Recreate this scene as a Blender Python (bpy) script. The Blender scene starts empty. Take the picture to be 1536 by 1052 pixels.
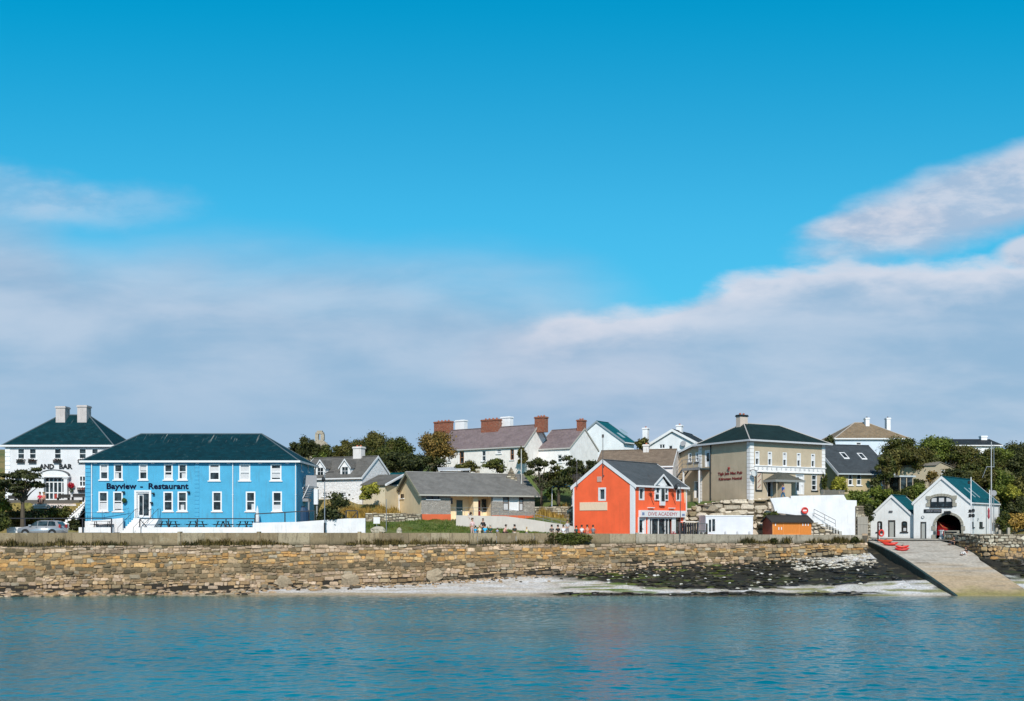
import bpy, bmesh, math, random
import numpy as np
from mathutils import Vector, noise, Matrix
random.seed(7); np.random.seed(7)
SC = bpy.context.scene
COL = SC.collection
HC = 6.75                                   # eye height above the water
# ------------------------------------------------------------------ camera
cam = bpy.data.cameras.new('camera'); cam_o = bpy.data.objects.new('camera', cam); COL.objects.link(cam_o)
cam_o.location = (0, 0, HC); cam_o.rotation_euler = (math.radians(90), 0, 0)
cam.sensor_width = 36; cam.lens = 36*1500/1536; cam.shift_y = 259/1536; cam.clip_start = .5; cam.clip_end = 5000
SC.camera = cam_o
# ------------------------------------------------------------------ sun
SUN_AZ, SUN_EL = math.radians(3.5), math.radians(36)     # azimuth measured from straight behind the camera, towards the right
sd = Vector((math.sin(SUN_AZ)*math.cos(SUN_EL), -math.cos(SUN_AZ)*math.cos(SUN_EL), math.sin(SUN_EL)))
sl = bpy.data.lights.new('sun', 'SUN'); sl.energy = 4.3; sl.angle = math.radians(.5); sl.color = (1, .93, .83)
so = bpy.data.objects.new('sun', sl); COL.objects.link(so); so.rotation_euler = sd.to_track_quat('Z', 'Y').to_euler()
SC.view_settings.view_transform = 'Standard'; SC.view_settings.look = 'None'; SC.view_settings.gamma = 1
SC.view_settings.exposure = 0.0
# ------------------------------------------------------------------ node helper
class G:
    def __init__(s, nt): s.nt = nt
    def n(s, t, **k):
        nd = s.nt.nodes.new(t)
        for a, b in k.items():
            if a.startswith('i_'):
                key = a[2:]; key = int(key) if key.isdigit() else key.replace('_', ' ')
                s.set(nd.inputs[key], b)
            else: setattr(nd, a, b)
        return nd
    def set(s, inp, v):
        if isinstance(v, bpy.types.NodeSocket): s.nt.links.new(v, inp)
        else:
            if hasattr(inp, 'default_value') and hasattr(inp.default_value, '__len__') and len(inp.default_value) == 4 and len(v) == 3: v = (*v, 1)
            inp.default_value = v
    def m(s, op, a, b=0.0, c=None, clamp=False):
        nd = s.n('ShaderNodeMath', operation=op, use_clamp=clamp); s.set(nd.inputs[0], a); s.set(nd.inputs[1], b)
        if c is not None: s.set(nd.inputs[2], c)
        return nd.outputs[0]
    def vm(s, op, a, b=(0, 0, 0)):
        nd = s.n('ShaderNodeVectorMath', operation=op); s.set(nd.inputs[0], a); s.set(nd.inputs[1], b); return nd.outputs[0]
    def noise(s, vec, scale, detail=4, rough=.5, dist=0):
        return s.n('ShaderNodeTexNoise', i_Vector=vec, i_Scale=scale, i_Detail=detail, i_Roughness=rough, i_Distortion=dist).outputs[0]
    def mr(s, v, a, b, c=0., d=1., smooth=True):
        nd = s.n('ShaderNodeMapRange', interpolation_type='SMOOTHSTEP' if smooth else 'LINEAR')
        for i, x in enumerate((v, a, b, c, d)): s.set(nd.inputs[i], x)
        return nd.outputs[0]
    def mix(s, f, a, b, mode='MIX'):
        nd = s.n('ShaderNodeMix', data_type='RGBA', blend_type=mode); s.set(nd.inputs[0], f); s.set(nd.inputs[6], a); s.set(nd.inputs[7], b); return nd.outputs[2]
    def xyz(s, x, y, z):
        return s.n('ShaderNodeCombineXYZ', i_X=x, i_Y=y, i_Z=z).outputs[0]
# ------------------------------------------------------------------ sky with clouds (all in direction space)
w = bpy.data.worlds.new('World'); SC.world = w; w.use_nodes = True; nt = w.node_tree; nt.nodes.clear(); g = G(nt)
sky = g.n('ShaderNodeTexSky', sky_type='NISHITA', sun_disc=False, sun_elevation=SUN_EL, sun_rotation=math.pi-SUN_AZ, altitude=0, air_density=1.0, dust_density=.3, ozone_density=3.0)
dirv = g.n('ShaderNodeTexCoord').outputs['Generated']
sp = g.n('ShaderNodeSeparateXYZ', i_0=dirv)
yy = g.m('MAXIMUM', g.m('ABSOLUTE', sp.outputs[1]), .12)
A = g.m('DIVIDE', sp.outputs[0], yy); E = g.m('DIVIDE', sp.outputs[2], yy)
P = g.xyz(A, g.m('MULTIPLY', E, 2.2), 3.0)
n1 = g.m('SUBTRACT', g.noise(P, 7, 6, .55), .5)
n2 = g.m('SUBTRACT', g.noise(g.xyz(A, g.m('MULTIPLY', E, 3.2), 9.), 3.2, 5, .5), .5)
n4 = g.m('SUBTRACT', g.noise(g.xyz(A, g.m('MULTIPLY', E, 2.6), 1.), 16, 5, .6, .2), .5)
n3 = g.m('SUBTRACT', g.noise(g.xyz(A, g.m('MULTIPLY', E, 3.2), 5.), 5.0, 6, .55, .2), .5)
def profile(pts):
    cr = g.n('ShaderNodeValToRGB'); cr.color_ramp.interpolation = 'B_SPLINE'
    el = cr.color_ramp.elements
    while len(el) > 1: el.remove(el[-1])
    for i, (px, py) in enumerate(pts):
        e = el[0] if i == 0 else el.new(px/1536)
        v = (785-py)/1500*2; e.position = px/1536; e.color = (v, v, v, 1)
    g.set(cr.inputs[0], g.m('ADD', g.m('MULTIPLY', A, 1500/1536), .5))
    return g.m('MULTIPLY', cr.outputs[0], .5)
TL = profile([(0, 320), (70, 350), (125, 400), (200, 395), (300, 385), (450, 395), (600, 405), (760, 420), (850, 436), (900, 455), (1000, 500), (1100, 600), (1400, 700)])
TR = profile([(0, 700), (560, 600), (680, 510), (770, 486), (840, 466), (920, 455), (985, 458), (1050, 430), (1130, 405), (1200, 398), (1290, 388), (1400, 392), (1536, 388)])
mL = g.mr(g.m('SUBTRACT', g.m('ADD', TL, g.m('MULTIPLY', n2, .10)), E), -.055, .06)
mR = g.m('MULTIPLY', g.mr(g.m('SUBTRACT', g.m('ADD', TR, g.m('ADD', g.m('MULTIPLY', n1, .05), g.m('MULTIPLY', n4, .022))), E), -.005, .016), g.mr(g.m('ADD', A, g.m('MULTIPLY', n2, .10)), -.075, .0))
def ell(px, py, rx, ry, rot, soft, amp):
    cx, cy = (px-768)/1500, (785-py)/1500
    dx = g.m('SUBTRACT', A, cx); dy = g.m('SUBTRACT', E, cy); c, s_ = math.cos(rot), math.sin(rot)
    u = g.m('DIVIDE', g.m('ADD', g.m('MULTIPLY', dx, c), g.m('MULTIPLY', dy, s_)), rx/1500)
    v = g.m('DIVIDE', g.m('SUBTRACT', g.m('MULTIPLY', dy, c), g.m('MULTIPLY', dx, s_)), ry/1500)
    r = g.m('ADD', g.m('SQRT', g.m('ADD', g.m('MULTIPLY', u, u), g.m('MULTIPLY', v, v))), g.m('MULTIPLY', n4, .1))
    return g.mr(g.m('ADD', g.m('SUBTRACT', 1., r), g.m('MULTIPLY', n1, amp)), -soft, soft)
e1 = ell(1505, 290, 280, 56, .30, .30, 1.0)
e2 = ell(1330, 335, 115, 22, .10, .35, 1.4)
e3 = ell(1560, 375, 60, 25, .1, .25, 1.)
e4 = g.m('MULTIPLY', ell(10, 285, 120, 34, -.1, .5, 2.2), .42)
e5 = g.m('MULTIPLY', ell(170, 310, 110, 30, 0, .6, 2.2), .3)
haz = g.mr(E, .0, .20, .75, 0.)
base = g.mix(1., sky.outputs[0], g.mix(g.mr(E, .26, .56), g.mix(g.mr(E, .12, .33), (.34, 1.12, 1.12), (.30, 1.44, 1.45)), (.0, 1.54, 1.62)), 'MULTIPLY')
base = g.mix(g.mr(E, .62, 1.5), base, g.mix(1., sky.outputs[0], (1.1, .80, .72), 'MULTIPLY'))
skyc = g.n('ShaderNodeVectorMath', operation='SCALE', i_0=base, i_3=1.0)
K = 10.0
def k(c): return tuple(x*K for x in c)
mot = g.mr(n3, -.2, .2)
cl_lo = g.mix(mot, k((.31, .47, .66)), k((.50, .60, .745)))
cl_left = g.mix(g.mr(E, .02, .22), k((.33, .48, .675)), cl_lo)
top = g.m('MULTIPLY', g.mr(g.m('SUBTRACT', g.m('ADD', TR, g.m('ADD', g.m('MULTIPLY', n1, .10), g.m('MULTIPLY', n4, .05))), E), .055, .004), g.mr(A, -.03, .05))
cl_right = g.mix(g.m('MULTIPLY', top, g.mr(n1, -.3, .05)), cl_lo, k((.72, .735, .82)))
cl_e = g.mix(g.mr(g.m('ADD', n1, n4), -.16, .14), k((.40, .52, .69)), k((.62, .665, .77)))
out = g.mix(haz, skyc.outputs[0], k((.33, .49, .69)))
out = g.mix(g.m('MULTIPLY', mL, .93), out, cl_left)
out = g.mix(g.m('MULTIPLY', mR, .93), out, cl_right)
for e in (e1, e2, e3, e4, e5): out = g.mix(g.m('MULTIPLY', e, .9), out, cl_e)
bg = g.n('ShaderNodeBackground', i_Color=out, i_Strength=.1)
nt.links.new(bg.outputs[0], g.n('ShaderNodeOutputWorld').inputs[0])
# ------------------------------------------------------------------ placing
def X(px, Y): return (px-768)/1500*Y
def Z(py, Y): return HC-(py-785)/1500*Y
def tag(o, label=None, cat=None, group=None, kind=None):
    if label: o['label'] = label
    if cat: o['category'] = cat
    if group: o['group'] = group
    if kind: o['kind'] = kind
    return o
def root(name, label, cat, loc, rz=0., group=None):
    o = bpy.data.objects.new(name, None); COL.objects.link(o); o.location = loc; o.rotation_euler = (0, 0, rz); o.empty_display_size = .2
    return tag(o, label, cat, group)
def copy_tree(o, parent=None):
    c = o.copy(); COL.objects.link(c); c.parent = parent
    for ch in list(o.children): copy_tree(ch, c)
    return c
# ------------------------------------------------------------------ mesh builder
class MB:
    def __init__(s): s.v = []; s.f = []; s.mi = []; s.c = []; s.usec = False
    def add(s, pts, faces, mi=0, col=None):
        o = len(s.v); s.v += [tuple(p) for p in pts]
        for f in faces: s.f.append([o+i for i in f]); s.mi.append(mi); s.c.append(col or (1, 1, 1))
        if col: s.usec = True
    def poly(s, pts, mi=0, col=None): s.add(pts, [list(range(len(pts)))], mi, col)
    def box(s, x0, x1, y0, y1, z0, z1, mi=0, col=None):
        p = [(x, y, z) for z in (z0, z1) for y in (y0, y1) for x in (x0, x1)]
        s.add(p, [(0, 2, 3, 1), (4, 5, 7, 6), (0, 1, 5, 4), (2, 6, 7, 3), (0, 4, 6, 2), (1, 3, 7, 5)], mi, col)
    def fbox(s, F, t0, t1, z0, z1, d0, d1, mi=0, col=None):
        p = [F.p(t, z, d) for z in (z0, z1) for d in (d0, d1) for t in (t0, t1)]
        s.add(p, [(0, 2, 3, 1), (4, 5, 7, 6), (0, 1, 5, 4), (2, 6, 7, 3), (0, 4, 6, 2), (1, 3, 7, 5)], mi, col)
    def slab(s, poly, off, mi=0, col=None):
        n = len(poly); a = [Vector(p) for p in poly]; b = [p+Vector(off) for p in a]
        s.add(a+b, [list(range(n)), list(range(2*n-1, n-1, -1))]+[(i, i+n, (i+1) % n+n, (i+1) % n) for i in range(n)], mi, col)
    def tube(s, p0, p1, r0, r1=None, n=8, mi=0, col=None):
        p0, p1 = Vector(p0), Vector(p1); r1 = r0 if r1 is None else r1
        d = (p1-p0).normalized(); a = d.orthogonal().normalized(); b = d.cross(a)
        pts = [p0+(a*math.cos(t)+b*math.sin(t))*r0 for t in [2*math.pi*i/n for i in range(n)]]+[p1+(a*math.cos(t)+b*math.sin(t))*r1 for t in [2*math.pi*i/n for i in range(n)]]
        s.add(pts, [(i, (i+1) % n, (i+1) % n+n, i+n) for i in range(n)]+[list(range(n-1, -1, -1)), list(range(n, 2*n))], mi, col)
    def path(s, pts, r, n=6, mi=0, col=None):
        for a, b in zip(pts, pts[1:]): s.tube(a, b, r, r, n, mi, col)
    def lathe(s, prof, n=12, c=(0, 0, 0), mi=0, col=None):
        pts = [(c[0]+r*math.cos(2*math.pi*i/n), c[1]+r*math.sin(2*math.pi*i/n), c[2]+z) for r, z in prof for i in range(n)]
        k_ = len(prof)
        s.add(pts, [(j*n+i, j*n+(i+1) % n, (j+1)*n+(i+1) % n, (j+1)*n+i) for j in range(k_-1) for i in range(n)]+[list(range(n-1, -1, -1)), list(range((k_-1)*n, k_*n))], mi, col)
    def lump(s, c, r, seed=0, mi=0, col=None, n=7, m=5, jit=.25):
        rd = random.Random(seed); pts = [(c[0], c[1], c[2]+r[2])]
        for j in range(1, m):
            a = math.pi*j/m
            for i in range(n):
                b = 2*math.pi*(i+.5*(j % 2))/n; q = 1+rd.uniform(-jit, jit)
                pts.append((c[0]+r[0]*math.sin(a)*math.cos(b)*q, c[1]+r[1]*math.sin(a)*math.sin(b)*q, c[2]+r[2]*math.cos(a)*q))
        pts.append((c[0], c[1], c[2]-r[2])); L = len(pts)-1
        f = [(0, 1+i, 1+(i+1) % n) for i in range(n)]+[(1+(m-2)*n+i, L, 1+(m-2)*n+(i+1) % n) for i in range(n)]
        for j in range(m-2):
            for i in range(n): f.append((1+j*n+i, 1+(j+1)*n+i, 1+(j+1)*n+(i+1) % n, 1+j*n+(i+1) % n))
        s.add(pts, f, mi, col)
    def build(s, name, mats, parent=None, label=None, smooth=False, loc=None):
        if not isinstance(mats, (list, tuple)): mats = [mats]
        me = bpy.data.meshes.new(name); me.from_pydata(s.v, [], s.f)
        for m_ in mats: me.materials.append(m_)
        if len(mats) > 1: me.polygons.foreach_set('material_index', s.mi)
        if s.usec:
            at = me.color_attributes.new('col', 'FLOAT_COLOR', 'CORNER'); buf = []
            for f, c in zip(s.f, s.c): buf += [c[0], c[1], c[2], 1.]*len(f)
            at.data.foreach_set('color', buf)
        if smooth: me.polygons.foreach_set('use_smooth', [True]*len(s.f))
        me.update(); o = bpy.data.objects.new(name, me); COL.objects.link(o)
        if parent: o.parent = parent
        if loc: o.location = loc
        if label: o['label'] = label
        return o
class Face:
    def __init__(s, o, d, n): s.o, s.d, s.n = o, d, n
    def p(s, t, z, d=0.): return (s.o[0]+s.d[0]*t+s.n[0]*d, s.o[1]+s.d[1]*t+s.n[1]*d, z)
# ------------------------------------------------------------------ materials
MC = {}
def mk(name):
    m = bpy.data.materials.new(name); m.use_nodes = True; nt = m.node_tree; nt.nodes.clear(); g = G(nt)
    b = g.n('ShaderNodeBsdfPrincipled'); nt.links.new(b.outputs[0], g.n('ShaderNodeOutputMaterial').inputs[0]); return m, g, b
def mul(c, f): return tuple(min(1, x*f) for x in c)
def plain(name, c, rough=.6, metal=0., spec=.5):
    if name in MC: return MC[name]
    m, g, b = mk(name); oc = g.n('ShaderNodeTexCoord').outputs['Object']
    f = g.noise(oc, 6, 3); g.set(b.inputs['Base Color'], g.mix(f, mul(c, .86), mul(c, 1.12)))
    g.set(b.inputs['Roughness'], rough); g.set(b.inputs['Metallic'], metal); g.set(b.inputs['Specular IOR Level'], spec)
    MC[name] = m; return m
def plaster(name, c, dirt=(.25, .22, .17), amt=.25, sc=1., bump=.3):
    if name in MC: return MC[name]
    m, g, b = mk(name); oc = g.n('ShaderNodeTexCoord').outputs['Object']
    n1 = g.noise(oc, .7*sc, 5, .6); n2 = g.noise(oc, 9*sc, 3, .6)
    sp = g.n('ShaderNodeSeparateXYZ', i_0=oc)
    st = g.noise(g.xyz(g.m('MULTIPLY', g.m('ADD', sp.outputs[0], sp.outputs[1]), 3.5), 0., g.m('MULTIPLY', sp.outputs[2], .35)), 1.3, 4, .6)
    c1 = g.mix(g.mr(n1, .3, .7), mul(c, .92), mul(c, 1.06))
    c2 = g.mix(g.m('MULTIPLY', g.mr(st, .52, .78), amt), c1, dirt)
    c3 = g.mix(g.m('MULTIPLY', g.mr(n2, .55, .8), amt*.5), c2, dirt)
    low = g.m('MULTIPLY', g.mr(g.m('ADD', sp.outputs[2], g.m('MULTIPLY', n1, .6)), .75, .25), amt*1.1)
    c3 = g.mix(low, c3, dirt)
    g.set(b.inputs['Base Color'], c3); g.set(b.inputs['Roughness'], .85)
    bp = g.n('ShaderNodeBump', i_Strength=bump, i_Distance=.02, i_Height=n2); g.set(b.inputs['Normal'], bp.outputs[0])
    MC[name] = m; return m
def slate(name, c, axis=0, row=.28, wdt=.4, var=.3, lichen=None, la=.3, rough=.7, streak=None):
    key = name+str(axis)
    if key in MC: return MC[key]
    m, g, b = mk(name); oc = g.n('ShaderNodeTexCoord').outputs['Object']; sp = g.n('ShaderNodeSeparateXYZ', i_0=oc)
    v = g.xyz(sp.outputs[axis], g.m('MULTIPLY', sp.outputs[2], 1.6), 0.)
    br = g.n('ShaderNodeTexBrick', i_Vector=v, i_Color1=mul(c, 1-var), i_Color2=mul(c, 1+var), i_Mortar=mul(c, .55), i_Scale=1., i_Mortar_Size=.012, i_Bias=0., i_Brick_Width=wdt, i_Row_Height=row)
    n1 = g.noise(oc, .9, 5, .65); n2 = g.noise(oc, 5, 4, .6)
    cc = g.mix(g.mr(n1, .3, .7), g.mix(.5, br.outputs[0], mul(c, .75)), g.mix(.5, br.outputs[0], mul(c, 1.25)))
    if lichen: cc = g.mix(g.m('MULTIPLY', g.mr(n2, .5, .72), la), cc, lichen)
    if streak:
        sn = g.noise(g.xyz(g.m('MULTIPLY', sp.outputs[axis], 3.2), 0., g.m('MULTIPLY', sp.outputs[2], .5)), 1., 3, .6); fade = g.mr(sp.outputs[2], streak-1.3, streak); cc = g.mix(g.m('MULTIPLY', g.m('MULTIPLY', g.mr(sn, .58, .68), fade), .75), cc, (.40, .42, .40))
        cc = g.mix(g.m('MULTIPLY', g.mr(g.noise(oc, 1.6, 6, .7), .56, .70), .35), cc, (.06, .09, .09))
    g.set(b.inputs['Base Color'], cc); g.set(b.inputs['Roughness'], rough); g.set(b.inputs['Specular IOR Level'], .15)
    h = g.m('ADD', g.m('MULTIPLY', br.outputs[1], -.6), g.m('MULTIPLY', n2, .6))
    g.set(b.inputs['Normal'], g.n('ShaderNodeBump', i_Strength=.5, i_Distance=.03, i_Height=h).outputs[0])
    MC[key] = m; return m
def brickm(name, c, c2, mortar, wdt=.5, row=.2, ms=.02, mixf=.35):
    if name in MC: return MC[name]
    m, g, b = mk(name); oc = g.n('ShaderNodeTexCoord').outputs['Object']; sp = g.n('ShaderNodeSeparateXYZ', i_0=oc)
    v = g.xyz(g.m('ADD', sp.outputs[0], sp.outputs[1]), sp.outputs[2], 0.)
    v = g.vm('ADD', v, g.vm('SCALE', g.n('ShaderNodeTexNoise', i_Vector=oc, i_Scale=2.).outputs[1], (.1, .1, .1)))
    br = g.n('ShaderNodeTexBrick', i_Vector=v, i_Color1=c, i_Color2=c2, i_Mortar=mortar, i_Scale=1., i_Mortar_Size=ms, i_Brick_Width=wdt, i_Row_Height=row)
    n1 = g.noise(oc, 4, 5, .65)
    g.set(b.inputs['Base Color'], g.mix(mixf, br.outputs[0], g.mix(n1, mul(c, .4), mul(c2, 1.5)))); g.set(b.inputs['Roughness'], .9)
    g.set(b.inputs['Normal'], g.n('ShaderNodeBump', i_Strength=.6, i_Distance=.04, i_Height=g.m('SUBTRACT', n1, br.outputs[1])).outputs[0])
    MC[name] = m; return m
def attrm(name, rough=.9, var=.35, sc=6, bump=.6):
    if name in MC: return MC[name]
    m, g, b = mk(name); oc = g.n('ShaderNodeTexCoord').outputs['Object']; at = g.n('ShaderNodeAttribute', attribute_name='col').outputs[0]
    n1 = g.noise(oc, sc, 5, .65); n0 = g.noise(oc, sc*.22, 4, .6)
    f = g.m('ADD', g.mr(n1, .25, .75, 1-var, 1+var, False), g.mr(n0, .3, .7, -.1, .1, False))
    g.set(b.inputs['Base Color'], g.vm('SCALE', at, (0, 0, 0))); nd = b.inputs['Base Color'].links[0].from_node; g.set(nd.inputs[3], f)
    g.set(b.inputs['Roughness'], rough)
    g.set(b.inputs['Normal'], g.n('ShaderNodeBump', i_Strength=bump, i_Distance=.05, i_Height=n1).outputs[0])
    MC[name] = m; return m
def drips(name):
    m, g, b = mk(name); oc = g.n('ShaderNodeTexCoord').outputs['Object']; sp = g.n('ShaderNodeSeparateXYZ', i_0=oc); at = g.n('ShaderNodeAttribute', attribute_name='col').outputs[0]
    st = g.noise(g.xyz(g.m('MULTIPLY', sp.outputs[0], 2.2), 0., g.m('MULTIPLY', sp.outputs[2], .5)), 1.3, 5, .65); n1 = g.noise(oc, 1.1, 6, .65); n2 = g.noise(oc, 7, 4, .6)
    c = g.mix(g.m('MULTIPLY', g.mr(st, .48, .70), .5), at, (.055, .042, .025)); c = g.mix(g.m('MULTIPLY', g.mr(n1, .55, .7), .6), c, (.40, .35, .26)); c = g.mix(g.m('MULTIPLY', g.mr(n2, .5, .7), .45), c, (.10, .075, .04))
    low = g.mr(g.m('ADD', sp.outputs[2], g.m('MULTIPLY', n1, .7)), 5.35, 4.95); c = g.mix(g.m('MULTIPLY', low, .65), c, (.06, .05, .025))
    g.set(b.inputs['Base Color'], c); g.set(b.inputs['Roughness'], .92); g.set(b.inputs['Normal'], g.n('ShaderNodeBump', i_Strength=.6, i_Distance=.05, i_Height=n2).outputs[0]); return m
def leafm(name, c1, c2, c3=None, trans=.25):
    if name in MC: return MC[name]
    m, g, b = mk(name); geo = g.n('ShaderNodeNewGeometry'); r = geo.outputs['Random Per Island']
    n0 = g.noise(g.n('ShaderNodeTexCoord').outputs['Object'], .55, 3, .5)
    cc = g.mix(g.mr(g.m('ADD', g.m('MULTIPLY', r, .5), g.m('MULTIPLY', n0, .8)), .35, .95), c1, c2)
    if c3: cc = g.mix(g.m('MULTIPLY', g.mr(n0, .5, .62), .8), cc, c3)
    g.set(b.inputs['Base Color'], cc); g.set(b.inputs['Roughness'], .55); g.set(b.inputs['Specular IOR Level'], .25)
    tr = g.n('ShaderNodeBsdfTranslucent', i_Color=cc); mx = g.n('ShaderNodeMixShader', i_0=trans)
    nt = m.node_tree; nt.links.new(b.outputs[0], mx.inputs[1]); nt.links.new(tr.outputs[0], mx.inputs[2])
    out = [n for n in nt.nodes if n.type == 'OUTPUT_MATERIAL'][0]; nt.links.new(mx.outputs[0], out.inputs[0])
    MC[name] = m; return m
def glassm(name='window_glass', c=(.02, .03, .035)):
    if name in MC: return MC[name]
    m, g, b = mk(name); oc = g.n('ShaderNodeTexCoord').outputs['Object']
    g.set(b.inputs['Base Color'], g.mix(g.mr(g.noise(oc, 1.6, 3), .4, .65), mul(c, .5), mul(c, 2.2))); g.set(b.inputs['Roughness'], .06)
    g.set(b.inputs['Normal'], g.n('ShaderNodeBump', i_Strength=.08, i_Distance=.05, i_Height=g.noise(oc, 2.)).outputs[0])
    MC[name] = m; return m
WHITE = plaster('white_render', (.80, .80, .83), (.45, .42, .38), .22)
WHITED = plaster('weathered_whitewash', (.70, .66, .65), (.30, .26, .21), .75, 1.6)
TRIM = plain('white_paint', (.74, .74, .76), .5)
GLASS = glassm(); BLACK = plain('black_paint', (.012, .013, .015), .45); STEEL = plain('galvanised_steel', (.35, .36, .38), .4, .6)
BRICKR = brickm('red_brick', (.36, .11, .055), (.22, .06, .035), (.34, .24, .18), .36, .16, .02)
CONC = plaster('concrete', (.40, .38, .35), (.12, .1, .07), .55, 1.5)
POT = plain('clay_pot', (.45, .14, .07), .8)
CURT = plain('net_curtain', (.55, .55, .57), .9)
WOOD = plain('dark_wood', (.025, .022, .02), .7)
STONEA = attrm('stone'); TEAL = (.0, .075, .105)
ROOFT = slate('dark_teal_slate', (.002, .034, .048), 0, .3, .45, .25, rough=.75)
def ROOFT_(ax): return slate('dark_teal_slate', (.002, .034, .048), ax, .3, .45, .25, rough=.75)
# ------------------------------------------------------------------ terrain heights
def fx(x, xs, ys): return float(np.interp(x, xs, ys))
def sm(a, b, x):
    t = min(1, max(0, (x-a)/(b-a))); return t*t*(3-2*t)
def wallY(x):
    if x < 38.5: return 102.0+(x)*(.1557) if x > -60 else 102.0-60*.1557
    if x < 48.6: return 112.2
    return 104.2
PXF = [-200, 0, 300, 400, 530, 640, 700, 800, 900, 1000, 1100, 1200, 1300, 1560]
FTY = [888, 888, 887, 883, 879, 872, 868, 862, 856, 850, 845, 838, 826, 822]
def foot(x):
    Yw = wallY(min(x, 38.4)); px = 768+1500*x/Yw
    if x > 48.6: return 3.2
    return max(-.3, HC-(fx(px, PXF, FTY)-785)/1500*Yw)
YW = 93.4
def beach(x, Y):
    wy = 112.2 if x >= 38.5 and x < 48.6 else wallY(x)
    f = foot(x) if not (38.5 <= x < 48.6) else 4.3
    if x > 48.6: yw = 93.6
    else: yw = YW-.25*sm(-30, -42, x)*0
    if Y >= yw:
        t = (Y-yw)/max(.5, wy-yw); z = f*(t**1.05)
    else: z = (Y-yw)*.22
    z += .05*noise.noise(Vector((x*.5, Y*.8, 3)))+.18*noise.noise(Vector((x*.12, Y*.25, 7)))*sm(yw-2, yw+1, Y)
    if x > 3 and Y > yw-.6: z += dark(x, Y)*.12*noise.noise(Vector((x*1.6, Y*1.6, 1)))
    return max(z, -3.5)
def dark(x, Y):
    wy = wallY(x) if not 38.5 <= x < 48.6 else 108.0; s = wy-Y; n = noise.noise(Vector((x*.11, Y*.45, 2)))*.5+noise.noise(Vector((x*.5, Y*1.6, 4)))*.35
    a = sm(1, 9, x+n*7)                                       # weed only on the right half
    band = 1-sm(0, 1.5, s+n*2.4-fx(x, [-2, 3, 8, 13, 20], [.3, .9, 3.4, 6.6, 8.9])) if x < 41.5 else 1-sm(4.2, 6, s+n*3)
    b2 = sm(.25, .5, n)*.9*sm(YW-.2, YW+.5, Y)
    up = sm(28, 36, x)*(1-sm(2.2, 3.4, s+n)) if x < 38.5 else 0
    d = max(a*band, a*b2)*(1-up)
    thin = (1-sm(.4, 1.0, s+n*.6))*sm(-14, -6, x)              # weed line at the wall foot
    edge = sm(1, 6, x)*(1-sm(.5, 1.1, abs(Y-YW-.25)+n*.8))*.9*(1-sm(30, 36, x))
    return max(d, thin, edge)
PADS = []
def road_z(x): return fx(x, [-70, 10, 34, 39, 60], [5.42, 5.42, 5.0, 4.75, 4.85])
def ground(x, Y):
    s = Y-wallY(x); r = road_z(x); 
    if 38.5 <= x < 48.6: s += 0
    h = r
    s2 = Y-(102+x*.1557 if x < 60 else 111.3)
    if s2 > 5.5: h = r+fx(s2, [5.5, 36, 100, 170, 400], [0, 8.3, 14.8, 16.2, 16.2])
    if x < -40 and s2 > 60: h += sm(60, 100, s2)*.4
    if s2 > 8: h += .35*noise.noise(Vector((x*.07, Y*.07, 5)))*sm(8, 16, s2)
    for (cx, cy, hw, hd, th, z, fall) in PADS:
        dx, dy = x-cx, Y-cy; c, q = math.cos(th), math.sin(th); u = dx*c+dy*q; v = -dx*q+dy*c
        d = math.hypot(max(0, abs(u)-hw), max(0, abs(v)-hd)); wgt = 1-sm(0, fall, d)
        h = h*(1-wgt)+z*wgt
    return h
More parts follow.
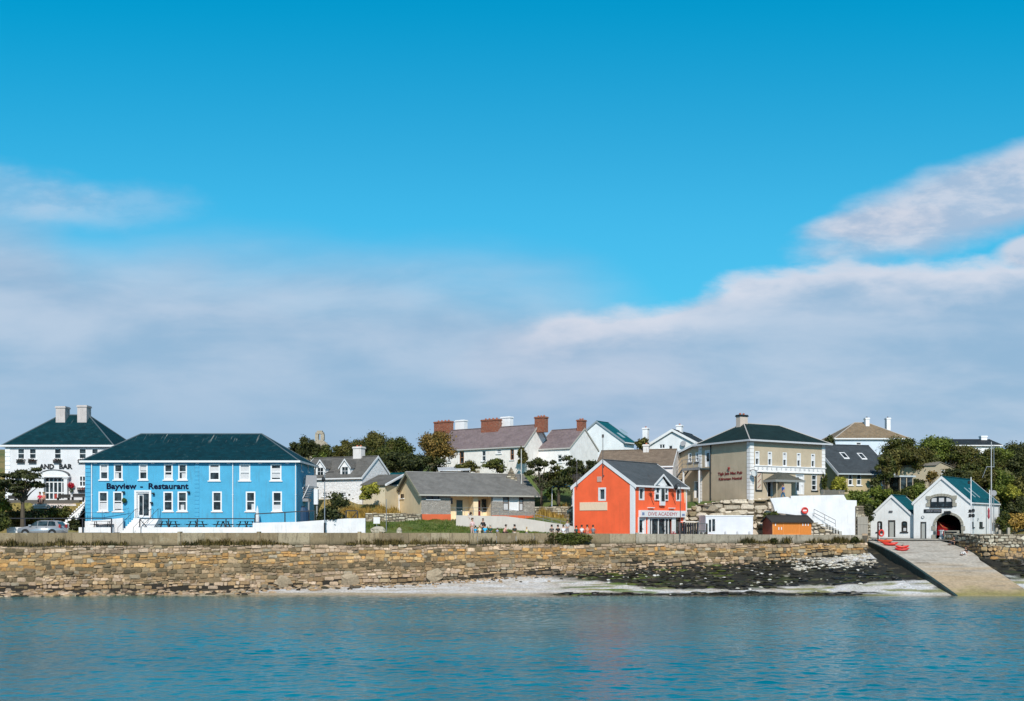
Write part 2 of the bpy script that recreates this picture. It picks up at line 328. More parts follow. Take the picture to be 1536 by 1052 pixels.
# ------------------------------------------------------------------ house class
class House:
    def __init__(s, name, label, cat, px, Y, z0, th, W=None, W_px=None, D=None, D_px=None, anchor='l', group=None, pad=True, D_side='left'):
        s.th = th = math.radians(th); s.z0 = z0; s.u = (math.cos(th), math.sin(th)); s.vv = (-math.sin(th), math.cos(th))
        c = (X(px, Y), Y)
        if anchor == 'l':
            s.o = c; s.W = W if W else s.solve(W_px, c, s.u)
        else:
            s.W = W if W else s.solve(W_px, c, (-s.u[0], -s.u[1])); s.o = (c[0]-s.u[0]*s.W, c[1]-s.u[1]*s.W)
        s.D = D if D else s.solve(D_px, c, s.vv)
        s.root = root(name, label, cat, (s.o[0], s.o[1], z0), th, group)
        W, D = s.W, s.D
        s.F = {'front': Face((0, 0), (1, 0), (0, -1)), 'left': Face((0, 0), (0, 1), (-1, 0)), 'right': Face((W, 0), (0, 1), (1, 0)), 'back': Face((0, D), (1, 0), (0, 1))}
        s.op = {k_: [] for k_ in s.F}
        if pad: PADS.append((s.o[0]+s.u[0]*W/2+s.vv[0]*D/2, s.o[1]+s.u[1]*W/2+s.vv[1]*D/2, W/2+.3, D/2+.3, th, z0+.02, 3.))
        print('HOUSE', name, 'W %.1f D %.1f' % (W, D))
    def solve(s, px, p, d):
        k_ = (px-768)/1500; return (k_*p[1]-p[0])/(d[0]-k_*d[1])
    def wp(s, u, v): return (s.o[0]+s.u[0]*u+s.vv[0]*v, s.o[1]+s.u[1]*u+s.vv[1]*v)
    def t(s, f, px):
        F = s.F[f]; p = s.wp(*F.o); d = (s.u[0]*F.d[0]+s.vv[0]*F.d[1], s.u[1]*F.d[0]+s.vv[1]*F.d[1]); return s.solve(px, p, d)
    def z(s, f, t, py):
        F = s.F[f]; Y = s.wp(F.o[0]+F.d[0]*t, F.o[1]+F.d[1]*t)[1]; return Z(py, Y)-s.z0
    def zz(s, py, u, v): return Z(py, s.wp(u, v)[1])-s.z0
    def rect(s, f, x0, y0, x1, y1):
        a, b = s.t(f, x0), s.t(f, x1); m = (a+b)/2; a, b = min(a, b), max(a, b)
        return a, b, s.z(f, m, y1), s.z(f, m, y0)
    def walls(s, mat, h, gable=None, sides=('front', 'left', 'right', 'back'), depth=.14, name='wall', hgt=None, parent=None, extra=None):
        mb = MB()
        for f in sides:
            F = s.F[f]; L = s.W if f in ('front', 'back') else s.D; H = (hgt or {}).get(f, h)
            wallpanel(mb, F, 0, L, -1.5, H, s.op[f], depth)
            if gable and f in gable[0]:
                ap = gable[1]; am = gable[2] if len(gable) > 2 else .5
                mb.poly([F.p(0, H), F.p(L, H), F.p(L*am, ap)])
        if extra: extra(mb)
        return mb.build(name, mat, parent or s.root)
    def window(s, f, px=None, r=None, bars=1, mull=0, fw=.11, sill=True, fr=None, glass=None, blind=None, arch=False, depth=.14, name='window', pr=0., sillmat=None, bt=.05):
        t0, t1, z0, z1 = r if r else s.rect(f, *px); F = s.F[f]; fr = fr or TRIM
        s.op[f].append((t0, t1, z0, z1, arch))
        mb = MB(); d0, d1 = -depth-.01, -.03+pr
        mb.fbox(F, t0, t0+fw, z0, z1, d0, d1); mb.fbox(F, t1-fw, t1, z0, z1, d0, d1)
        mb.fbox(F, t0+fw, t1-fw, z0, z0+fw, d0, d1); mb.fbox(F, t0+fw, t1-fw, z1-fw, z1, d0, d1)
        if pr > .03: 
            pass
        for i in range(bars):
            zc = z0+(z1-z0)*(i+1)/(bars+1); mb.fbox(F, t0+fw, t1-fw, zc-bt, zc+bt, d0+.02, d1-.02)
        for i in range(mull):
            tc = t0+(t1-t0)*(i+1)/(mull+1); mb.fbox(F, tc-bt, tc+bt, z0+fw, z1-fw, d0+.03, d1-.01)
        o = mb.build(name, fr, s.root)
        g_ = MB(); g_.fbox(F, t0+fw*.5, t1-fw*.5, z0+fw*.5, z1-fw*.5, -depth-.03, -depth+.02); g_.build('pane', glass or GLASS, o)
        if blind:
            q = MB()
            for (a, b, c, d) in blind: q.fbox(F, t0+fw+(t1-t0-2*fw)*a, t0+fw+(t1-t0-2*fw)*b, z0+fw+(z1-z0-2*fw)*c, z0+fw+(z1-z0-2*fw)*d, -depth+.02, -depth+.028)
            q.build('curtain', CURT, o)
        if sill:
            q = MB(); q.fbox(F, t0-.12, t1+.12, z0-.12, z0-.003, -.02, .12); q.build('sill', sillmat or TRIM, o)
        return o
    def door(s, f, px=None, r=None, mat=None, fr=None, fw=.1, depth=.16, glassy=None, name='door', handle=True):
        t0, t1, z0, z1 = r if r else s.rect(f, *px); F = s.F[f]; s.op[f].append((t0, t1, z0, z1, False))
        mb = MB(); mb.fbox(F, t0+fw, t1-fw, z0+.02, z1-fw, -depth-.03, -depth+.03); o = mb.build(name, mat or TRIM, s.root)
        q = MB(); q.fbox(F, t0, t0+fw, z0, z1, -depth-.02, -.02); q.fbox(F, t1-fw, t1, z0, z1, -depth-.02, -.02); q.fbox(F, t0+fw, t1-fw, z1-fw, z1, -depth-.02, -.02); q.build('frame', fr or TRIM, o)
        if glassy:
            q = MB(); a, b, c, d = glassy; w_, h_ = t1-t0-2*fw, z1-z0-fw
            q.fbox(F, t0+fw+w_*a, t0+fw+w_*b, z0+h_*c, z0+h_*d, -depth+.03, -depth+.045); q.build('pane', GLASS, o)
        if handle:
            q = MB(); q.fbox(F, t1-fw-.16, t1-fw-.06, z0+1., z0+1.06, -depth+.03, -depth+.1); q.build('handle', STEEL, o)
        return o
    def quoins(s, f, t0, t1, z0, z1, mat, step=.42, d=.05, gap=.03, name='quoin_strip'):
        mb = MB(); F = s.F[f]; z = z0; i = 0
        while z < z1-.05:
            e = min(z+step, z1); mb.fbox(F, t0, t1, z, e-gap, -.02, d); z = e; i += 1
        return mb.build(name, mat, s.root)
    def strip(s, name, f, t0, t1, z0, z1, d0, d1, mat): mb = MB(); mb.fbox(s.F[f], t0, t1, z0, z1, d0, d1); return mb.build(name, mat, s.root)
    def pipe(s, f, px, z0, z1, mat=None, r=.05):
        t = s.t(f, px); mb = MB(); F = s.F[f]; mb.tube(F.p(t, z0, .1), F.p(t, z1, .1), r); 
        for zc in (z0+.3, (z0+z1)/2, z1-.2): mb.fbox(F, t-.08, t+.08, zc, zc+.05, -.01, .1)
        return mb.build('downpipe', mat or TRIM, s.root)
    def text(s, f, txt, x0, x1, py, hpx, mat, d=.03, bold=.01, name='lettering', ext=.03, shear=0):
        """txt between pixel columns x0..x1, baseline py, cap height hpx px"""
        a, b = s.t(f, x0), s.t(f, x1); m_ = (a+b)/2; z0 = s.z(f, m_, py); zh = s.z(f, m_, py-hpx)-z0
        rev = a > b
        return facetext(s.F[f], txt, a, b, z0, zh, mat, s.root, d, bold, name, ext)
    def gable_roof(s, zE, zR, mat, axis='u', ov=.35, gov=.25, th=.14, barge=TRIM, fascia=TRIM, rng=None, rr=.5, name='roof', gut=.16, bh=.2, ridge=None, mid=None):
        La, Lb = (s.W, s.D) if axis == 'u' else (s.D, s.W)
        a0, a1 = rng or (0, La); P_ = (lambda a, b, z: (a, b, z)) if axis == 'u' else (lambda a, b, z: (b, a, z))
        a0 -= gov; a1 += gov; bm_ = Lb*(mid or .5); mb = MB(); fas = []; bas = [MB(), MB()]
        for sgn in (0, 1):
            run = bm_ if sgn == 0 else Lb-bm_; sl_ = (zR-zE)/run; be = -ov if sgn == 0 else Lb+ov; ze = zE-ov*sl_
            mb.slab([P_(a0, be, ze+th), P_(a1, be, ze+th), P_(a1, bm_, zR+th), P_(a0, bm_, zR+th)], (0, 0, -th))
            dz = -1 if sgn == 0 else 1
            lo, hi = sorted((be, be+dz*.1))
            pts = [P_(a0, lo, ze-.06), P_(a1, hi, ze-.06+gut)]
            fb = MB(); fas.append(fb); fb.box(min(pts[0][0], pts[1][0]), max(pts[0][0], pts[1][0]), min(pts[0][1], pts[1][1]), max(pts[0][1], pts[1][1]), pts[0][2], pts[1][2])
            for ei, (p, q) in enumerate(((a0-.05, a0), (a1, a1+.05))):
                bas[ei].slab([P_(p, be, ze+th+.04), P_(p, bm_, zR+th+.04), P_(q, bm_, zR+th+.04), P_(q, be, ze+th+.04)], (0, 0, -bh-th))
        o = mb.build(name, mat, s.root); [f_.build('gutter', fascia, o) for f_ in fas]; [f_.build('bargeboard', barge, o) for f_ in bas]
        rd = MB(); e = .13; rd.slab([P_(a0, bm_-e, zR+th-.01), P_(a0, bm_, zR+th+.07), P_(a0, bm_+e, zR+th-.01)], Vector(P_(a1-a0, 0, 0))); rd.build('ridge_cap', ridge or mat, o)
        return o
    def hip_roof(s, zE, zR, mats, r=None, ov=.4, th=.16, fascia=TRIM, caps=None, u0=0, u1=None, v0=0, v1=None, r2=None):
        u1 = s.W if u1 is None else u1; v1 = s.D if v1 is None else v1; vm = (v0+v1)/2; r = r or (v1-v0)/2; r2 = r2 or r
        sl_ = (zR-zE)/(vm-v0); z = zE-ov*.35
        A_, B_, C_, D_ = (u0-ov, v0-ov, z), (u1+ov, v0-ov, z), (u1+ov, v1+ov, z), (u0-ov, v1+ov, z); R1, R2 = (u0+r, vm, zR), (u1-r2, vm, zR)
        mb = MB(); mb.add([A_, B_, C_, D_, R1, R2], [(0, 1, 5, 4), (2, 3, 4, 5), (1, 2, 5), (3, 0, 4)], 0); mb.mi[-1] = mb.mi[-2] = 1
        mb.add([(p[0], p[1], p[2]-.05) for p in (A_, B_, C_, D_)], [(0, 3, 2, 1)], 0)
        o = mb.build('roof', mats, s.root)
        fa = MB(); e = .12; zt = z+.03; zb = z-.17
        fa.box(u0-ov-e, u1+ov+e, v0-ov-e, v0-ov, zb, zt); fa.box(u0-ov-e, u1+ov+e, v1+ov, v1+ov+e, zb, zt); fa.box(u0-ov-e, u0-ov, v0-ov, v1+ov, zb, zt); fa.box(u1+ov, u1+ov+e, v0-ov, v1+ov, zb, zt)
        fa.build('gutter', fascia, o)
        cp = MB()
        for p, q in ((A_, R1), (D_, R1), (B_, R2), (C_, R2), (R1, R2)): cp.tube(p, q, .07, .07, 6)
        cp.build('ridge_cap', caps or mats[0], o); return o
    def chimney(s, u, v, w_, d_, z0, z1, mat, pots=0, cap=None, potmat=None, label=None):
        mb = MB(); mb.box(u-w_/2, u+w_/2, v-d_/2, v+d_/2, z0, z1-.22); o = mb.build('chimney', mat, s.root)
        if label: o['label'] = label
        q = MB(); q.box(u-w_/2-.08, u+w_/2+.08, v-d_/2-.08, v+d_/2+.08, z1-.22, z1-.08); q.box(u-w_/2-.03, u+w_/2+.03, v-d_/2-.03, v+d_/2+.03, z1-.08, z1); q.build('cap', cap or mat, o)
        for i in range(pots):
            q = MB(); uu = u+(i-(pots-1)/2)*w_/max(1, pots)*.9; q.lathe([(.13, 0), (.12, .16), (.14, .19), (.1, .2)], 8, (uu, v, z1)); q.build('chimney_pot', potmat or POT, o)
        return o
def wallpanel(mb, F, t0, t1, z0, z1, ops, depth, mi=0):
    ts = sorted({t0, t1, *[min(max(o[0], t0), t1) for o in ops], *[min(max(o[1], t0), t1) for o in ops]})
    zs = sorted({z0, z1, *[min(max(o[2], z0), z1) for o in ops], *[min(max(o[3], z0), z1) for o in ops]})
    for a, b in zip(ts, ts[1:]):
        for c, d in zip(zs, zs[1:]):
            if b-a < 1e-5 or d-c < 1e-5: continue
            m, n = (a+b)/2, (c+d)/2
            if any(o[0] < m < o[1] and o[2] < n < o[3] for o in ops): continue
            mb.poly([F.p(a, c), F.p(b, c), F.p(b, d), F.p(a, d)], mi)
    for o in ops:
        a, b, c, d = o[:4]
        for p, q in (((a, c), (b, c)), ((b, c), (b, d)), ((b, d), (a, d)), ((a, d), (a, c))):
            mb.poly([F.p(*p), F.p(*q), F.p(q[0], q[1], -depth), F.p(p[0], p[1], -depth)], mi)
        if len(o) > 4 and o[4]:
            h = (b-a)*.3; n = 4
            for sg in (0, 1):
                pts = [F.p(a if sg == 0 else b, d, -.012)]
                for i in range(n+1):
                    t = i/n*math.pi/2; tt = (b-a)/2*(1-math.cos(t)); zz = d-h+h*math.sin(t)
                    pts.append(F.p(a+tt if sg == 0 else b-tt, zz, -.012))
                mb.poly(pts, mi)
def facetext(F, txt, a, b, z0, zh, mat, parent, d=.03, bold=.01, name='lettering', ext=.03):
    cu = bpy.data.curves.new('tmp', 'FONT'); cu.body = txt; cu.size = 1; cu.offset = bold; cu.resolution_u = 2; cu.extrude = .0
    ob = bpy.data.objects.new('tmp', cu); COL.objects.link(ob); bpy.context.view_layer.update()
    me = bpy.data.meshes.new_from_object(ob.evaluated_get(bpy.context.evaluated_depsgraph_get())); bpy.data.objects.remove(ob)
    vs = [v.co.copy() for v in me.vertices]; fs = [list(p.vertices) for p in me.polygons]; bpy.data.meshes.remove(me)
    x0, x1 = min(v.x for v in vs), max(v.x for v in vs); cap = .73
    mb = MB(); pt = lambda v, dd: F.p(a+(v.x-x0)/(x1-x0)*(b-a), z0+v.y/cap*zh, dd)
    n = len(vs); mb.add([pt(v, d+ext) for v in vs]+[pt(v, d) for v in vs], fs+[[i+n for i in f] for f in fs])
    return mb.build(name, mat, parent)
# ------------------------------------------------------------------ stones
def pal(cols, rd, j=.18):
    c = rd.choice(cols); f = 1+rd.uniform(-j, j); return tuple(min(1, x*f) for x in c)
def stone_mesh(mb, path, zb, zt, course, lng, colf, seed=1, joint=.03, batter=0., prot=.07, jit=.25, back=(.1, .085, .065), thick=.5, cap=True, low=None):
    """path: polyline of (x,y); zb/zt: functions of arclength; colf(t,zrel,rd)"""
    rd = random.Random(seed); P_ = [Vector((p[0], p[1])) for p in path]; L = [0]
    for p, q in zip(P_, P_[1:]): L.append(L[-1]+(q-p).length)
    def at(t, z, d):
        i = max(0, min(len(P_)-2, int(np.searchsorted(L, t)-1))); dr = (P_[i+1]-P_[i]).normalized(); n = Vector((dr.y, -dr.x)); 
        q = P_[i]+dr*(t-L[i])+n*(d-batter*z); return (q.x, q.y, z)
    T = L[-1]; N = max(2, int(T/1.2)); ts = [T*i/N for i in range(N+1)]
    for a, b in zip(ts, ts[1:]):
        mb.add([at(a, zb(a)-.4, 0), at(b, zb(b)-.4, 0), at(b, zt(b), 0), at(a, zt(a), 0), at(b, zt(b), -thick), at(a, zt(a), -thick), at(b, zb(b)-.4, -thick), at(a, zb(a)-.4, -thick)], [(0, 1, 2, 3), (3, 2, 4, 5), (5, 4, 6, 7)], 0, back)
    if low:
        for a, b in zip(ts, ts[1:]): mb.add([at(a, zb(a)-.4, .012), at(b, zb(b)-.4, .012), at(b, zb(b)+low[0], .012), at(a, zb(a)+low[0], .012)], [(0, 1, 2, 3)], 0, low[1])
    for e in (0, T): mb.add([at(e, zb(e)-.4, 0), at(e, zt(e), 0), at(e, zt(e), -thick), at(e, zb(e)-.4, -thick)], [(0, 1, 2, 3)], 0, back)
    zmin = min(zb(t) for t in ts)-.25; zmax = max(zt(t) for t in ts); ph = rd.random()*9; c0 = 0.
    while c0 < T:
        c1 = min(T, c0+rd.uniform(1.6, 4.2)); z = zmin-rd.uniform(0, .2)
        if T-c1 < 1: c1 = T
        while z < zmax-.06:
            h = rd.uniform(*course); t = c0-rd.uniform(0, .25)
            while t < c1:
                l = rd.uniform(*lng)*(.7+.6*h/course[1]); t1 = min(t+l, c1+rd.uniform(-.1, .25)); tm = (t+t1)/2
                h_ = h*rd.uniform(.45, .8) if rd.random() < .15 else h*rd.uniform(.9, 1.06)
                wz = .16*math.sin(t*.35+ph+z)+.08*math.sin(t*1.1+z*3)
                z0, z1 = z+wz, z+wz+h_
                if 0 <= tm <= T and z0 > zb(tm)-.35 and z0 < zt(tm)-.05:
                    z1 = min(z1, zt(tm)+.02*rd.random())
                    a, b = max(0, t)+joint, min(T, t1)-joint
                    if b-a > .06 and z1-z0 > .05:
                        m_ = min(z1-z0, b-a); cut = lambda: rd.uniform(.12, .12+jit)*m_*.8
                        q = []
                        for (cx_, cz_, sx, sz) in ((a, z0+joint, 1, 1), (b, z0+joint, -1, 1), (b, z1, -1, -1), (a, z1, 1, -1)):
                            e1_, e2_ = cut(), cut(); p1, p2 = (cx_+sx*e1_, cz_), (cx_, cz_+sz*e2_)
                            if sx*sz > 0: q += [p2, p1]
                            else: q += [p1, p2]
                        jj = jit*m_*.12; q = [(p[0]+rd.uniform(-jj, jj), p[1]+rd.uniform(-jj, jj)) for p in q]
                        cx = sum(p[0] for p in q)/8; cz = sum(p[1] for p in q)/8; pr = rd.uniform(.3, 1)*prot; ins = rd.uniform(.62, .8); tx, tz_ = rd.uniform(-.35, .35), rd.uniform(-.35, .35)
                        ft = [at(p[0], p[1], pr*.3) for p in q]; fr = [at(cx+(p[0]-cx)*ins, cz+(p[1]-cz)*ins, pr*(1+tx*(p[0]-cx)/m_+tz_*(p[1]-cz)/m_)) for p in q]; bk = [at(p[0], p[1], -.02) for p in q]
                        c = colf(tm, (cz-zb(tm))/max(.1, zt(tm)-zb(tm)), rd)
                        if c: mb.add(bk+ft+fr, [tuple(range(16, 24))]+[(i, (i+1) % 8, 8+(i+1) % 8, 8+i) for i in range(8)]+[(8+i, 8+(i+1) % 8, 16+(i+1) % 8, 16+i) for i in range(8)], 0, c)
                t = t1
            z += h
        c0 = c1
    if cap:
        t = 0
        while t < T-.2:
            l = min(rd.uniform(.35, .8), T-t); zc = zt(t+l/2); hh = rd.uniform(.08, .16); d0, d1 = -thick-.03, rd.uniform(.02, .08)
            c = colf(t, 1., rd) or back
            mb.add([at(t+.015, zc, d1), at(t+l-.015, zc, d1), at(t+l-.015, zc, d0), at(t+.015, zc, d0), at(t+.03, zc+hh, d1-.03), at(t+l-.03, zc+hh*rd.uniform(.7, 1.1), d1-.03), at(t+l-.03, zc+hh, d0+.03), at(t+.03, zc+hh, d0+.03)],
                   [(4, 5, 6, 7), (0, 1, 5, 4), (1, 2, 6, 5), (2, 3, 7, 6), (3, 0, 4, 7)], 0, c)
            t += l
TAN = [(.36, .245, .14), (.31, .205, .11), (.42, .30, .185), (.25, .165, .09), (.34, .225, .12)]
GREYS = [(.27, .22, .155), (.21, .17, .12), (.34, .285, .21), (.16, .13, .09), (.38, .32, .24)]
PINK = [(.43, .315, .22), (.39, .285, .20), (.34, .245, .17), (.47, .355, .26), (.29, .205, .14)]
ORNG = [(.43, .235, .085), (.40, .25, .11), (.46, .29, .13), (.34, .20, .08), (.40, .285, .15)]
OLIV = [(.15, .11, .06), (.19, .14, .08), (.115, .088, .05), (.23, .17, .10), (.28, .21, .13)]
# ================================================================== BUILDINGS
# ---- blue two-storey restaurant
BLUE = plaster('sky_blue_render', (.068, .36, .575), (.08, .20, .29), .65); BLUED = plain('blue_groove', (.01, .16, .38), .8)
H = House('seaside_restaurant', 'long bright blue two-storey building with dark teal hipped roof and sign lettering', 'building', 128, 104, 6.15, 0, W_px=445, D=9.2)
ze = H.zz(690, 0, 0); zr = H.zz(651, H.W/2, H.D/2)
bl = [(0, 1, .55, 1), (0, .5, 0, .45), (0, 1, .6, 1), (0, 1, 0, .3), (.3, 1, 0, .4), (0, 1, .5, .9), (0, 1, 0, 1), (0, 1, .1, .8)]
for i, c in enumerate([156.3, 177.5, 215, 252.6, 274, 321.8, 367.3, 414]):
    w_ = 6.6 if i < 5 else 8.2
    H.window('front', (c-w_, 696.2, c+w_, 719.8 if i < 5 else 721), blind=[bl[i]], fw=.14, pr=.05)
for i, c in enumerate([155, 177, 252.3, 273.6, 325.6, 375.9, 415.7]):
    H.window('front', (c-7.2, 737.5, c+7.2, 767), blind=[[(0, 1, .0, .42), (0, 1, .05, .4), (0, .01, 0, .1), (.2, .7, 0, .3), (0, .01, 0, .1), (.6, 1, 0, .35), (0, 1, 0, .3)][i]], fw=.14, pr=.05)
t0, t1, z0_, z1_ = H.rect('front', 203.5, 738, 225.5, 777)
H.door('front', r=(t0, t1, z0_, z1_), fw=.16, glassy=(.12, .42, .12, .92), depth=.25)
q = MB(); F = H.F['front']; q.fbox(F, t0+.75, t1-.2, z0_+.25, z1_-.2, -.2, -.17); q.build('door_glass', GLASS, H.root)
q = MB(); q.fbox(F, t0-.12, t0+.1, z0_, z1_+.1, 0, .09); q.fbox(F, t1-.1, t1+.12, z0_, z1_+.1, 0, .09); q.fbox(F, t0-.12, t1+.12, z1_, z1_+.16, .002, .1); q.build('door_surround', TRIM, H.root)
for (x0, x1, y0, y1) in ((444.5, 446, 0, 0),): pass
R_ = 'right'
H.window(R_, r=(2.1, 2.8, H.zz(707, H.W, 2.5), H.zz(697, H.W, 2.5)), bars=0); H.window(R_, r=(5.6, 6.3, H.zz(708, H.W, 6), H.zz(698, H.W, 6)), bars=0)
H.door(R_, r=(3.5, 4.4, 3.3, 5.6), mat=TRIM)
H.walls(BLUE, ze)
H.quoins('front', 0, H.t('front', 136), 0, ze-.15, BLUE, .42, .05, .05); H.quoins('front', H.t('front', 292), H.t('front', 299), .9, ze-.15, BLUE, .42, .04, .05)
for px in (138, 349.5, 443.6): H.pipe('front', px, 0, ze-.1)
H.hip_roof(ze, zr, [slate('restaurant_roof', (.002, .032, .046), ax, .3, .45, .35, streak=zr) for ax in (0, 1)], r=4.1, r2=4.8, ov=.35, caps=plain('roof_ridge_grey', (.10, .13, .15), .6))
NAVY = plain('navy_letters', (.004, .005, .03), .7, spec=.1)
H.text('front', 'Bayview', 160.2, 205, 733.4, 8.8, NAVY, bold=.028); H.text('front', '-', 210.5, 214.5, 733.4, 8.8, NAVY, bold=.028); H.text('front', 'Restaurant', 223, 283, 733.4, 8.8, NAVY, bold=.028)
for c in (144, 197, 230, 262, 297, 344, 391, 432): t = H.t('front', c-1); q = MB(); q.fbox(F, t-.18, t+.18, ze-.42, ze-.30, -.01, .06); q.build('eaves_vent', TRIM, H.root)
q = MB(); t = H.t('front', 188); zb = H.z('front', t, 751); q.lump(F.p(t, zb, .3), (.25, .22, .28), 3); q.build('hanging_basket', leafm('basket_green', (.02, .05, .015), (.06, .12, .03)), H.root)
for px, py in ((186.5, 739), (231, 741), (228.5, 755), (284, 739)):
    t = H.t('front', px); zc = H.z('front', t, py); q = MB(); q.fbox(F, t-.07, t+.07, zc-.1, zc+.12, 0, .18); q.fbox(F, t-.13, t+.13, zc-.02, zc+.12, .18, .4); q.build('wall_light', BLACK, H.root)
HB = H
# ---- bar on the far left
H = House('pub_building', 'white two-storey pub with dark teal hipped roof and two white chimneys', 'building', 8, 113, 9.3, 0, W_px=168, D=8.2)
ze = H.zz(667, 0, 0); zr = H.zz(622.5, H.W/2, 4)
wins = [(27, 36.5), (44.5, 54), (82, 91.5), (119, 129), (138, 147)]
FLW = leafm('dark_flowers', (.05, .015, .015), (.10, .03, .03), (.02, .04, .015)); REDF = leafm('red_flowers', (.50, .01, .03), (.62, .03, .06))
for a, b in wins: H.window('front', (a-.6, 673, b+.6, 688.5), fw=.085, pr=.04, bt=.035)
H.window('front', (118.5, 713.5, 129, 730.5), fw=.12, mull=1, pr=.04); H.window('front', (22, 713.5, 34, 730.5), fw=.12, pr=.04)
F = H.F['front']; t0, t1, z0_, z1_ = H.rect('front', 68, 716, 99, 750)
H.op['front'].append((t0, t1, z0_, z1_, False))
q = MB(); n = 5
for i in range(n+1): tt = t0+(t1-t0)*i/n; q.fbox(F, tt-.06, tt+.06, z0_, z1_, -.12, .02)
for zc in (z0_+.05, z0_+.8, z1_-.55, z1_-.06): q.fbox(F, t0+.06, t1-.06, zc-.06, zc+.06, -.11, .01)
dd = q.build('glazed_entrance', TRIM, H.root); q = MB(); q.fbox(F, t0, t1, z0_, z1_, -.2, -.13); q.build('pane', GLASS, dd)
q = MB(); q.fbox(F, t0+(t1-t0)*.42, t0+(t1-t0)*.58, z0_+.15, z0_+.7, -.12, -.1); q.build('door_poster', plain('red_poster', (.35, .03, .02), .6), dd)
q = MB()
for px in (66, 101): t = H.t('front', px); q.fbox(F, t-.2, t+.2, z0_, z1_-.05, .0, .5); q.fbox(F, t-.3, t+.3, z1_-.17, z1_-.05, .0, .6)
q.build('portico_column', TRIM, H.root)
q = MB(); tl, tr = H.t('front', 62), H.t('front', 106); tm = (tl+tr)/2; zb = z1_+.10; pts = []
for i in range(13): a = math.pi*i/12; pts.append((tm-(tr-tl)/2*math.cos(a), zb+.68*math.sin(a)))
q.slab([F.p(p[0], p[1], 0.02) for p in pts], (0, -.55, 0)); q.fbox(F, tl-.1, tr+.1, zb-.14, zb-.002, .0, .65); q.build('arched_pediment', TRIM, H.root)
q = MB()
for i in range(12): q.slab([F.p(*pts[i], .0), F.p(*pts[i+1], .0), F.p(pts[i+1][0], pts[i+1][1]+.07, .0), F.p(pts[i][0], pts[i][1]+.07, .0)], (0, -.66, 0))
q.build('pediment_hood', plain('hood_grey', (.10, .10, .11), .6), H.root)
H.walls(plaster('pub_white', (.66, .66, .69), (.4, .38, .35), .25), ze)
H.quoins('front', 0, .55, -.5, ze-.1, WHITE, .5, .06, .06)
H.hip_roof(ze, zr, [slate('pub_roof', (.002, .032, .044), ax, .3, .45, .35, streak=zr) for ax in (0, 1)], r=4.4, r2=4.4, ov=.3, caps=plain('roof_ridge_grey', (.10, .13, .15), .6))
for a, b in ((86, 107), (118, 139)):
    u = (X((a+b)/2, 117)-H.o[0]); H.chimney(u, 3.6, (b-a)/1500*117*.66, 1.25, ze+1.6, H.zz(611 if a < 100 else 609.5, u, 4), plaster('pub_chimney', (.52, .47, .46), (.25, .2, .17), .6, 2.))
H.text('front', 'AND', 59, 81.5, 703.4, 7.2, BLACK, bold=.045); H.text('front', 'BAR', 89, 109, 703.4, 7.2, BLACK, bold=.045)
lr = random.Random(5)
def leaves(mb, c, r, n, size, rd, flat=1.):
    for i in range(n):
        while True:
            p = Vector((rd.uniform(-1, 1), rd.uniform(-1, 1), rd.uniform(-1, 1)))
            if p.length < 1: break
        q = Vector((c[0]+p.x*r[0], c[1]+p.y*r[1], c[2]+p.z*r[2])); nn = (p+Vector((rd.uniform(-1, 1), rd.uniform(-1, 1), rd.uniform(-.6, 1)))).normalized()
        a = nn.orthogonal().normalized()*size*rd.uniform(.6, 1.2); b = nn.cross(a)*rd.uniform(.5, .9)
        mb.add([q-a, q+b, q+a, q-b], [(0, 1, 2, 3)])
for a, b, yy_ in [(w_[0], w_[1], 692) for w_ in wins]+[(118.5, 129, 735), (22, 34, 735)]:
    t0, t1 = H.t('front', a-1), H.t('front', b+1); zc = H.z('front', t0, yy_)
    q = MB(); q.fbox(F, t0, t1, zc-.22, zc, .02, .26); o = q.build('window_box', BLACK, H.root)
    q = MB(); leaves(q, F.p((t0+t1)/2, zc+.12, .2), ((t1-t0)/2+.08, .2, .22), 120, .07, lr); q.build('flowers', FLW if yy_ < 700 else leafm('pink_flowers', (.35, .04, .06), (.08, .09, .03)), o)
t = H.t('front', 108.5); zc = H.z('front', t, 728); q = MB(); leaves(q, F.p(t, zc, .35), (.38, .3, .33), 220, .08, lr); o = q.build('flower_basket', REDF, H.root)
q = MB(); leaves(q, F.p(t, zc-.55, .3), (.22, .2, .3), 90, .07, lr); q.build('trailing_leaves', leafm('basket_green', (.02, .05, .015), (.06, .12, .03)), o)
HBAR = H
# ---- white cottage with two dormers
SLG = lambda ax: slate('grey_slate', (.13, .125, .12), ax, .3, .45, .22, (.25, .23, .17), .25)
H = House('dormer_cottage', 'white cottage with grey slate roof and two gabled dormers', 'house', 543, 118, 9.6, -25, W=9.2, D_px=588, anchor='r')
ze = H.zz(715.5, H.W, 0); zr = H.zz(686, H.W, H.D/2)
H.window('front', (510.5, 738, 519.5, 745), bars=1, fw=.1)
H.window('front', (483, 738, 491, 745), bars=1, fw=.1)
RUB = brickm('whitewashed_rubble', (.84, .82, .84), (.76, .75, .77), (.66, .64, .64), .6, .3, .03, .1)
H.walls(RUB, ze, gable=(('left', 'right'), zr))
H.gable_roof(ze, zr, SLG(0), ov=.25, gov=.12, bh=.16)
uc = H.t('front', 527); H.chimney(uc-1.2, H.D/2+.1, 1.15, .9, zr-.5, zr+1.35, WHITED, 2)
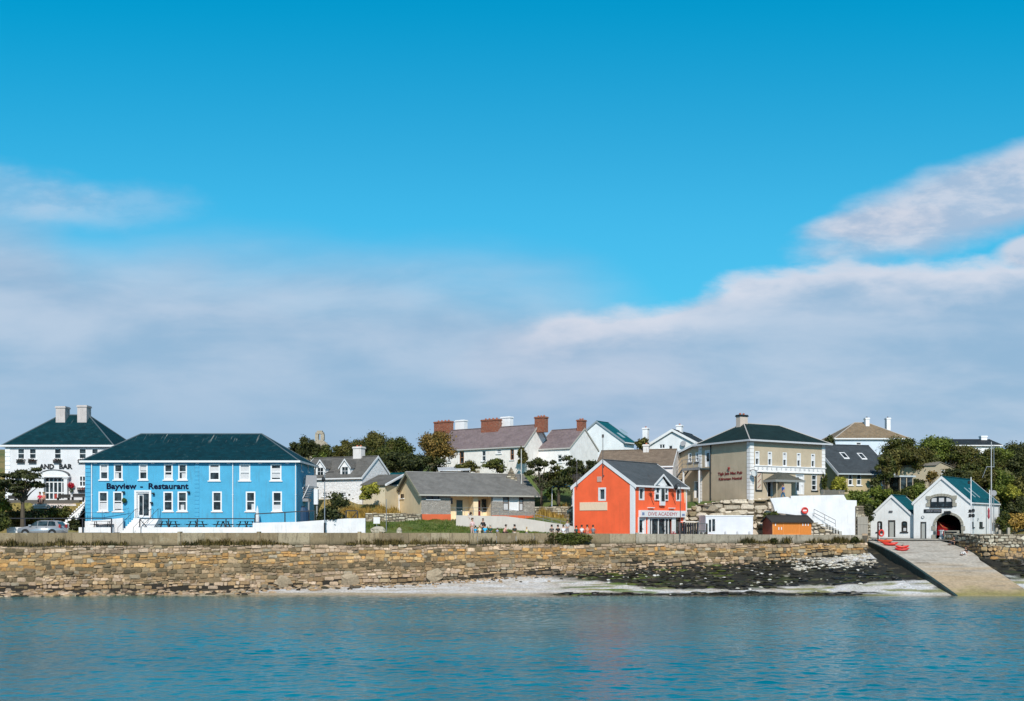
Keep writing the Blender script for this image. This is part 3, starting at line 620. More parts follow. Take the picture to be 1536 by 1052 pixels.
def dormer(H, u, v, w_, zb, zt, zp, dep, mat, rmat, win=True):
    mb = MB(); mb.poly([(u-w_/2, v, zb), (u+w_/2, v, zb), (u+w_/2, v, zt), (u, v, zp), (u-w_/2, v, zt)])
    for sg in (-1, 1): mb.poly([(u+sg*w_/2, v, zb), (u+sg*w_/2, v, zt), (u+sg*w_/2, v+dep, zt), (u+sg*w_/2, v+dep, zb)])
    o = mb.build('dormer', mat, H.root)
    r_ = MB()
    for sg in (-1, 1): sl_ = (zp-zt)/(w_/2); r_.slab([(u+sg*(w_/2+.15), v-.15, zt-.15*sl_+.1), (u, v-.15, zp+.1), (u, v+dep, zp+.1), (u+sg*(w_/2+.15), v+dep, zt-.15*sl_+.1)], (0, 0, -.08))
    r_.build('dormer_roof', rmat, o)
    b_ = MB()
    for sg in (-1, 1): sl_ = (zp-zt)/(w_/2); b_.slab([(u+sg*(w_/2+.17), v-.2, zt-.17*sl_+.13), (u, v-.2, zp+.13), (u, v-.155, zp+.13), (u+sg*(w_/2+.17), v-.155, zt-.17*sl_+.13)], (0, 0, -.2))
    b_.build('bargeboard', TRIM, o)
    if win:
        b_ = MB(); x0, x1, z0, z1 = u-w_*.33, u+w_*.33, zb+.12, zt+.05
        b_.box(x0, x1, v-.05, v-.01, z0, z1); wi = b_.build('dormer_window', TRIM, o)
        b_ = MB(); e = .07
        for (a, b) in ((x0+e, u-.03), (u+.03, x1-e)):
            for (c, d) in ((z0+e, (z0+z1)/2-.03), ((z0+z1)/2+.03, z1-e)): b_.box(a, b, v-.065, v-.052, c, d)
        b_.build('pane', GLASS, wi)
for px in (481.5, 518.5):
    u = H.t('front', px)-.3; sl_ = (zr-ze)/(H.D/2); dormer(H, u, .35, 1.4, ze+.12, ze+1.25, ze+2.1, 2.6, plaster('dormer_white', (.78, .77, .78), (.4, .36, .3), .3), SLG(1))
# ---- teal-roof annex behind the bungalow
TEALR = slate('teal_sheet_roof', (.005, .10, .125), 0, .5, .3, .1)
H = House('teal_roofed_annex', 'small white annex with a teal roof beside the cream bungalow', 'building', 577, 119.5, 8.2, -18, W=3.0, D=5.)
ze = H.zz(727, 0, 0); zr = H.zz(712, 0, 2.5)
H.walls(plaster('annex_white', (.60, .62, .68), (.4, .4, .4), .2), ze, gable=(('left', 'right'), zr)); H.gable_roof(ze, zr, TEALR, ov=.3, gov=.4, bh=.12)
H = House('cottage_extension', 'low cream extension with dark sloping roof at the gable of the dormer cottage', 'building', 545, 117.5, 8.9, -25, W=3.0, D=3.6)
ze = H.zz(729, 0, 0); H.walls(plaster('extension_cream', (.60, .52, .38), (.4, .35, .25), .25), ze)
q = MB(); q.slab([(-.25, -.3, ze), (H.W+.2, -.3, ze), (H.W+.2, H.D+.1, ze+1.35), (-.25, H.D+.1, ze+1.35)], (0, 0, .12)); q.build('roof', SLG(0), H.root)
q = MB(); q.slab([(H.W+.202, -.34, ze+.15), (H.W+.202, H.D+.1, ze+1.5), (H.W+.45, H.D+.1, ze+1.5), (H.W+.45, -.34, ze+.15)], (0, 0, -.2)); q.build('bargeboard', TRIM, H.root)
# ---- grey roofed bungalow
CREAM = plaster('cream_render', (.82, .65, .43), (.4, .33, .22), .25)
GST = brickm('grey_stone_cladding', (.30, .275, .25), (.42, .385, .35), (.12, .11, .10), .35, .09, .012)
H = House('cream_bungalow', 'single-storey bungalow with grey slate roof, cream gable and grey stone front', 'building', 632, 112, 7.05, 25, W_px=802, D_px=597)
ze = H.zz(739, 0, 0); zr = H.zz(710, 0, H.D/2); W = H.W; F = H.F['front']
def tt(px): return H.t('front', px)
H.window('front', (640, 742, 659, 749), bars=0, mull=1, fr=plain('brown_frame', (.06, .035, .025), .6), fw=.06, sillmat=TRIM)
a, b = tt(676), tt(737.5)                       # recessed porch
H.op['front'].append((a, b, 0.12, ze-.12, False))
H.window('left', (600.5, 741, 606, 747.5), bars=1, fr=plain('brown_frame', (.06, .035, .025), .6), fw=.06)
c1 = tt(737.5)
wb = H.rect('front', 755, 743, 785, 766)
t_, u_ = wb[0], wb[1]
H.window('front', r=(t_, t_+.7, wb[2], wb[3]), bars=1, fr=plain('brown_frame', (.06, .035, .025), .6), fw=.06, blind=[(0, 1, 0, .7)], sill=False)
H.window('front', r=(t_+.75, t_+2.0, wb[2], wb[3]), bars=0, fw=.05, sill=False, glass=plain('white_panel', (.75, .75, .78), .5))
H.window('front', r=(t_+2.05, u_, wb[2], wb[3]), bars=1, fr=plain('brown_frame', (.06, .035, .025), .6), fw=.06, blind=[(0, 1, 0, .7)], sill=False)
H.walls(GST, ze, sides=('front',), depth=.2, name='stone_front')
H.walls(CREAM, ze, gable=(('left', 'right'), zr), sides=('left', 'right', 'back'))
mb = MB(); yb = 1.5
mb.poly([(a, yb, 0), (b, yb, 0), (b, yb, ze), (a, yb, ze)]); mb.poly([(a, .2, 0), (a, yb, 0), (a, yb, ze), (a, .2, ze)]); mb.poly([(b, .2, 0), (b, yb, 0), (b, yb, ze), (b, .2, ze)]); mb.poly([(a, .2, ze-.02), (b, .2, ze-.02), (b, yb, ze-.02), (a, yb, ze-.02)]); mb.poly([(a, .2, .12), (b, .2, .12), (b, yb, .12), (a, yb, .12)])
mb.build('porch_recess', CREAM, H.root)
mb = MB(); p0, p1 = tt(703), tt(716); mb.box(p1-.45, p1+.15, .1, 1.49, .13, ze-.03); mb.build('porch_pier', CREAM, H.root)
PB = Face((0, 1.5), (1, 0), (0, -1)); H.F['porch'] = PB
for (x0, x1, m_, nm) in ((692, 701, plain('slate_blue_door', (.035, .075, .085), .5), 'door'), (718, 728, plain('red_door', (.16, .012, .012), .5), 'door')):
    q = MB(); q.fbox(PB, tt(x0), tt(x1), .14, 2.35, .01, .07); o = q.build(nm, m_, H.root); q = MB(); q.fbox(PB, tt(x1)-.2, tt(x1)-.1, 1.1, 1.18, .07, .13); q.build('handle', TRIM, o)
q = MB(); q.fbox(PB, tt(677), tt(686), 1.9, 2.6, .01, .05); q.fbox(PB, tt(730), tt(737), 1., 2.5, .01, .05); q.build('porch_window', GLASS, H.root)
OR2 = plaster('orange_plinth', (.62, .13, .05), (.3, .1, .05), .2)
mb = MB(); mb.fbox(F, -.02, a, -1.2, H.z('front', 1, 771.5), .01, .07); mb.build('plinth', OR2, H.root); mb = MB(); mb.fbox(F, b, W+.02, -1.2, H.z('front', 1, 773), .01, .07); mb.build('plinth', OR2, H.root)
mb = MB(); mb.fbox(F, tt(739), tt(754), wb[3]-.75, wb[3]-.1, .01, .05); mb.build('white_fascia_panel', TRIM, H.root)
H.gable_roof(ze, zr, slate('bungalow_slate', (.175, .17, .165), 0, .3, .45, .2, (.20, .19, .15), .3), ov=.55, gov=.45, fascia=plain('cream_fascia', (.42, .40, .36), .6), barge=plain('olive_barge', (.30, .28, .20), .6), ridge=plain('ridge_tile', (.35, .34, .33), .7), bh=.18)
HBU = H
# ---- terraced row on the hill
PUR = lambda ax: slate('purple_slate', (.20, .155, .165), ax, .3, .4, .22, (.34, .28, .20), .35)
OLDW = plaster('flaking_limewash', (.84, .79, .76), (.38, .31, .24), .6, 2.2)
H = House('terrace_house', 'long weathered white house with purple slate roof behind the bungalow, largest of the hill row', 'house', 787, 134, 13.3, -35, W=15.5, D=6.6, anchor='r')
ze = H.zz(668.5, H.W, 0); zr = H.zz(638.5, H.W, 3.3)
BRN = plain('rust_frame', (.25, .12, .06), .7)
for (a, b, c, d, k_) in ((689.5, 696, 677, 696, BRN), (722.5, 729, 676, 692, TRIM), (745, 752, 674.5, 680.5, TRIM), (765.5, 771, 674, 690, BRN), (671, 676, 688, 694, TRIM)): H.window('front', (a, c, b, d), fr=k_, fw=.12, bars=1)
H.walls(OLDW, ze, gable=(('left', 'right'), zr)); H.gable_roof(ze, zr, PUR(0), ov=.2, gov=.1, bh=.12, barge=plain('old_verge', (.45, .42, .38), .7), fascia=plain('old_gutter', (.5, .48, .46), .7))
def brick_stack(H, px, y0, y1, wpx, v, pots, mat=BRICKR, dep=1.0, f='front'):
    u = None; k_ = (px-768)/1500; o = H.wp(0, v); u = H.solve(px, o, H.u); Y = H.wp(u, v)[1]; w_ = wpx/1500*Y/max(.6, H.u[0])
    c = H.chimney(u, v, w_, dep, H.zz(y1, u, v)-.8, H.zz(y0, u, v), mat, pots); return c
brick_stack(H, 665.5, 632.5, 644, 24, 3.3, 4); brick_stack(H, 737, 629.5, 645, 25, 3.0, 4); brick_stack(H, 812, 625.5, 640, 14, 3.3, 3)
brick_stack(H, 692, 630.5, 642, 14, 4.6, 0, WHITE, .8); brick_stack(H, 760.5, 625.5, 638, 14, 4.4, 0, WHITE, .8)
P2 = H.wp(H.W, 3.4)
H = House('end_terrace_house', 'smaller white end house of the hill row with one red brick chimney', 'house', 855, 134, 12.8, -35, W=5.2, D_px=897, anchor='r')
ze = H.zz(671.5, H.W, 0); zr = H.zz(644, H.W, H.D/2)
H.window('front', (836, 682, 843, 694), bars=1); H.walls(plaster('old_white', (.86, .83, .83), (.45, .4, .33), .35, 1.6), ze, gable=(('left', 'right'), zr))
H.gable_roof(ze, zr, PUR(0), ov=.15, gov=.08, bh=.1, barge=plain('old_verge', (.45, .42, .38), .7), fascia=plain('old_gutter', (.5, .48, .46), .7)); H.chimney(H.W-.45, H.D/2, .85, 1.15, zr-.6, zr+1.3, BRICKR, 2)
H.text('right', 'SKIBBEREEN'[:6], 868, 885, 676.5, 3, plain('faded_letters', (.45, .44, .46), .7), bold=0) if False else None
# ---- big white gable with teal roof
H = House('white_gabled_house', 'plain white gabled house with teal sheet roof behind the end of the hill row', 'house', 935, 150, 14.5, 52, W_px=951, D_px=857)
ze = H.zz(662, 0, 0); zr = H.zz(633, 0, H.D/2)
H.walls(plaster('cool_white', (.86, .89, .93), (.5, .5, .5), .15), ze, gable=(('left', 'right'), zr)); H.gable_roof(ze, zr, TEALR, ov=.4, gov=.15, bh=.14, barge=plain('grey_verge', (.3, .35, .4), .6))
for i, u in enumerate((1.2, 3.0, 4.2)):
    q = MB(); sl_ = (zr-ze)/(H.D/2); v0 = .8+i*.7
    q.slab([(u, v0, ze+v0*sl_+.2), (u+.7, v0, ze+v0*sl_+.2), (u+.7, v0+1.1, ze+(v0+1.1)*sl_+.2), (u, v0+1.1, ze+(v0+1.1)*sl_+.2)], (0, 0, -.08)); q.build('skylight', plain('skylight_glass', (.35, .42, .45), .2), H.root)
# ---- brown-roofed long building
BRS = lambda ax: slate('brown_slate', (.20, .15, .115), ax, .22, .5, .3, (.33, .27, .18), .35)
H = House('brown_roofed_building', 'long low building with weathered brown slate roof behind the orange dive shop', 'building', 1009, 118.5, 8.2, -17, W_px=893, D=7.4, anchor='r')
ze = H.zz(699, H.W, 0); zr = H.zz(675.5, H.W, 3.7)
H.walls(WHITED, ze, gable=(('left', 'right'), zr)); H.gable_roof(ze, zr, BRS(0), ov=.2, gov=.05, bh=.1)
brick_stack(H, 969.5, 667, 680, 8, 3.4, 1, WHITED, .7)
# ---- white house with black roof
H = House('black_roofed_house', 'white gabled house with black slate roof between the brown roof and the beige hostel', 'house', 1046, 140, 13.5, 63, W=9.0, D_px=973)
ze = H.zz(665, 0, 0); zr = H.zz(645.5, 0, H.D/2)
BLR = lambda ax: slate('black_slate', (.03, .035, .04), ax, .3, .45, .25)
H.window('left', (989, 665.5, 997.5, 673), bars=0, mull=1, fw=.09); H.window('left', (1003, 668, 1009, 674), bars=0, fw=.09)
H.walls(plaster('cool_white2', (.74, .76, .80), (.5, .5, .5), .15), ze, gable=(('left', 'right'), zr)); H.gable_roof(ze, zr, BLR(0), ov=.5, gov=.3, bh=.25)
q = MB(); q.lathe([(.0, -.02), (.3, .02), (.42, .12)], 12); o = q.build('satellite_dish', plain('dish_grey', (.3, .3, .32), .5), H.root); tq = H.t('left', 1026); o.location = (-.3, tq, H.z('left', tq, 666)); o.rotation_euler = (0, -1.2, 0)
H.chimney(3.2, H.D/2, .8, .8, zr-.6, zr+1.0, WHITE, 1)
lo = H.wp(-.4, H.D+.2); H.chimney(-.45+.8, H.D+.55, .75, .75, ze-1.5, H.zz(641.5, 0, H.D), WHITE, 1)
# ---- beige hostel
BEI = plaster('beige_render', (.47, .385, .28), (.22, .18, .12), .25); QW = plaster('quoin_white', (.76, .74, .74), (.5, .5, .5), .15)
H = House('beige_hostel', 'large beige two-storey corner building with white quoins and dark green hipped roof', 'building', 1125, 113, 9.35, 30, W_px=1237, D_px=1014)
D1 = H.t('left', 1050.5); ze = H.zz(657.5, 0, 0); zr = H.zz(637, H.W/2, D1/2); W = H.W
zw0, zw1 = H.z('front', 1, 698), H.z('front', 1, 676.8)
for c in (1136, 1154.9, 1177.2, 1198.3, 1219.7):
    t = H.t('front', c); H.window('front', r=(t-.33, t+.33, zw0, zw1), arch=True, fw=.12, depth=.2, bars=1, blind=[(0, 1, .55, .95)], pr=.02)
F = H.F['front']; FL = H.F['left']; zg = H.z('front', 0, 747)
for (a, y0, b, y1, m_) in ((1170, 722, 1186, 741, 1), (1217.5, 712.5, 1225.5, 736, 0)): H.window('front', (a, y0, b, y1), mull=m_, bars=2, fw=.1, depth=.18, sillmat=BLACK)
H.door('front', (1193.5, 711.5, 1206.5, 742), fw=.13, glassy=(.15, .5, .2, .9), depth=.2)
H.door('front', (1151, 720, 1159.5, 745), mat=BLACK, fw=.08, depth=.35)
for (a, y0, b, y1) in ((1032.5, 680, 1037.5, 694), (1043.5, 679, 1048, 693)): H.window('left', (a, y0, b, y1), fw=.12, sillmat=BLACK, depth=.15, pr=.06)
H.door('left', (1057, 675.5, 1065, 700.5), fw=.14, glassy=(.1, .9, .35, .9)); H.door('left', (1041, 722, 1048.5, 747), mat=plain('dark_green_door', (.01, .03, .03), .5), fw=.06, depth=.4)
zt2 = H.zz(683, 0, H.D)
H.walls(BEI, ze, sides=('front', 'right', 'back'), hgt={'back': zt2}, depth=.2)
mb = MB(); wallpanel(mb, FL, 0, D1, -1.5, ze, [o for o in H.op['left'] if o[0] < D1], .18); wallpanel(mb, FL, D1, H.D, -1.5, zt2, [o for o in H.op['left'] if o[0] >= D1], .18)
mb.poly([FL.p(D1, zt2), FL.p(H.D, zt2), FL.p(D1, ze)]); mb.build('side_wall', BEI, H.root)
HR = [slate('dark_green_slate', (.014, .03, .03), ax, .3, .45, .25) for ax in (0, 1)]
H.hip_roof(ze, zr, HR, r=3.0, r2=3.2, ov=.55, u0=0, v1=D1, caps=plain('pale_hip_tile', (.45, .42, .40), .8), fascia=plain('grey_gutter', (.50, .51, .54), .6))
q = MB(); q.slab([(-.45, D1+.3, ze-.05), (W*.8, D1+.3, ze-.05), (W*.8, H.D+.5, zt2-.15), (-.45, H.D+.5, zt2-.15)], (0, 0, .12)); o = q.build('rear_roof', HR[1], H.root)
q = MB(); q.slab([(-.5, D1+.1, ze+.12), (-.452, D1+.1, ze+.12), (-.452, H.D+.55, zt2+.02), (-.5, H.D+.55, zt2+.02)], (0, 0, -.25)); q.build('bargeboard', TRIM, o)
H.quoins('front', 0.002, .55, zg-.3, ze-.25, QW, .42, .06, .04); H.quoins('left', -.06, .45, zg-.3, ze-.25, QW, .42, .06, .04)
H.quoins('left', D1-.3, D1+.3, zg-.3, ze-.25, QW, .42, .06, .04); H.quoins('front', W-.5, W+.03, zw0-.9, ze-.25, QW, .42, .06, .04)
zb1, zb0 = H.z('front', 1, 698), H.z('front', 1, 706.5)
t0, t1 = .6, W-.05; mb = MB(); mb.fbox(F, t0, t1, zb0, zb1-.1, .0, .12); mb.fbox(F, t0-.05, t1+.1, zb1-.1, zb1, .0, .22); mb.fbox(F, t0-.05, t1+.1, zb0-.12, zb0-.002, .0, .2)
o = mb.build('sign_band', QW, H.root)
txt = 'JOELEYHODONNELL'; GREYL = plain('grey_letters', (.22, .23, .27), .6)
for i, ch in enumerate(txt):
    tc = t0+.45+(t1-t0-.9)*i/(len(txt)-1); facetext(F, ch, tc-.11, tc+.11, zb0+.12, (zb1-zb0)*.5, GREYL, o, .125, .0, 'letter', .01)
RED = plain('dark_red_letters', (.22, .02, .02), .6)
H.text('left', 'Tigh Joe Mac Pub', 1113, 1077, 712, 4.6, RED, bold=.015) if False else None
def ltext(H, txt, pxl, pxr, py, hp, mat, bold=.02):
    a, b = H.t('left', pxl), H.t('left', pxr); z0 = H.z('left', (a+b)/2, py); zh = H.z('left', (a+b)/2, py-hp)-z0
    return facetext(H.F['left'], txt, a, b, z0, zh, mat, H.root, .03, bold)
ltext(H, 'Tigh Joe Mac Pub', 1077.3, 1113.8, 712, 4.2, RED); ltext(H, 'Kilronan Hostel', 1078.7, 1113, 720, 4.2, RED)
t = H.t('left', 1094); zc = H.z('left', t, 703.5); q = MB(); q.lathe([(.02, -.24), (.1, -.22), (.05, -.1), (.15, .05), (.12, .2)], 8, FL.p(t, zc, .08)); q.build('emblem', RED, H.root)
q = MB(); tcr = H.t('front', 1132.8); t2 = H.t('front', 1142.5); zl, zh = H.z('front', tcr, 737), H.z('front', tcr, 708); q.fbox(F, tcr, t2, zl, zh, .0, .12); o = q.build('menu_board', BLACK, H.root)
q = MB(); q.fbox(F, tcr+.12, t2-.12, zl+.15, zh-.15, .12, .135); q.build('menu_sheet', plain('menu_cream', (.55, .46, .36), .6), o)
q = MB()
for i in range(3): zc = zl+.35+i*.62; q.tube(F.p(tcr+.25, zc, .145), F.p(t2-.28, zc+.4, .145), .035, .035, 5)
q.build('menu_print', RED, o)
q = MB(); tq = H.t('front', 1129.5)-.35; zc = H.z('front', 0, 710.5); q.lathe([(.34, -.05), (.34, .05)], 16); 
bs = q.build('bracket_sign', plain('sign_pale', (.55, .57, .58), .5), H.root); bs.location = (-.05, -.75, zc); bs.rotation_euler = (math.radians(90), 0, math.radians(-25))
q = MB(); q.path([(-.05, -.05, zc+.35), (-.05, -.5, zc+.42), (-.05, -1.1, zc+.3), (-.05, -1.16, zc-.2), (-.05, -.9, zc-.5), (-.05, -.4, zc-.3)], .035); q.build('sign_bracket', BLACK, H.root)
# porch canopy
ta, tb = H.t('front', 1146), H.t('front', 1194); zp0, zp1 = H.z('front', ta, 720), H.z('front', ta, 708.5); tm = ta+(tb-ta)*.34
mb = MB(); e0, e1 = (ta, -.05, zp0), (tb, -.05, zp0); f0, f1 = (ta-.1, -1.9, zp0-.05), (tb-.6, -1.9, zp0-.05); g0, g1 = (ta+1.2, -.9, zp1), (tb-1.8, -.05, zp1)
mb.add([e0, e1, f1, f0, g0, g1], [(3, 2, 5, 4), (2, 1, 5), (0, 3, 4), (0, 4, 5, 1), (0, 1, 2, 3)]); o = mb.build('porch_canopy', slate('canopy_slate', (.10, .10, .085), 0, .2, .3, .3), H.root)
mb = MB(); mb.box(ta-.15, tb-.55, -1.98, -1.9, zp0-.28, zp0-.03); mb.box(ta-.15, ta-.07, -1.9, -.02, zp0-.28, zp0-.03); mb.build('canopy_fascia', plain('fascia_grey', (.25, .25, .24), .6), o)
mb = MB(); mb.tube((ta+.3, -1.7, zg-.1), (ta+.3, -1.7, zp0-.28), .06); mb.box(ta+1.35, ta+2.5, -1.75, -.0, zg-.1, zp0-.28); mb.build('canopy_pier', BEI, o)
H.pipe('left', 1066.7, zg-.3, ze-.3, BLACK, .06); H.pipe('front', 1239, zg, ze-.3, TRIM, .05) if False else None
cu = H.wp(0, 0); H.chimney(2.9, D1/2+.2, 1.2, .7, zr-.55, zr+1.0, plaster('chimney_beige', (.55, .46, .40), (.3, .25, .2), .3), 2, cap=BLACK)
HH = H
# external landing and stair on the hostel's side
t0, t1 = H.t('left', 1040), H.t('left', 1067); za = H.z('left', t1, 701.5); dp = 2.3
st = root('fire_escape_stair', 'grey metal landing and stair climbing to the upper side door of the beige hostel', 'staircase', H.root.location, H.th)
mb = MB(); lo, hi = min(t0, t1), max(t0, t1); lo += .1
mb.fbox(FL, lo, hi, za-.25, za-.08, .08, dp-.6); mb.build('landing', plain('landing_dark', (.03, .05, .06), .6), st)
mb = MB(); mb.fbox(FL, lo, hi, za-.3, za, dp-.6, dp-.52); mb.build('landing_edge', STEEL, st)
mb = MB(); n = 14; tz = hi+.05; zend = zg+.1; run = 4.2
for i in range(n): f_ = i/n; mb.fbox(FL, hi+run*f_, hi+run*(f_+1/n), za-.2-(za-zend)*f_-.05, za-.2-(za-zend)*f_, .7, dp-.6)
mb.build('treads', STEEL, st)
mb = MB()
for dd in (.66, dp-.58): mb.slab([FL.p(hi, za-.05, dd), FL.p(hi+run, zend, dd), FL.p(hi+run, zend-.25, dd), FL.p(hi, za-.3, dd)], tuple(Vector(FL.p(0, 0, .05))-Vector(FL.p(0, 0, 0))))
mb.build('stringer', plain('stringer_dark', (.05, .06, .07), .5), st)
mb = MB()
for zz in (.5, 1.0): mb.tube(FL.p(hi, za+zz, dp-.55), FL.p(hi+run, zend+zz, dp-.55), .03); mb.tube(FL.p(lo, za+zz, dp-.55), FL.p(hi, za+zz, dp-.55), .03)
for i in range(6): f_ = i/5; mb.tube(FL.p(hi+run*f_, za-(za-zend)*f_, dp-.55), FL.p(hi+run*f_, za+1-(za-zend)*f_, dp-.55), .03)
for i in range(4): f_ = i/3; mb.tube(FL.p(lo+(hi-lo)*f_, za, dp-.55), FL.p(lo+(hi-lo)*f_, za+1, dp-.55), .03)
mb.build('railing', STEEL, st)
for tq in (hi-.1, lo+.2): mb = MB(); mb.fbox(FL, tq-.08, tq+.08, zg-.5, za-.3, dp-.75, dp-.6); mb.build('post', TRIM, st)
# ---- slate cottage with skylights
DKS = lambda ax: slate('blue_grey_slate', (.055, .065, .075), ax, .3, .45, .18)
H = House('skylight_house', 'beige house with dark slate roof and two skylights beside the hostel', 'house', 1258, 126, 10.4, 14, W_px=1334, D=10.2)
ze = H.zz(707, 0, 0); zr = H.zz(668.5, 0, 5.1)
for (a, b) in ((1272.5, 1279), (1285, 1292), (1308, 1315), (1322, 1328)): H.window('front', (a, 711, b, 728), fw=.1, depth=.16, bars=1)
H.walls(plaster('sand_render', (.46, .37, .22), (.25, .2, .12), .25), ze, gable=(('left', 'right'), zr)); H.gable_roof(ze, zr, DKS(0), ov=.55, gov=.4, bh=.3, fascia=plain('pale_grey_fascia', (.45, .5, .53), .6))
sl_ = (zr-ze)/5.1
for px, py in ((1266.5, 685), (1293, 685.5)):
    vv = (Z(py, 128.5)-H.z0-ze)/sl_; o_ = H.wp(0, vv); u = H.solve(px, o_, H.u)
    q = MB(); q.slab([(u-.4, vv-.6, ze+(vv-.6)*sl_+.22), (u+.4, vv-.6, ze+(vv-.6)*sl_+.22), (u+.4, vv+.6, ze+(vv+.6)*sl_+.22), (u-.4, vv+.6, ze+(vv+.6)*sl_+.22)], (0, 0, -.1)); o = q.build('skylight', TRIM, H.root)
    q = MB(); q.slab([(u-.27, vv-.45, ze+(vv-.45)*sl_+.23), (u+.27, vv-.45, ze+(vv-.45)*sl_+.23), (u+.27, vv+.45, ze+(vv+.45)*sl_+.23), (u-.27, vv+.45, ze+(vv+.45)*sl_+.23)], (0, 0, -.02)); q.build('pane', GLASS, o)
u0 = H.t('front', 1341); mb = MB(); mb.box(u0, u0+1.9, -1.2, 1.5, 0, ze-.7); o = mb.build('conservatory', GLASS, H.root)
mb = MB(); mb.box(u0-.2, u0+2.2, -1.4, 1.6, ze-.7, ze-.5); mb.build('conservatory_roof', plain('pale_grey_fascia', (.45, .5, .53), .6), o)
mb = MB(); [mb.box(u0+x-.05, u0+x+.05, -1.26, -1.2, 0, ze-.7) for x in (.05, .95, 1.85)]; mb.build('conservatory_post', BEI, o)
# ---- far hipped house, beige hall, house behind the wood
H = House('lichened_roof_house', 'pale house high on the hill with lichen-brown hipped roof and two white chimneys', 'house', 1253, 160, 16.0, 0, W_px=1362, D=10)
ze = H.zz(657, 0, 0); zr = H.zz(634, 0, 5)
LR = [slate('lichen_slate', (.22, .17, .12), ax, .3, .4, .3, (.42, .24, .08), .6) for ax in (0, 1)]
H.window('front', (1284, 663.5, 1292, 668), bars=0); H.window('front', (1332, 663.5, 1340, 668), bars=0)
H.walls(plaster('pale_blue_white', (.58, .66, .78), (.5, .5, .5), .1), ze); H.hip_roof(ze, zr, LR, r=4.8, ov=.3, caps=plain('pale_hip_tile', (.45, .42, .40), .8))
for px in (1300, 1331.5): u = H.solve(px, H.wp(0, 4.2), H.u); H.chimney(u, 4.2, .62, .9, zr-1.4, H.zz(627, u, 4), WHITE, 1, potmat=BLACK)
H = House('beige_hall', 'plain beige hall with shallow roof half hidden behind the boathouse', 'building', 1404, 134, 11.0, -40, W_px=1350, D_px=1432, anchor='r')
ze = H.zz(699, H.W, 0); zt = ze+.3
H.window('right', (1412, 705, 1417, 712), bars=0, fw=.15); H.window('right', (1419, 706, 1424, 712), bars=0, fw=.15)
H.walls(plaster('hall_beige', (.52, .44, .32), (.3, .26, .2), .2), ze, gable=(('right', 'left'), ze+.5, .2))
q = MB(); q.slab([(-.2, -.2, ze+.05), (H.W+.1, -.2, ze+.05), (H.W+.1, H.D*.2, ze+.55), (-.2, H.D*.2, ze+.55)], (0, 0, .1)); q.slab([(-.2, H.D*.2, ze+.55), (H.W+.1, H.D*.2, ze+.55), (H.W+.1, H.D+.2, ze-.05), (-.2, H.D+.2, ze-.05)], (0, 0, .1)); q.build('roof', plain('hall_roof', (.22, .2, .17), .8), H.root)
H = House('ridge_top_house', 'house on the skyline behind the right-hand wood, only its dark roof and white chimney showing', 'house', 1428, 165, 16.5, 0, W_px=1500, D=8)
ze = H.zz(668, 0, 0); zr = H.zz(660.8, 0, 4); H.walls(WHITE, ze, gable=(('left', 'right'), zr)); H.gable_roof(ze, zr, BLR(0)); H.chimney(H.W-.9, 4, 1.0, .8, zr-.5, zr+.75, WHITE, 0)
# ---- orange dive shop
ORA = plaster('orange_render', (.90, .132, .044), (.45, .09, .04), .35)
H = House('dive_shop', 'bright orange two-storey dive shop with white trim and grey slate roof', 'building', 951, 106, 5.1, 48, W_px=1030, D_px=860)
ze = H.zz(727, 0, 0); zr = H.zz(691.5, 0, H.D/2); F, FL = H.F['front'], H.F['left']; W = H.W
H.window('left', (897.5, 731.5, 909, 751.5), bars=0, fw=.2, depth=.16, pr=.05, sill=False)
H.window('front', (958.2, 731.5, 966.5, 750.5), bars=0, fw=.16, depth=.16, pr=.05, sill=False); H.window('front', (1014, 733, 1021.5, 752), bars=0, fw=.16, depth=.16, pr=.05, sill=False)
zs = H.z('front', 1, 776); 
sd_ = H.rect('front', 973, 777, 1008, 800); sf = H.rect('front', 958, 777, 967, 800)
H.op['front'].append((sd_[0], sd_[1], .02, zs, False)); H.door('front', r=(sf[0], sf[1], .02, zs), glassy=(.2, .8, .3, .9), fw=.12)
w3 = H.rect('front', 1012.5, 777, 1021, 800); H.op['front'].append((w3[0], w3[1], .02, zs, False))
tcn = H.t('front', 991); cw = H.rect('front', 981, 727, 1001, 751)
H.walls(ORA, ze, gable=(('left', 'right'), zr), depth=.16)
DS = slate('mid_grey_slate', (.085, .095, .105), 0, .3, .45, .15)
H.gable_roof(ze, zr, DS, ov=.3, gov=.05, bh=.28, gut=.2)
q = MB(); e = .1
for (a, b) in ((sd_[0]-.25, sd_[0]+.1), (sd_[1]-.1, sd_[1]+.45), (sf[0]-.15, sf[0]), (sf[1], sf[1]+.1), (w3[0]-.2, w3[0]+.02)): q.fbox(F, a, b, 0, zs, .0, .1)
tw = sd_[1]-sd_[0]
for k_ in (.14, .43, .72, .86): q.fbox(F, sd_[0]+tw*k_-.05, sd_[0]+tw*k_+.05, 0, zs, -.12, -.03)
q.fbox(F, sd_[0], sd_[1], zs-.15, zs-.01, -.12, -.03); sfr = q.build('shopfront', TRIM, H.root)
q = MB(); q.fbox(F, sd_[0], sd_[1], 0, zs, -.17, -.14); q.fbox(F, w3[0], w3[1], 0, zs, -.17, -.14); q.build('pane', GLASS, sfr)
sb = H.rect('front', 957.5, 765, 1024.5, 775.5); q = MB(); q.fbox(F, sb[0], sb[1], zs+.02, H.z('front', 1, 765.5), .02, .35); sbo = q.build('sign_board', TRIM, H.root)
q = MB(); zt_ = H.z('front', 1, 765.5); zl_ = zs+.02; hh = (zt_-zl_)*.55
LET = plain('sign_red', (.45, .08, .10), .6)
facetext(F, 'DIVE ACADEMY', H.t('front', 968.5), H.t('front', 1012), zl_+(zt_-zl_)*.22, hh, LET, sbo, .355, .0, 'lettering', .01)
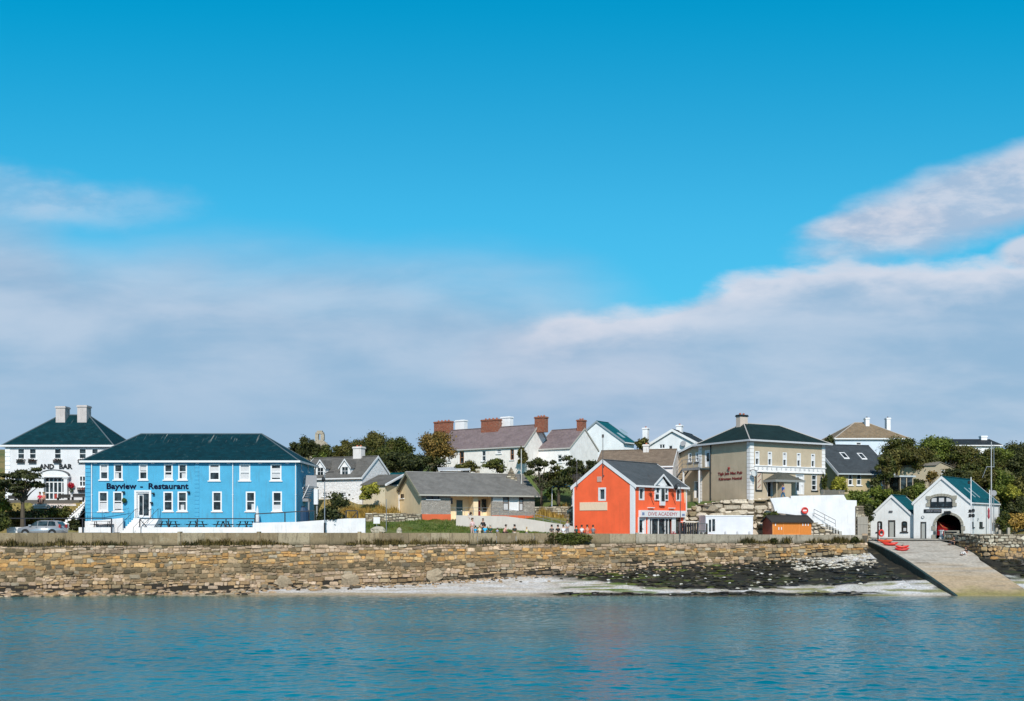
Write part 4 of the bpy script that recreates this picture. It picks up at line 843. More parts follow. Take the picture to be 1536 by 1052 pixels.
q.fbox(F, H.t('front', 959), H.t('front', 962.5), zl_+.2, zl_+.5, .352, .37); q.fbox(F, H.t('front', 1019), H.t('front', 1023), zl_+.15, zl_+.4, .352, .37); q.build('sign_emblem', plain('sign_blue', (.2, .25, .42), .6), sbo)
q = MB(); b0, b1 = H.t('front', 1024.5)+.0, W+1.0; q.fbox(F, b0+.02, b1, zs-.5, zt_-.1, .0, .1); q.build('side_screen', plaster('pale_screen', (.62, .60, .60), (.4, .38, .35), .3), H.root)
# central glazed cross window with gablet
q = MB(); zt0, zt1 = H.z('front', tcn, 715), H.z('front', tcn, 751); u0, u1 = cw[0], cw[1]; zc0 = H.z('front', tcn, 758.5); cm = (u0+u1)/2; cwid = (u1-u0)*.2
q.slab([F.p(u0, zt1, .02), F.p(u1, zt1, .02), F.p(u1, ze-.1, .02), F.p(cm, zt0, .02), F.p(u0, ze-.1, .02)], tuple(Vector(F.p(0, 0, .12))-Vector(F.p(0, 0, 0)))); q.fbox(F, cm-cwid*.9, cm+cwid*.9, zc0, zt0-.9, .14, .3)
o = q.build('cross_window', TRIM, H.root)
q = MB()
for (a, b, c, d) in ((u0+.12, cm-cwid-.05, zt1+.15, ze-.95), (cm+cwid+.05, u1-.12, zt1+.15, ze-.95), (u0+.3, cm-cwid-.05, ze-.75, ze+.05), (cm+cwid+.05, u1-.3, ze-.75, ze+.05)): q.fbox(F, a, b, c, d, .14, .155)
q.fbox(F, cm-cwid*.6, cm+cwid*.6, zt1-.1, zt0-1.25, .3, .315); q.build('pane', GLASS, o)
q = MB(); sl_ = (zr-ze)/(H.D/2)
for sg in (-1, 1): q.slab([(cm, -.35, zt0+.22), (cm+sg*(cwid*2.5+.45), -.35, ze+.05), (cm+sg*(cwid*2.5+.45), .6, ze+.05), (cm, 2.0, zt0+.22)], (0, 0, -.1))
o2 = q.build('gablet_roof', DS, o)
q = MB()
for sg in (-1, 1): q.slab([(cm, -.42, zt0+.27), (cm+sg*(cwid*2.5+.5), -.42, ze+.08), (cm+sg*(cwid*2.5+.5), -.352, ze+.08), (cm, -.352, zt0+.27)], (0, 0, -.22))
q.build('bargeboard', TRIM, o2)
# corner strips, panel, vents, lights, aerials
H.quoins('left', -.02, .5, 0, ze, TRIM, 9, .04, 0, 'corner_strip'); H.quoins('front', .0, .2, 0, ze, TRIM, 9, .04, 0, 'corner_strip'); H.quoins('front', W-.18, W+.02, zs, ze, TRIM, 9, .04, 0, 'corner_strip'); H.quoins('left', H.D-.15, H.D+.02, 0, ze, TRIM, 9, .04, 0, 'corner_strip')
pr_ = H.rect('left', 870, 753.5, 911, 765.8); q = MB(); q.fbox(FL, *pr_, .0, .06); q.build('blank_sign_panel', plain('cream_panel', (.80, .62, .45), .7), H.root)
pr_ = H.rect('left', 896, 715, 902.5, 723); q = MB(); q.fbox(FL, *pr_, .0, .06); q.build('vent', plain('vent_pink', (.55, .35, .3), .7), H.root)
for (px, py0, py1, nm) in ((906, 652, 717, 'aerial'), (867, 692, 732, 'aerial')):
    t = H.t('left', px); q = MB(); q.tube(FL.p(t, H.z('left', t, py1), .2), FL.p(t, H.z('left', t, py0), .2), .035); z2 = H.z('left', t, py1)
    q.fbox(FL, t-.05, t+.05, z2+.2, z2+.3, 0, .2); q.fbox(FL, t-.05, t+.05, z2+1.2, z2+1.3, 0, .2)
    if px < 900:
        for i in range(4): q.tube(FL.p(t-.5-.1*i, z2+1.1+.12*i, .2), FL.p(t+.7, z2+1.1+.12*i, .2), .02)
    else:
        zt9 = H.z('left', t, py0); q.fbox(FL, t-.09, t+.09, zt9-.35, zt9, .12, .28)
    q.build(nm, plain('aerial_dark', (.12, .10, .10), .5), H.root)
for i, px in enumerate((973, 1006)):
    t = H.t('front', px); zc = H.z('front', t, 735); q = MB(); q.tube(F.p(t, zc+.3, 0), F.p(t, zc, .5), .03); q.lathe([(.07, .2), (.2, -.08)], 8, F.p(t, zc, .5)); q.tube(F.p(t-.3, zc-.35, .1), F.p(t+.7, zc-.35, .9), .02); q.tube(F.p(t, zc-.3, .06), F.p(t+.9, zc-1.6, .06), .02); q.build('lantern_bracket', plain('lamp_rust', (.10, .03, .02), .5), H.root)
for px in (975, 1006): t = H.t('front', px); q = MB(); q.fbox(F, t-.5, t+.5, zt_+.25, zt_+.33, .0, .3); q.build('sign_light', TRIM, H.root)
t = H.t('front', 1026.5); q = MB(); zc = H.z('front', t, 744); q.slab([F.p(t-.22, zc+.9, .03), F.p(t+.22, zc+.9, .03), F.p(t+.12, zc-.2, .03), F.p(t, zc-.85, .03), F.p(t-.12, zc-.2, .03)], tuple(Vector(F.p(0, 0, .08))-Vector(F.p(0, 0, 0)))); q.build('pennant', plain('pennant_cream', (.75, .55, .35), .7), H.root)
HO = H
# ---- boathouse and annex
BW = plaster('boathouse_white', (.76, .76, .77), (.45, .42, .36), .32); GREYD = plain('granite', (.33, .31, .26), .85)
H = House('boathouse', 'white gabled boathouse with granite arch entrance and teal roof at the top of the slipway', 'building', 1456.5, 113, 4.95, -40, W_px=1370.5, D_px=1498, anchor='r')
ze = H.zz(753.5, H.W, 0); zr = H.zz(716.5, H.W/2, 0); F, FR = H.F['front'], H.F['right']; W = H.W
aw = H.rect('front', 1403.5, 772, 1442, 808); aw = (aw[0], aw[1], .0, aw[3])
H.op['front'].append((aw[0], aw[1], 0., aw[3], False))
H.door('front', (1380.5, 783, 1389.5, 808.6), mat=plain('pale_glazed_door', (.42, .42, .40), .3), fr=plain('brown_dark_frame', (.04, .03, .025), .5), fw=.1, handle=False)
uw = H.rect('front', 1395.5, 744.5, 1429, 760)
ut = H.z('front', (uw[0]+uw[1])/2, 744.5)
for (a, b) in ((1457.5, 1460.5), (1469, 1474.5)): H.window('right', (a, 783, b, 791), fr=BLACK, bars=0, fw=.06, sillmat=BLACK, depth=.1)
H.door('right', (1488.5, 783.5, 1492.5, 797), mat=plain('brown_door', (.10, .05, .03), .6), fw=.08)
def bg(mb):
    mb.poly([F.p(0, ze), F.p(W, ze), F.p(W/2, zr)]); B = H.F['back']; mb.poly([B.p(0, ze), B.p(W, ze), B.p(W/2, zr)])
    a, b = aw[0], aw[1]; zsp = aw[3]-1.25                                      # arch spandrels
    for sg in (0, 1):
        pts = [F.p(a if sg == 0 else b, aw[3], -.006)]
        for i in range(9): t = i/8*math.pi/2; x = (b-a)/2*(1-math.cos(t)); pts.append(F.p(a+x if sg == 0 else b-x, zsp+1.25*math.sin(t), -.006))
        mb.poly(pts)
H.walls(BW, ze, depth=.35, extra=bg)
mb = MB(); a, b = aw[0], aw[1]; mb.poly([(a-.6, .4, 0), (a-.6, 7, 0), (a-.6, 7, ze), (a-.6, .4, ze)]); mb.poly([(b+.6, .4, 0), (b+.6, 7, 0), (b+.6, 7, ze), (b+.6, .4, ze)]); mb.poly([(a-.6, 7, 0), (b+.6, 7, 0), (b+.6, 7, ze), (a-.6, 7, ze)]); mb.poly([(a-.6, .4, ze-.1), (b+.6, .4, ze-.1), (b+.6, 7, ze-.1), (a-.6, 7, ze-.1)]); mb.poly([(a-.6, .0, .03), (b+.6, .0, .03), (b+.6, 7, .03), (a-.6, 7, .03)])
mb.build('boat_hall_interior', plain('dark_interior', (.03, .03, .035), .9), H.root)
def archband(F, a, b, zsp, rise, bw, d0, d1, n=12):
    mb = MB(); cm = (a+b)/2; ra = (b-a)/2
    for i in range(n):
        t, t2 = math.pi*i/n, math.pi*(i+1)/n
        P_ = lambda tt_, e, dd: F.p(cm-(ra+e)*math.cos(tt_), zsp+(rise+e)*math.sin(tt_), dd)
        g_ = .012
        pts = [P_(t+g_, 0, d0), P_(t2-g_, 0, d0), P_(t2-g_, bw, d0), P_(t+g_, bw, d0)]+[P_(t+g_, 0, d1), P_(t2-g_, 0, d1), P_(t2-g_, bw, d1), P_(t+g_, bw, d1)]
        mb.add(pts, [(0, 1, 2, 3), (4, 5, 6, 7), (0, 1, 5, 4), (1, 2, 6, 5), (2, 3, 7, 6), (3, 0, 4, 7)])
    return mb
mb = archband(F, a, b, aw[3]-1.25, 1.25, .26, -.02, .12)
for i in range(5):
    zz = i*.5; e = .22 if i % 2 else .42
    if zz+.5 < aw[3]-1.2: mb.fbox(F, a-e, a, zz, zz+.48, -.02, .09); mb.fbox(F, b, b+e, zz, zz+.48, -.02, .09)
mb.fbox(F, (a+b)/2-.16, (a+b)/2+.16, aw[3]+.0, aw[3]+.42, .0, .18); mb.build('granite_arch', GREYD, H.root)
u0, u1, zl, zh = uw; rise = .45; mb = archband(F, u0, u1, zh-rise, rise, .3, -.02, .14)
for i in range(3): e = .3 if i % 2 else .45; mb.fbox(F, u0-e, u0, zl+i*.42, zl+i*.42+.4, -.02, .1); mb.fbox(F, u1, u1+e, zl+i*.42, zl+i*.42+.4, -.02, .1)
mb.build('granite_window_surround', GREYD, H.root)
mb = MB(); pts = [F.p(u0, zl, .02), F.p(u1, zl, .02)]
for i in range(11): t = math.pi*i/10; pts.append(F.p((u0+u1)/2+(u1-u0)/2*math.cos(t), zh-rise+rise*math.sin(t), .02))
mb.poly(pts); o = mb.build('upper_window', GLASS, H.root)
mb = MB()
for k_ in (0.02, 1/3, 2/3, .98): t = u0+(u1-u0)*k_; mb.fbox(F, t-.05, t+.05, zl, zh-.25 if k_ in (.02, .98) else zh-.06, .025, .07)
mb.fbox(F, u0, u1, zl-.12, zl+.02, .02, .14); mb.build('frame', BLACK, o)
mb = MB()
for k_ in range(3): mb.fbox(F, u0+(u1-u0)*(k_+.18)/3, u0+(u1-u0)*(k_+.86)/3, zl+.55, zh-.2, .024, .03)
mb.build('blind', CURT, o)
sb = H.rect('front', 1386, 764, 1412.5, 769.5); mb = MB(); mb.fbox(F, *sb, .0, .06); o = mb.build('name_board', BLACK, H.root); mb = MB()
facetext(F, 'INISHMORE RNLI LIFEBOAT'[:0]+'LIFEBOAT STATION', sb[0]+.25, sb[1]-.08, sb[2]+.12, (sb[3]-sb[2])*.5, plain('board_grey', (.35, .36, .42), .6), o, .065, 0, 'lettering', .006)
t = H.t('front', 1384.5); q = MB(); q.tube(F.p(t, H.z('front', t, 776), .0), F.p(t, H.z('front', t, 776), .08), .17, .17, 14); o = q.build('round_lamp', plain('ring_grey', (.12, .12, .13), .5), H.root); q = MB(); q.tube(F.p(t, H.z('front', t, 776), .08), F.p(t, H.z('front', t, 776), .1), .11, .11, 14); q.build('lens', TRIM, o)
t = (a+b)/2; zc = H.z('front', t, 769); q = MB(); q.fbox(F, t-.35, t+.1, zc-.15, zc+.15, .2, .5); q.tube(F.p(t+.2, zc, .18), F.p(t+.2, zc, .5), .18, .18, 10); q.fbox(F, t-.05, t+.05, zc-.3, zc+.1, 0, .2); q.build('alarm_beacon', BLACK, H.root)
TR = slate('boathouse_teal_roof', (.006, .085, .11), 1, .35, .5, .12)
H.gable_roof(ze, zr, TR, axis='v', ov=.12, gov=.12, bh=.22, gut=.14, barge=TRIM, fascia=TRIM)
sl_ = (zr-ze)/(W/2)
for vq in (3.6, 5.4):
    q = MB(); ua, ub = W-.55, W-1.75; q.slab([(ua, vq, ze+(W-ua)*sl_+.2), (ub, vq, ze+(W-ub)*sl_+.2), (ub, vq+.3, ze+(W-ub)*sl_+.2), (ua, vq+.3, ze+(W-ua)*sl_+.2)], (0, 0, -.06)); q.build('skylight', plain('skylight_glass', (.35, .42, .45), .2), H.root)
for vq in (.12, H.D*.52, H.D-.1): q = MB(); q.tube((W+.08, vq, 0), (W+.08, vq, ze-.05), .045); q.build('downpipe', plain('grey_pipe', (.3, .32, .34), .5), H.root)
for (t, y_) in ((1466, 779), (1491.5, 778)): vq = H.t('right', t); zc = H.z('right', vq, y_); q = MB(); q.fbox(FR, vq-.08, vq+.08, zc-.12, zc+.12, 0, .15); q.build('wall_light', plain('grey_pipe', (.3, .32, .34), .5), H.root)
HBO = H
H = House('boathouse_annex', 'low white gabled annex with slate-blue roof on the left of the boathouse', 'building', 1373, 117.6, 4.95, -40, W_px=1303.5, D=4.6, anchor='r')
ze = H.zz(777, H.W, 0); zr = H.zz(744.5, H.W/2, 0); W = H.W
DF = plain('brown_dark_frame', (.04, .03, .025), .5)
H.window('front', (1315.5, 782, 1323.5, 798), fr=DF, fw=.1, arch=True, bars=1, sillmat=BLACK, blind=[(.1, .5, .2, .9)]); H.window('front', (1352, 782, 1361, 798), fr=DF, fw=.1, arch=True, bars=1, sillmat=BLACK, blind=[(.2, .9, 0, .35)])
H.door('front', (1332, 780.5, 1343, 806), mat=plain('pale_glazed_door', (.42, .42, .40), .3), fr=DF, fw=.13, handle=False)
H.walls(BW, ze, gable=(('front', 'back'), zr)); H.gable_roof(ze, zr, TR, axis='v', ov=.1, gov=.12, bh=.2, gut=.1, fascia=BLACK)
F = H.F['front']; t = H.t('front', 1336.5); zc = H.z('front', t, 767.5); q = MB(); q.fbox(F, t-.2, t+.2, zc-.1, zc+.1, 0, .12); q.build('wall_light', plain('ring_grey', (.12, .12, .13), .5), H.root)
H.pipe('front', 1372, 0, ze, plain('grey_pipe', (.3, .32, .34), .5)) if False else None
# ---- white site cabin and orange shed
H = House('site_cabin', 'plain white portable cabin with glazed door behind the sea wall', 'cabin', 1058.5, 110, 4.95, 6, W_px=1129.5, D=2.5)
ze = H.zz(773.5, 0, 0); H.door('front', (1061, 777, 1074, 799), glassy=(.08, .44, .05, .95), fw=.12, handle=False, depth=.08)
q = MB(); r_ = H.rect('front', 1068.5, 779, 1073, 797); q.fbox(H.F['front'], *r_, -.04, -.02); q.build('door_glass', GLASS, H.root)
H.walls(plaster('cabin_white', (.70, .71, .78), (.5, .5, .5), .1), ze-.08); q = MB(); q.box(-.06, H.W+.06, -.06, H.D+.06, ze-.08, ze+.04); q.build('roof', TRIM, H.root)
ORW = slate('orange_boards', (.62, .20, .03), 2, .18, 9, .08); 
def boards(name, c):
    m, g, b = mk(name); oc = g.n('ShaderNodeTexCoord').outputs['Object']; sp = g.n('ShaderNodeSeparateXYZ', i_0=oc)
    s_ = g.m('FRACT', g.m('MULTIPLY', g.m('ADD', sp.outputs[0], sp.outputs[1]), 6.)); l = g.mr(s_, .0, .12); n_ = g.noise(g.xyz(g.m('MULTIPLY', sp.outputs[0], 8.), g.m('MULTIPLY', sp.outputs[1], 8.), sp.outputs[2]), 2.5, 4)
    g.set(b.inputs['Base Color'], g.mix(l, mul(c, .5), g.mix(n_, mul(c, .75), mul(c, 1.2)))); g.set(b.inputs['Roughness'], .65); return m
OB = boards('orange_timber', (.66, .21, .03)); OBD = boards('red_brown_timber', (.22, .035, .015))
H = House('timber_shed', 'orange timber shed with dark felt roof between the cabin and the white stair wall', 'shed', 1158.5, 108.6, 4.95, 12, W_px=1217, D_px=1144)
ze = H.zz(782.5, 0, 0); zr = H.zz(774.5, 0, H.D/2); F = H.F['front']
H.walls(OB, ze, sides=('front', 'back', 'right'), gable=(('right',), zr)); H.walls(OBD, ze, sides=('left',), gable=(('left',), zr), name='end_wall')
FELT = plain('roof_felt', (.030, .028, .026), .9); H.gable_roof(ze, zr, FELT, ov=.15, gov=.15, th=.06, barge=FELT, fascia=FELT, bh=.1, gut=.05)
mb = MB(); r_ = H.rect('front', 1174.5, 796, 1198, 800); mb.fbox(F, H.t('front', 1174.5), H.t('front', 1175.2), 0.05, ze-.1, 0, .04); mb.fbox(F, H.t('front', 1198), H.t('front', 1198.7), .05, ze-.1, 0, .04); mb.fbox(F, H.t('front', 1175.2), H.t('front', 1198), .55, .62, 0, .04); mb.fbox(F, 0, .1, 0, ze, .0, .05); mb.build('batten', plain('batten_orange', (.75, .30, .08), .6), H.root)
mb = MB()
for px, py in ((1163, 787), (1168, 793), (1172, 793), (1204, 787), (1208, 787), (1212, 787)): t = H.t('front', px); zc = H.z('front', t, py); mb.fbox(F, t-.05, t+.05, zc-.15, zc+.15, 0, .05)
mb.build('hinge', TRIM, H.root)
# extra pads: terraces, quay yards
PADS.insert(0, (-33, 105.5, 12.5, 3.5, 0, 6.15, 1.0)); PADS.insert(0, (-51, 112.3, 9.5, 1.6, 0, 8.9, .8)); PADS.insert(0, (-51, 104, 10.5, 4.5, 0, 5.9, 2.)); PADS.append((-50, 107, 9.5, 3.15, 0, 6.1, .35))
PADS.insert(0, (41, 115, 6, 4.5, -.5, 4.86, 1.5)); PADS.insert(0, (33.0, 111.8, 3.0, 1.7, .5, 9.2, .8))
PADS.append((28.5, 109.3, 8.8, 2.2, .155, 4.9, .6)); PADS.append((16, 106, 4, 2.6, .155, 5.1, 1.0)); PADS.append((-50, 101, 12, 2.2, .155, 5.45, .8))
TLP = -.75*0
# ================================================================== SETTING
def grid_mesh(xs, ys_of, hf, colf, name, mat, kind='structure', label=None):
    V = []; C = []; nx = len(xs); ny = None
    for x in xs:
        yl = ys_of(x); ny = len(yl)
        for y in yl: z = hf(x, y); V.append((x, y, z)); C.append(colf(x, y, z))
    Fc = [(i*ny+j, (i+1)*ny+j, (i+1)*ny+j+1, i*ny+j+1) for i in range(nx-1) for j in range(ny-1)]
    me = bpy.data.meshes.new(name); me.from_pydata(V, [], Fc); me.materials.append(mat)
    at = me.color_attributes.new('col', 'FLOAT_COLOR', 'POINT'); at.data.foreach_set('color', [c for q in C for c in (*q, 1.)])
    me.polygons.foreach_set('use_smooth', [True]*len(Fc)); o = bpy.data.objects.new(name, me); COL.objects.link(o); return tag(o, label, None, None, kind)
def lerp(a, b, t): return tuple(p*(1-t)+q*t for p, q in zip(a, b))
def bcol(x, y, z):
    n = noise.noise(Vector((x*.25, y*1.2, 11))); n2 = noise.noise(Vector((x*1.3, y*2.5, 12)))
    c = lerp((.50, .46, .42), (.62, .62, .64), sm(-.3, .5, n)); c = lerp(c, (.42, .33, .22), sm(.15, .6, n2)*.5)
    if z < .12: c = lerp(c, (.36, .28, .16), .75)
    if x > 28: c = lerp(c, (.62, .62, .64), .5*sm(28, 34, x))
    alg = sm(.08, .34, noise.noise(Vector((x*.16, y*.9, 21)))+.25*noise.noise(Vector((x*.8, y*2., 22))))*sm(1, 6, x)*(1-sm(3.5, 6.5, y-YW))
    c = lerp(c, (.20, .20, .045), alg*.85)
    
    d = dark(x, y); c = lerp(c, lerp((.014, .014, .010), (.11, .09, .05), sm(.2, .5, noise.noise(Vector((x*1.1, y*2.2, 31))))*.7), min(1, d*1.15)); 
    gn = sm(.05, .35, noise.noise(Vector((x*.35, y*1.1, 6))))*(sm(4, 7, x)*(1-sm(13, 17, x))+.25*sm(14, 20, x)); c = lerp(c, (.085, .14, .012), gn*.8*sm(92.8, 94, y)*(1-sm(99, 102, y)))
    return c
xs = list(np.arange(-68, 68.01, .22))
def ysb(x):
    w_ = 112.6 if 38.5 <= x < 48.6 else wallY(x)+.35
    return [60, 80, 88, 90, 91, 92]+list(np.linspace(92.4, w_, 58))
grid_mesh(xs, ysb, beach, bcol, 'beach', attrm('shore', .8, .5, 5, .8), label=None)
def gcol(x, y, z):
    s = y-wallY(x); n = noise.noise(Vector((x*.2, y*.2, 1)))+.4*noise.noise(Vector((x*1.1, y*1.1, 2)))
    g1, g2, dry = (.055, .10, .018), (.11, .13, .03), (.30, .21, .07)
    c = lerp(g1, g2, sm(-.4, .5, n)); dr = 0
    if x < -17 and s > 9: dr = .8
    if 2 < x < 9 and 106 < y < 118: dr = .5
    if y > 150: dr = .75
    if x > 46 and y > 112: dr = .5
    c = lerp(c, dry, dr*sm(-.35, .25, n+.15))
    if s < 5.2 or (38 <= x and s < 9 and y < 121): c = lerp((.19, .185, .175), (.25, .24, .225), sm(-.4, .4, n))
    if -48 < x < -21 and 100 < y < 104.2: c = (.38, .36, .34)
    if 20 < x < 38 and s < 8: c = (.24, .22, .2)
    return c
def ysg(x):
    w_ = 112.6 if 38.5 <= x < 48.6 else wallY(x)+.36
    return list(np.linspace(w_, w_+6, 11))+list(np.linspace(w_+6.7, 150, 60))+[153, 157, 162, 168, 176, 186, 200, 220, 250, 300, 400, 900]
GM = attrm('land', .95, .55, 4, .9)
grid_mesh([-900, -300, -180, -120, -95]+list(np.arange(-80, 80.01, .75))+[95, 120, 180, 300, 900], ysg, ground, gcol, 'ground', GM)
# ---- water
m, g, b = mk('sea_water'); oc = g.n('ShaderNodeTexCoord').outputs['Object']; sp = g.n('ShaderNodeSeparateXYZ', i_0=oc)
wv = g.xyz(g.m('MULTIPLY', sp.outputs[0], .8), sp.outputs[1], 0.)
w1 = g.noise(wv, 2.6, 4, .6, .5); w2 = g.noise(wv, 1.2, 3, .5, .3); w3 = g.noise(g.xyz(g.m('MULTIPLY', sp.outputs[0], .8), sp.outputs[1], 5.), 8., 3, .6)
big = g.noise(g.xyz(g.m('MULTIPLY', sp.outputs[0], .5), sp.outputs[1], 2.), .09, 3)
hgt = g.m('ADD', g.m('ADD', g.m('MULTIPLY', w1, .17), g.m('MULTIPLY', w2, .26)), g.m('MULTIPLY', w3, .035))
edge = g.m('ADD', sp.outputs[1], g.m('MULTIPLY', g.m('SUBTRACT', g.noise(oc, .15, 3), .5), 6.))
deep = g.mix(g.mr(big, .35, .65), (.0, .135, .195), (.0, .175, .245))
left = g.mr(sp.outputs[0], -10, -40)
shallow = g.mix(left, (.30, .24, .17), (.07, .15, .09))
col = g.mix(g.mr(edge, 85.5, 92.5), deep, g.mix(left, (.02, .17, .22), (.01, .15, .16))); col = g.mix(g.mr(edge, 90.5, 94.0), col, shallow)
g.set(b.inputs['Base Color'], col); g.set(b.inputs['Roughness'], .07); g.set(b.inputs['IOR'], 1.33); g.set(b.inputs['Specular IOR Level'], .42)
calm = g.mr(sp.outputs[1], 93.5, 86, .35, 1.)
g.set(b.inputs['Normal'], g.n('ShaderNodeBump', i_Strength=.24, i_Distance=calm, i_Height=hgt).outputs[0])
rw = np.random.RandomState(3); ks = np.linspace(-.66, .66, 560); Yr = np.linspace(20, 97.5, 760); YY, KK = np.meshgrid(Yr, ks, indexing='ij'); XX = KK*YY; ZZ = np.zeros_like(XX)
amp = (.4+.6*np.clip((94-YY)/9, 0, 1))*(.78+.38*np.sin(XX*.13+1.5*np.sin(YY*.05)+1)*np.sin(XX*.047+YY*.031+2)+.18*np.sin(YY*.16+XX*.06))
for i in range(70):
    lam = .40*(6.5)**(rw.rand()**1.3); th = rw.normal()*.40+math.pi/2; kx, ky = 2*math.pi/lam*math.cos(th), 2*math.pi/lam*math.sin(th); ph = kx*XX+ky*YY+rw.rand()*6.28+1.5*np.sin(XX*rw.uniform(1.2, 3.2)+YY*.4+i)+.8*np.sin(YY*.17+i*2)+1.2*np.sin(XX*.5+i*3)
    md = .6+.4*np.sin(XX*rw.uniform(.05, .3)+YY*rw.uniform(.05, .3)+i); sl0 = .029*(1 if lam < 1.6 else .5)*abs(math.sin(th))**1.4
    ZZ += sl0*lam/6.283*np.sin(ph)*md*amp
ZZ -= .0
V = np.stack([XX, YY, ZZ], -1).reshape(-1, 3); nr, nc = len(Yr), len(ks); idx = np.arange(nr*nc).reshape(nr, nc); Q = np.stack([idx[:-1, :-1], idx[:-1, 1:], idx[1:, 1:], idx[1:, :-1]], -1).reshape(-1, 4)
V = np.vstack([V, [(-1500, -400, -.12), (1500, -400, -.12), (1500, 97.5, -.12), (-1500, 97.5, -.12)]]); Q = np.vstack([Q, [[nr*nc+i for i in range(4)]]])
me = bpy.data.meshes.new('water'); me.vertices.add(len(V)); me.vertices.foreach_set('co', V.ravel()); me.loops.add(len(Q)*4); me.loops.foreach_set('vertex_index', Q.ravel()); me.polygons.add(len(Q)); me.polygons.foreach_set('loop_start', np.arange(0, 4*len(Q), 4)); me.polygons.foreach_set('loop_total', np.full(len(Q), 4)); me.update(calc_edges=True); me.polygons.foreach_set('use_smooth', [True]*len(Q)); me.materials.append(m)
wo = bpy.data.objects.new('water', me); COL.objects.link(wo); tag(wo, None, None, None, 'structure')
# ---- slipway (concrete ramp and apron)
def slipz(Y): return fx(Y, [92.2, 93.2, 98, 102.3, 106, 110, 112.3, 113.5], [-.25, .12, 1.55, 2.75, 3.65, 4.4, 4.72, 4.84])
SLC = attrm('slip_concrete', .85, .3, 3, .4); V = []; C = []; Fc = []
Ys = list(np.linspace(92.2, 113.5, 60)); N = 14
def slx(Y, i):
    l = fx(Y, [92.2, 102, 112], [41.5, 40.8, 40.1]); r = fx(Y, [92.2, 97, 103, 104.2, 111], [48.6, 48.3, 48.2, 48.6, 49.4]); return l+(r-l)*i/N
for Y in Ys:
    for i in range(N+1):
        x = slx(Y, i); n = noise.noise(Vector((x*.15, Y*1.3, 3))); wet = sm(104, 96, Y+n*4)
        c = lerp((.45, .415, .37), (.43, .32, .20), wet*.9); c = lerp(c, (.24, .20, .155), .7*sm(.2, .5, noise.noise(Vector((x*.3, Y*2.5, 8)))))
        if Y < 95.5: c = lerp(c, (.22, .20, .05), .85*sm(95.2, 93., Y+1.6*noise.noise(Vector((x*.4, Y*1.5, 9)))))
        V.append((x, Y, slipz(Y)+(.02*n))); C.append(c)
for j in range(len(Ys)-1):
    for i in range(N): a = j*(N+1)+i; Fc.append((a, a+1, a+N+2, a+N+1))
me = bpy.data.meshes.new('slipway'); me.from_pydata(V, [], Fc); me.materials.append(SLC); at = me.color_attributes.new('col', 'FLOAT_COLOR', 'POINT'); at.data.foreach_set('color', [c for q_ in C for c in (*q_, 1.)])
slip = bpy.data.objects.new('slipway', me); COL.objects.link(slip); tag(slip, None, None, None, 'structure')
mb = MB()
for a, b in zip(Ys, Ys[1:]):
    ed = lambda Y: (slx(Y, 0)-.02, Y)
    for (o0, o1, zt_, zb_, cc) in ((-.02, -.30, -.02, -2.2, (.006, .018, .018)),):
        p = [(slx(Y, 0)+o, Y, slipz(Y)+z_) for Y in (a, b) for o in (o0, o1) for z_ in (zt_+.03, zb_)]
        mb.add(p, [(0, 4, 6, 2), (2, 6, 7, 3), (0, 2, 3, 1), (4, 5, 7, 6)], 0, lerp(cc, (.03, .07, .07), .5+.5*noise.noise(Vector((a*.8, 0, 3)))))
mb.build('slipway_side', attrm('dark_teal_side', .6, .7, 3, .8), slip)  # near-black teal side, tone varied along the slope
mb = MB(); mb.box(40.3, 49.3, 113.3, 113.6, 4.2, 4.96, 0, (.3, .28, .25)); mb.build('slipway_kerb', SLC, slip)
# ================================================================== SEA WALL
n_ = lambda t: .05*noise.noise(Vector((t*.3, 2, 8)))
def qcol(t, zr, rd):
    c = qcol0(t, zr, rd)
    if c is None: return None
    f = 1+.42*noise.noise(Vector((t*.35, zr*5, 9)))+.25*noise.noise(Vector((t*1.3, zr*9, 4)))
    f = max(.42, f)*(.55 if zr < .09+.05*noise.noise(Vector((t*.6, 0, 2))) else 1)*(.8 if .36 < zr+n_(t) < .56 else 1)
    return tuple(x*f for x in c)
def qcol0(t, zr, rd):
    x = -60+t*.988; n = noise.noise(Vector((t*.12, zr*3, 1)))*.12; q_ = zr+n; wild = rd.random()
    if x > 26: q_ = .45+q_*.4
    if zr < .22+n*2 and x < 6 and rd.random() < .1+.5*max(0, noise.noise(Vector((t*.3, zr*6, 7)))+.25)*(1 if x < -15 else .4): return None
    if wild < .05: return pal(GREYS, rd)
    if wild < .2: return pal(OLIV, rd)
    if q_ > .80: return pal(PINK, rd)
    if q_ > .56: return pal(ORNG if wild < .8 else TAN, rd)
    if q_ > .36: return pal(OLIV if wild < .65 else TAN, rd)
    if q_ > .03: return pal(TAN+PINK, rd)
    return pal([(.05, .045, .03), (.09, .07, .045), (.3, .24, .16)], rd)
def ledge(x): return 4.62
path = [(x, wallY(x)-.72) for x in np.linspace(-60, 38.3, 60)]
TL_ = math.hypot(98.3, wallY(38.3)-wallY(-60)); xof = lambda t: -60+98.3*t/TL_
mb = MB(); stone_mesh(mb, path, lambda t: min(foot(xof(t))-.1, 3.9), lambda t: ledge(xof(t)), (.15, .44), (.22, .85), qcol, 3, joint=.013, batter=.09, prot=.15, jit=.3, back=(.20, .145, .085), thick=.3, cap=False, low=(.85, (.02, .016, .011)))  # low: near-black backing paints shade into the gaps near the wall foot
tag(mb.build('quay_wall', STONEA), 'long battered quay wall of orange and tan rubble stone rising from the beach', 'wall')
mb = MB(); CP = drips('parapet_concrete'); rd = random.Random(9)
def ptop(x): return fx(x, [-60, -20, 0, 38.3], [5.84, 5.80, 5.74, 5.46])
x = -60.
mbl = MB()
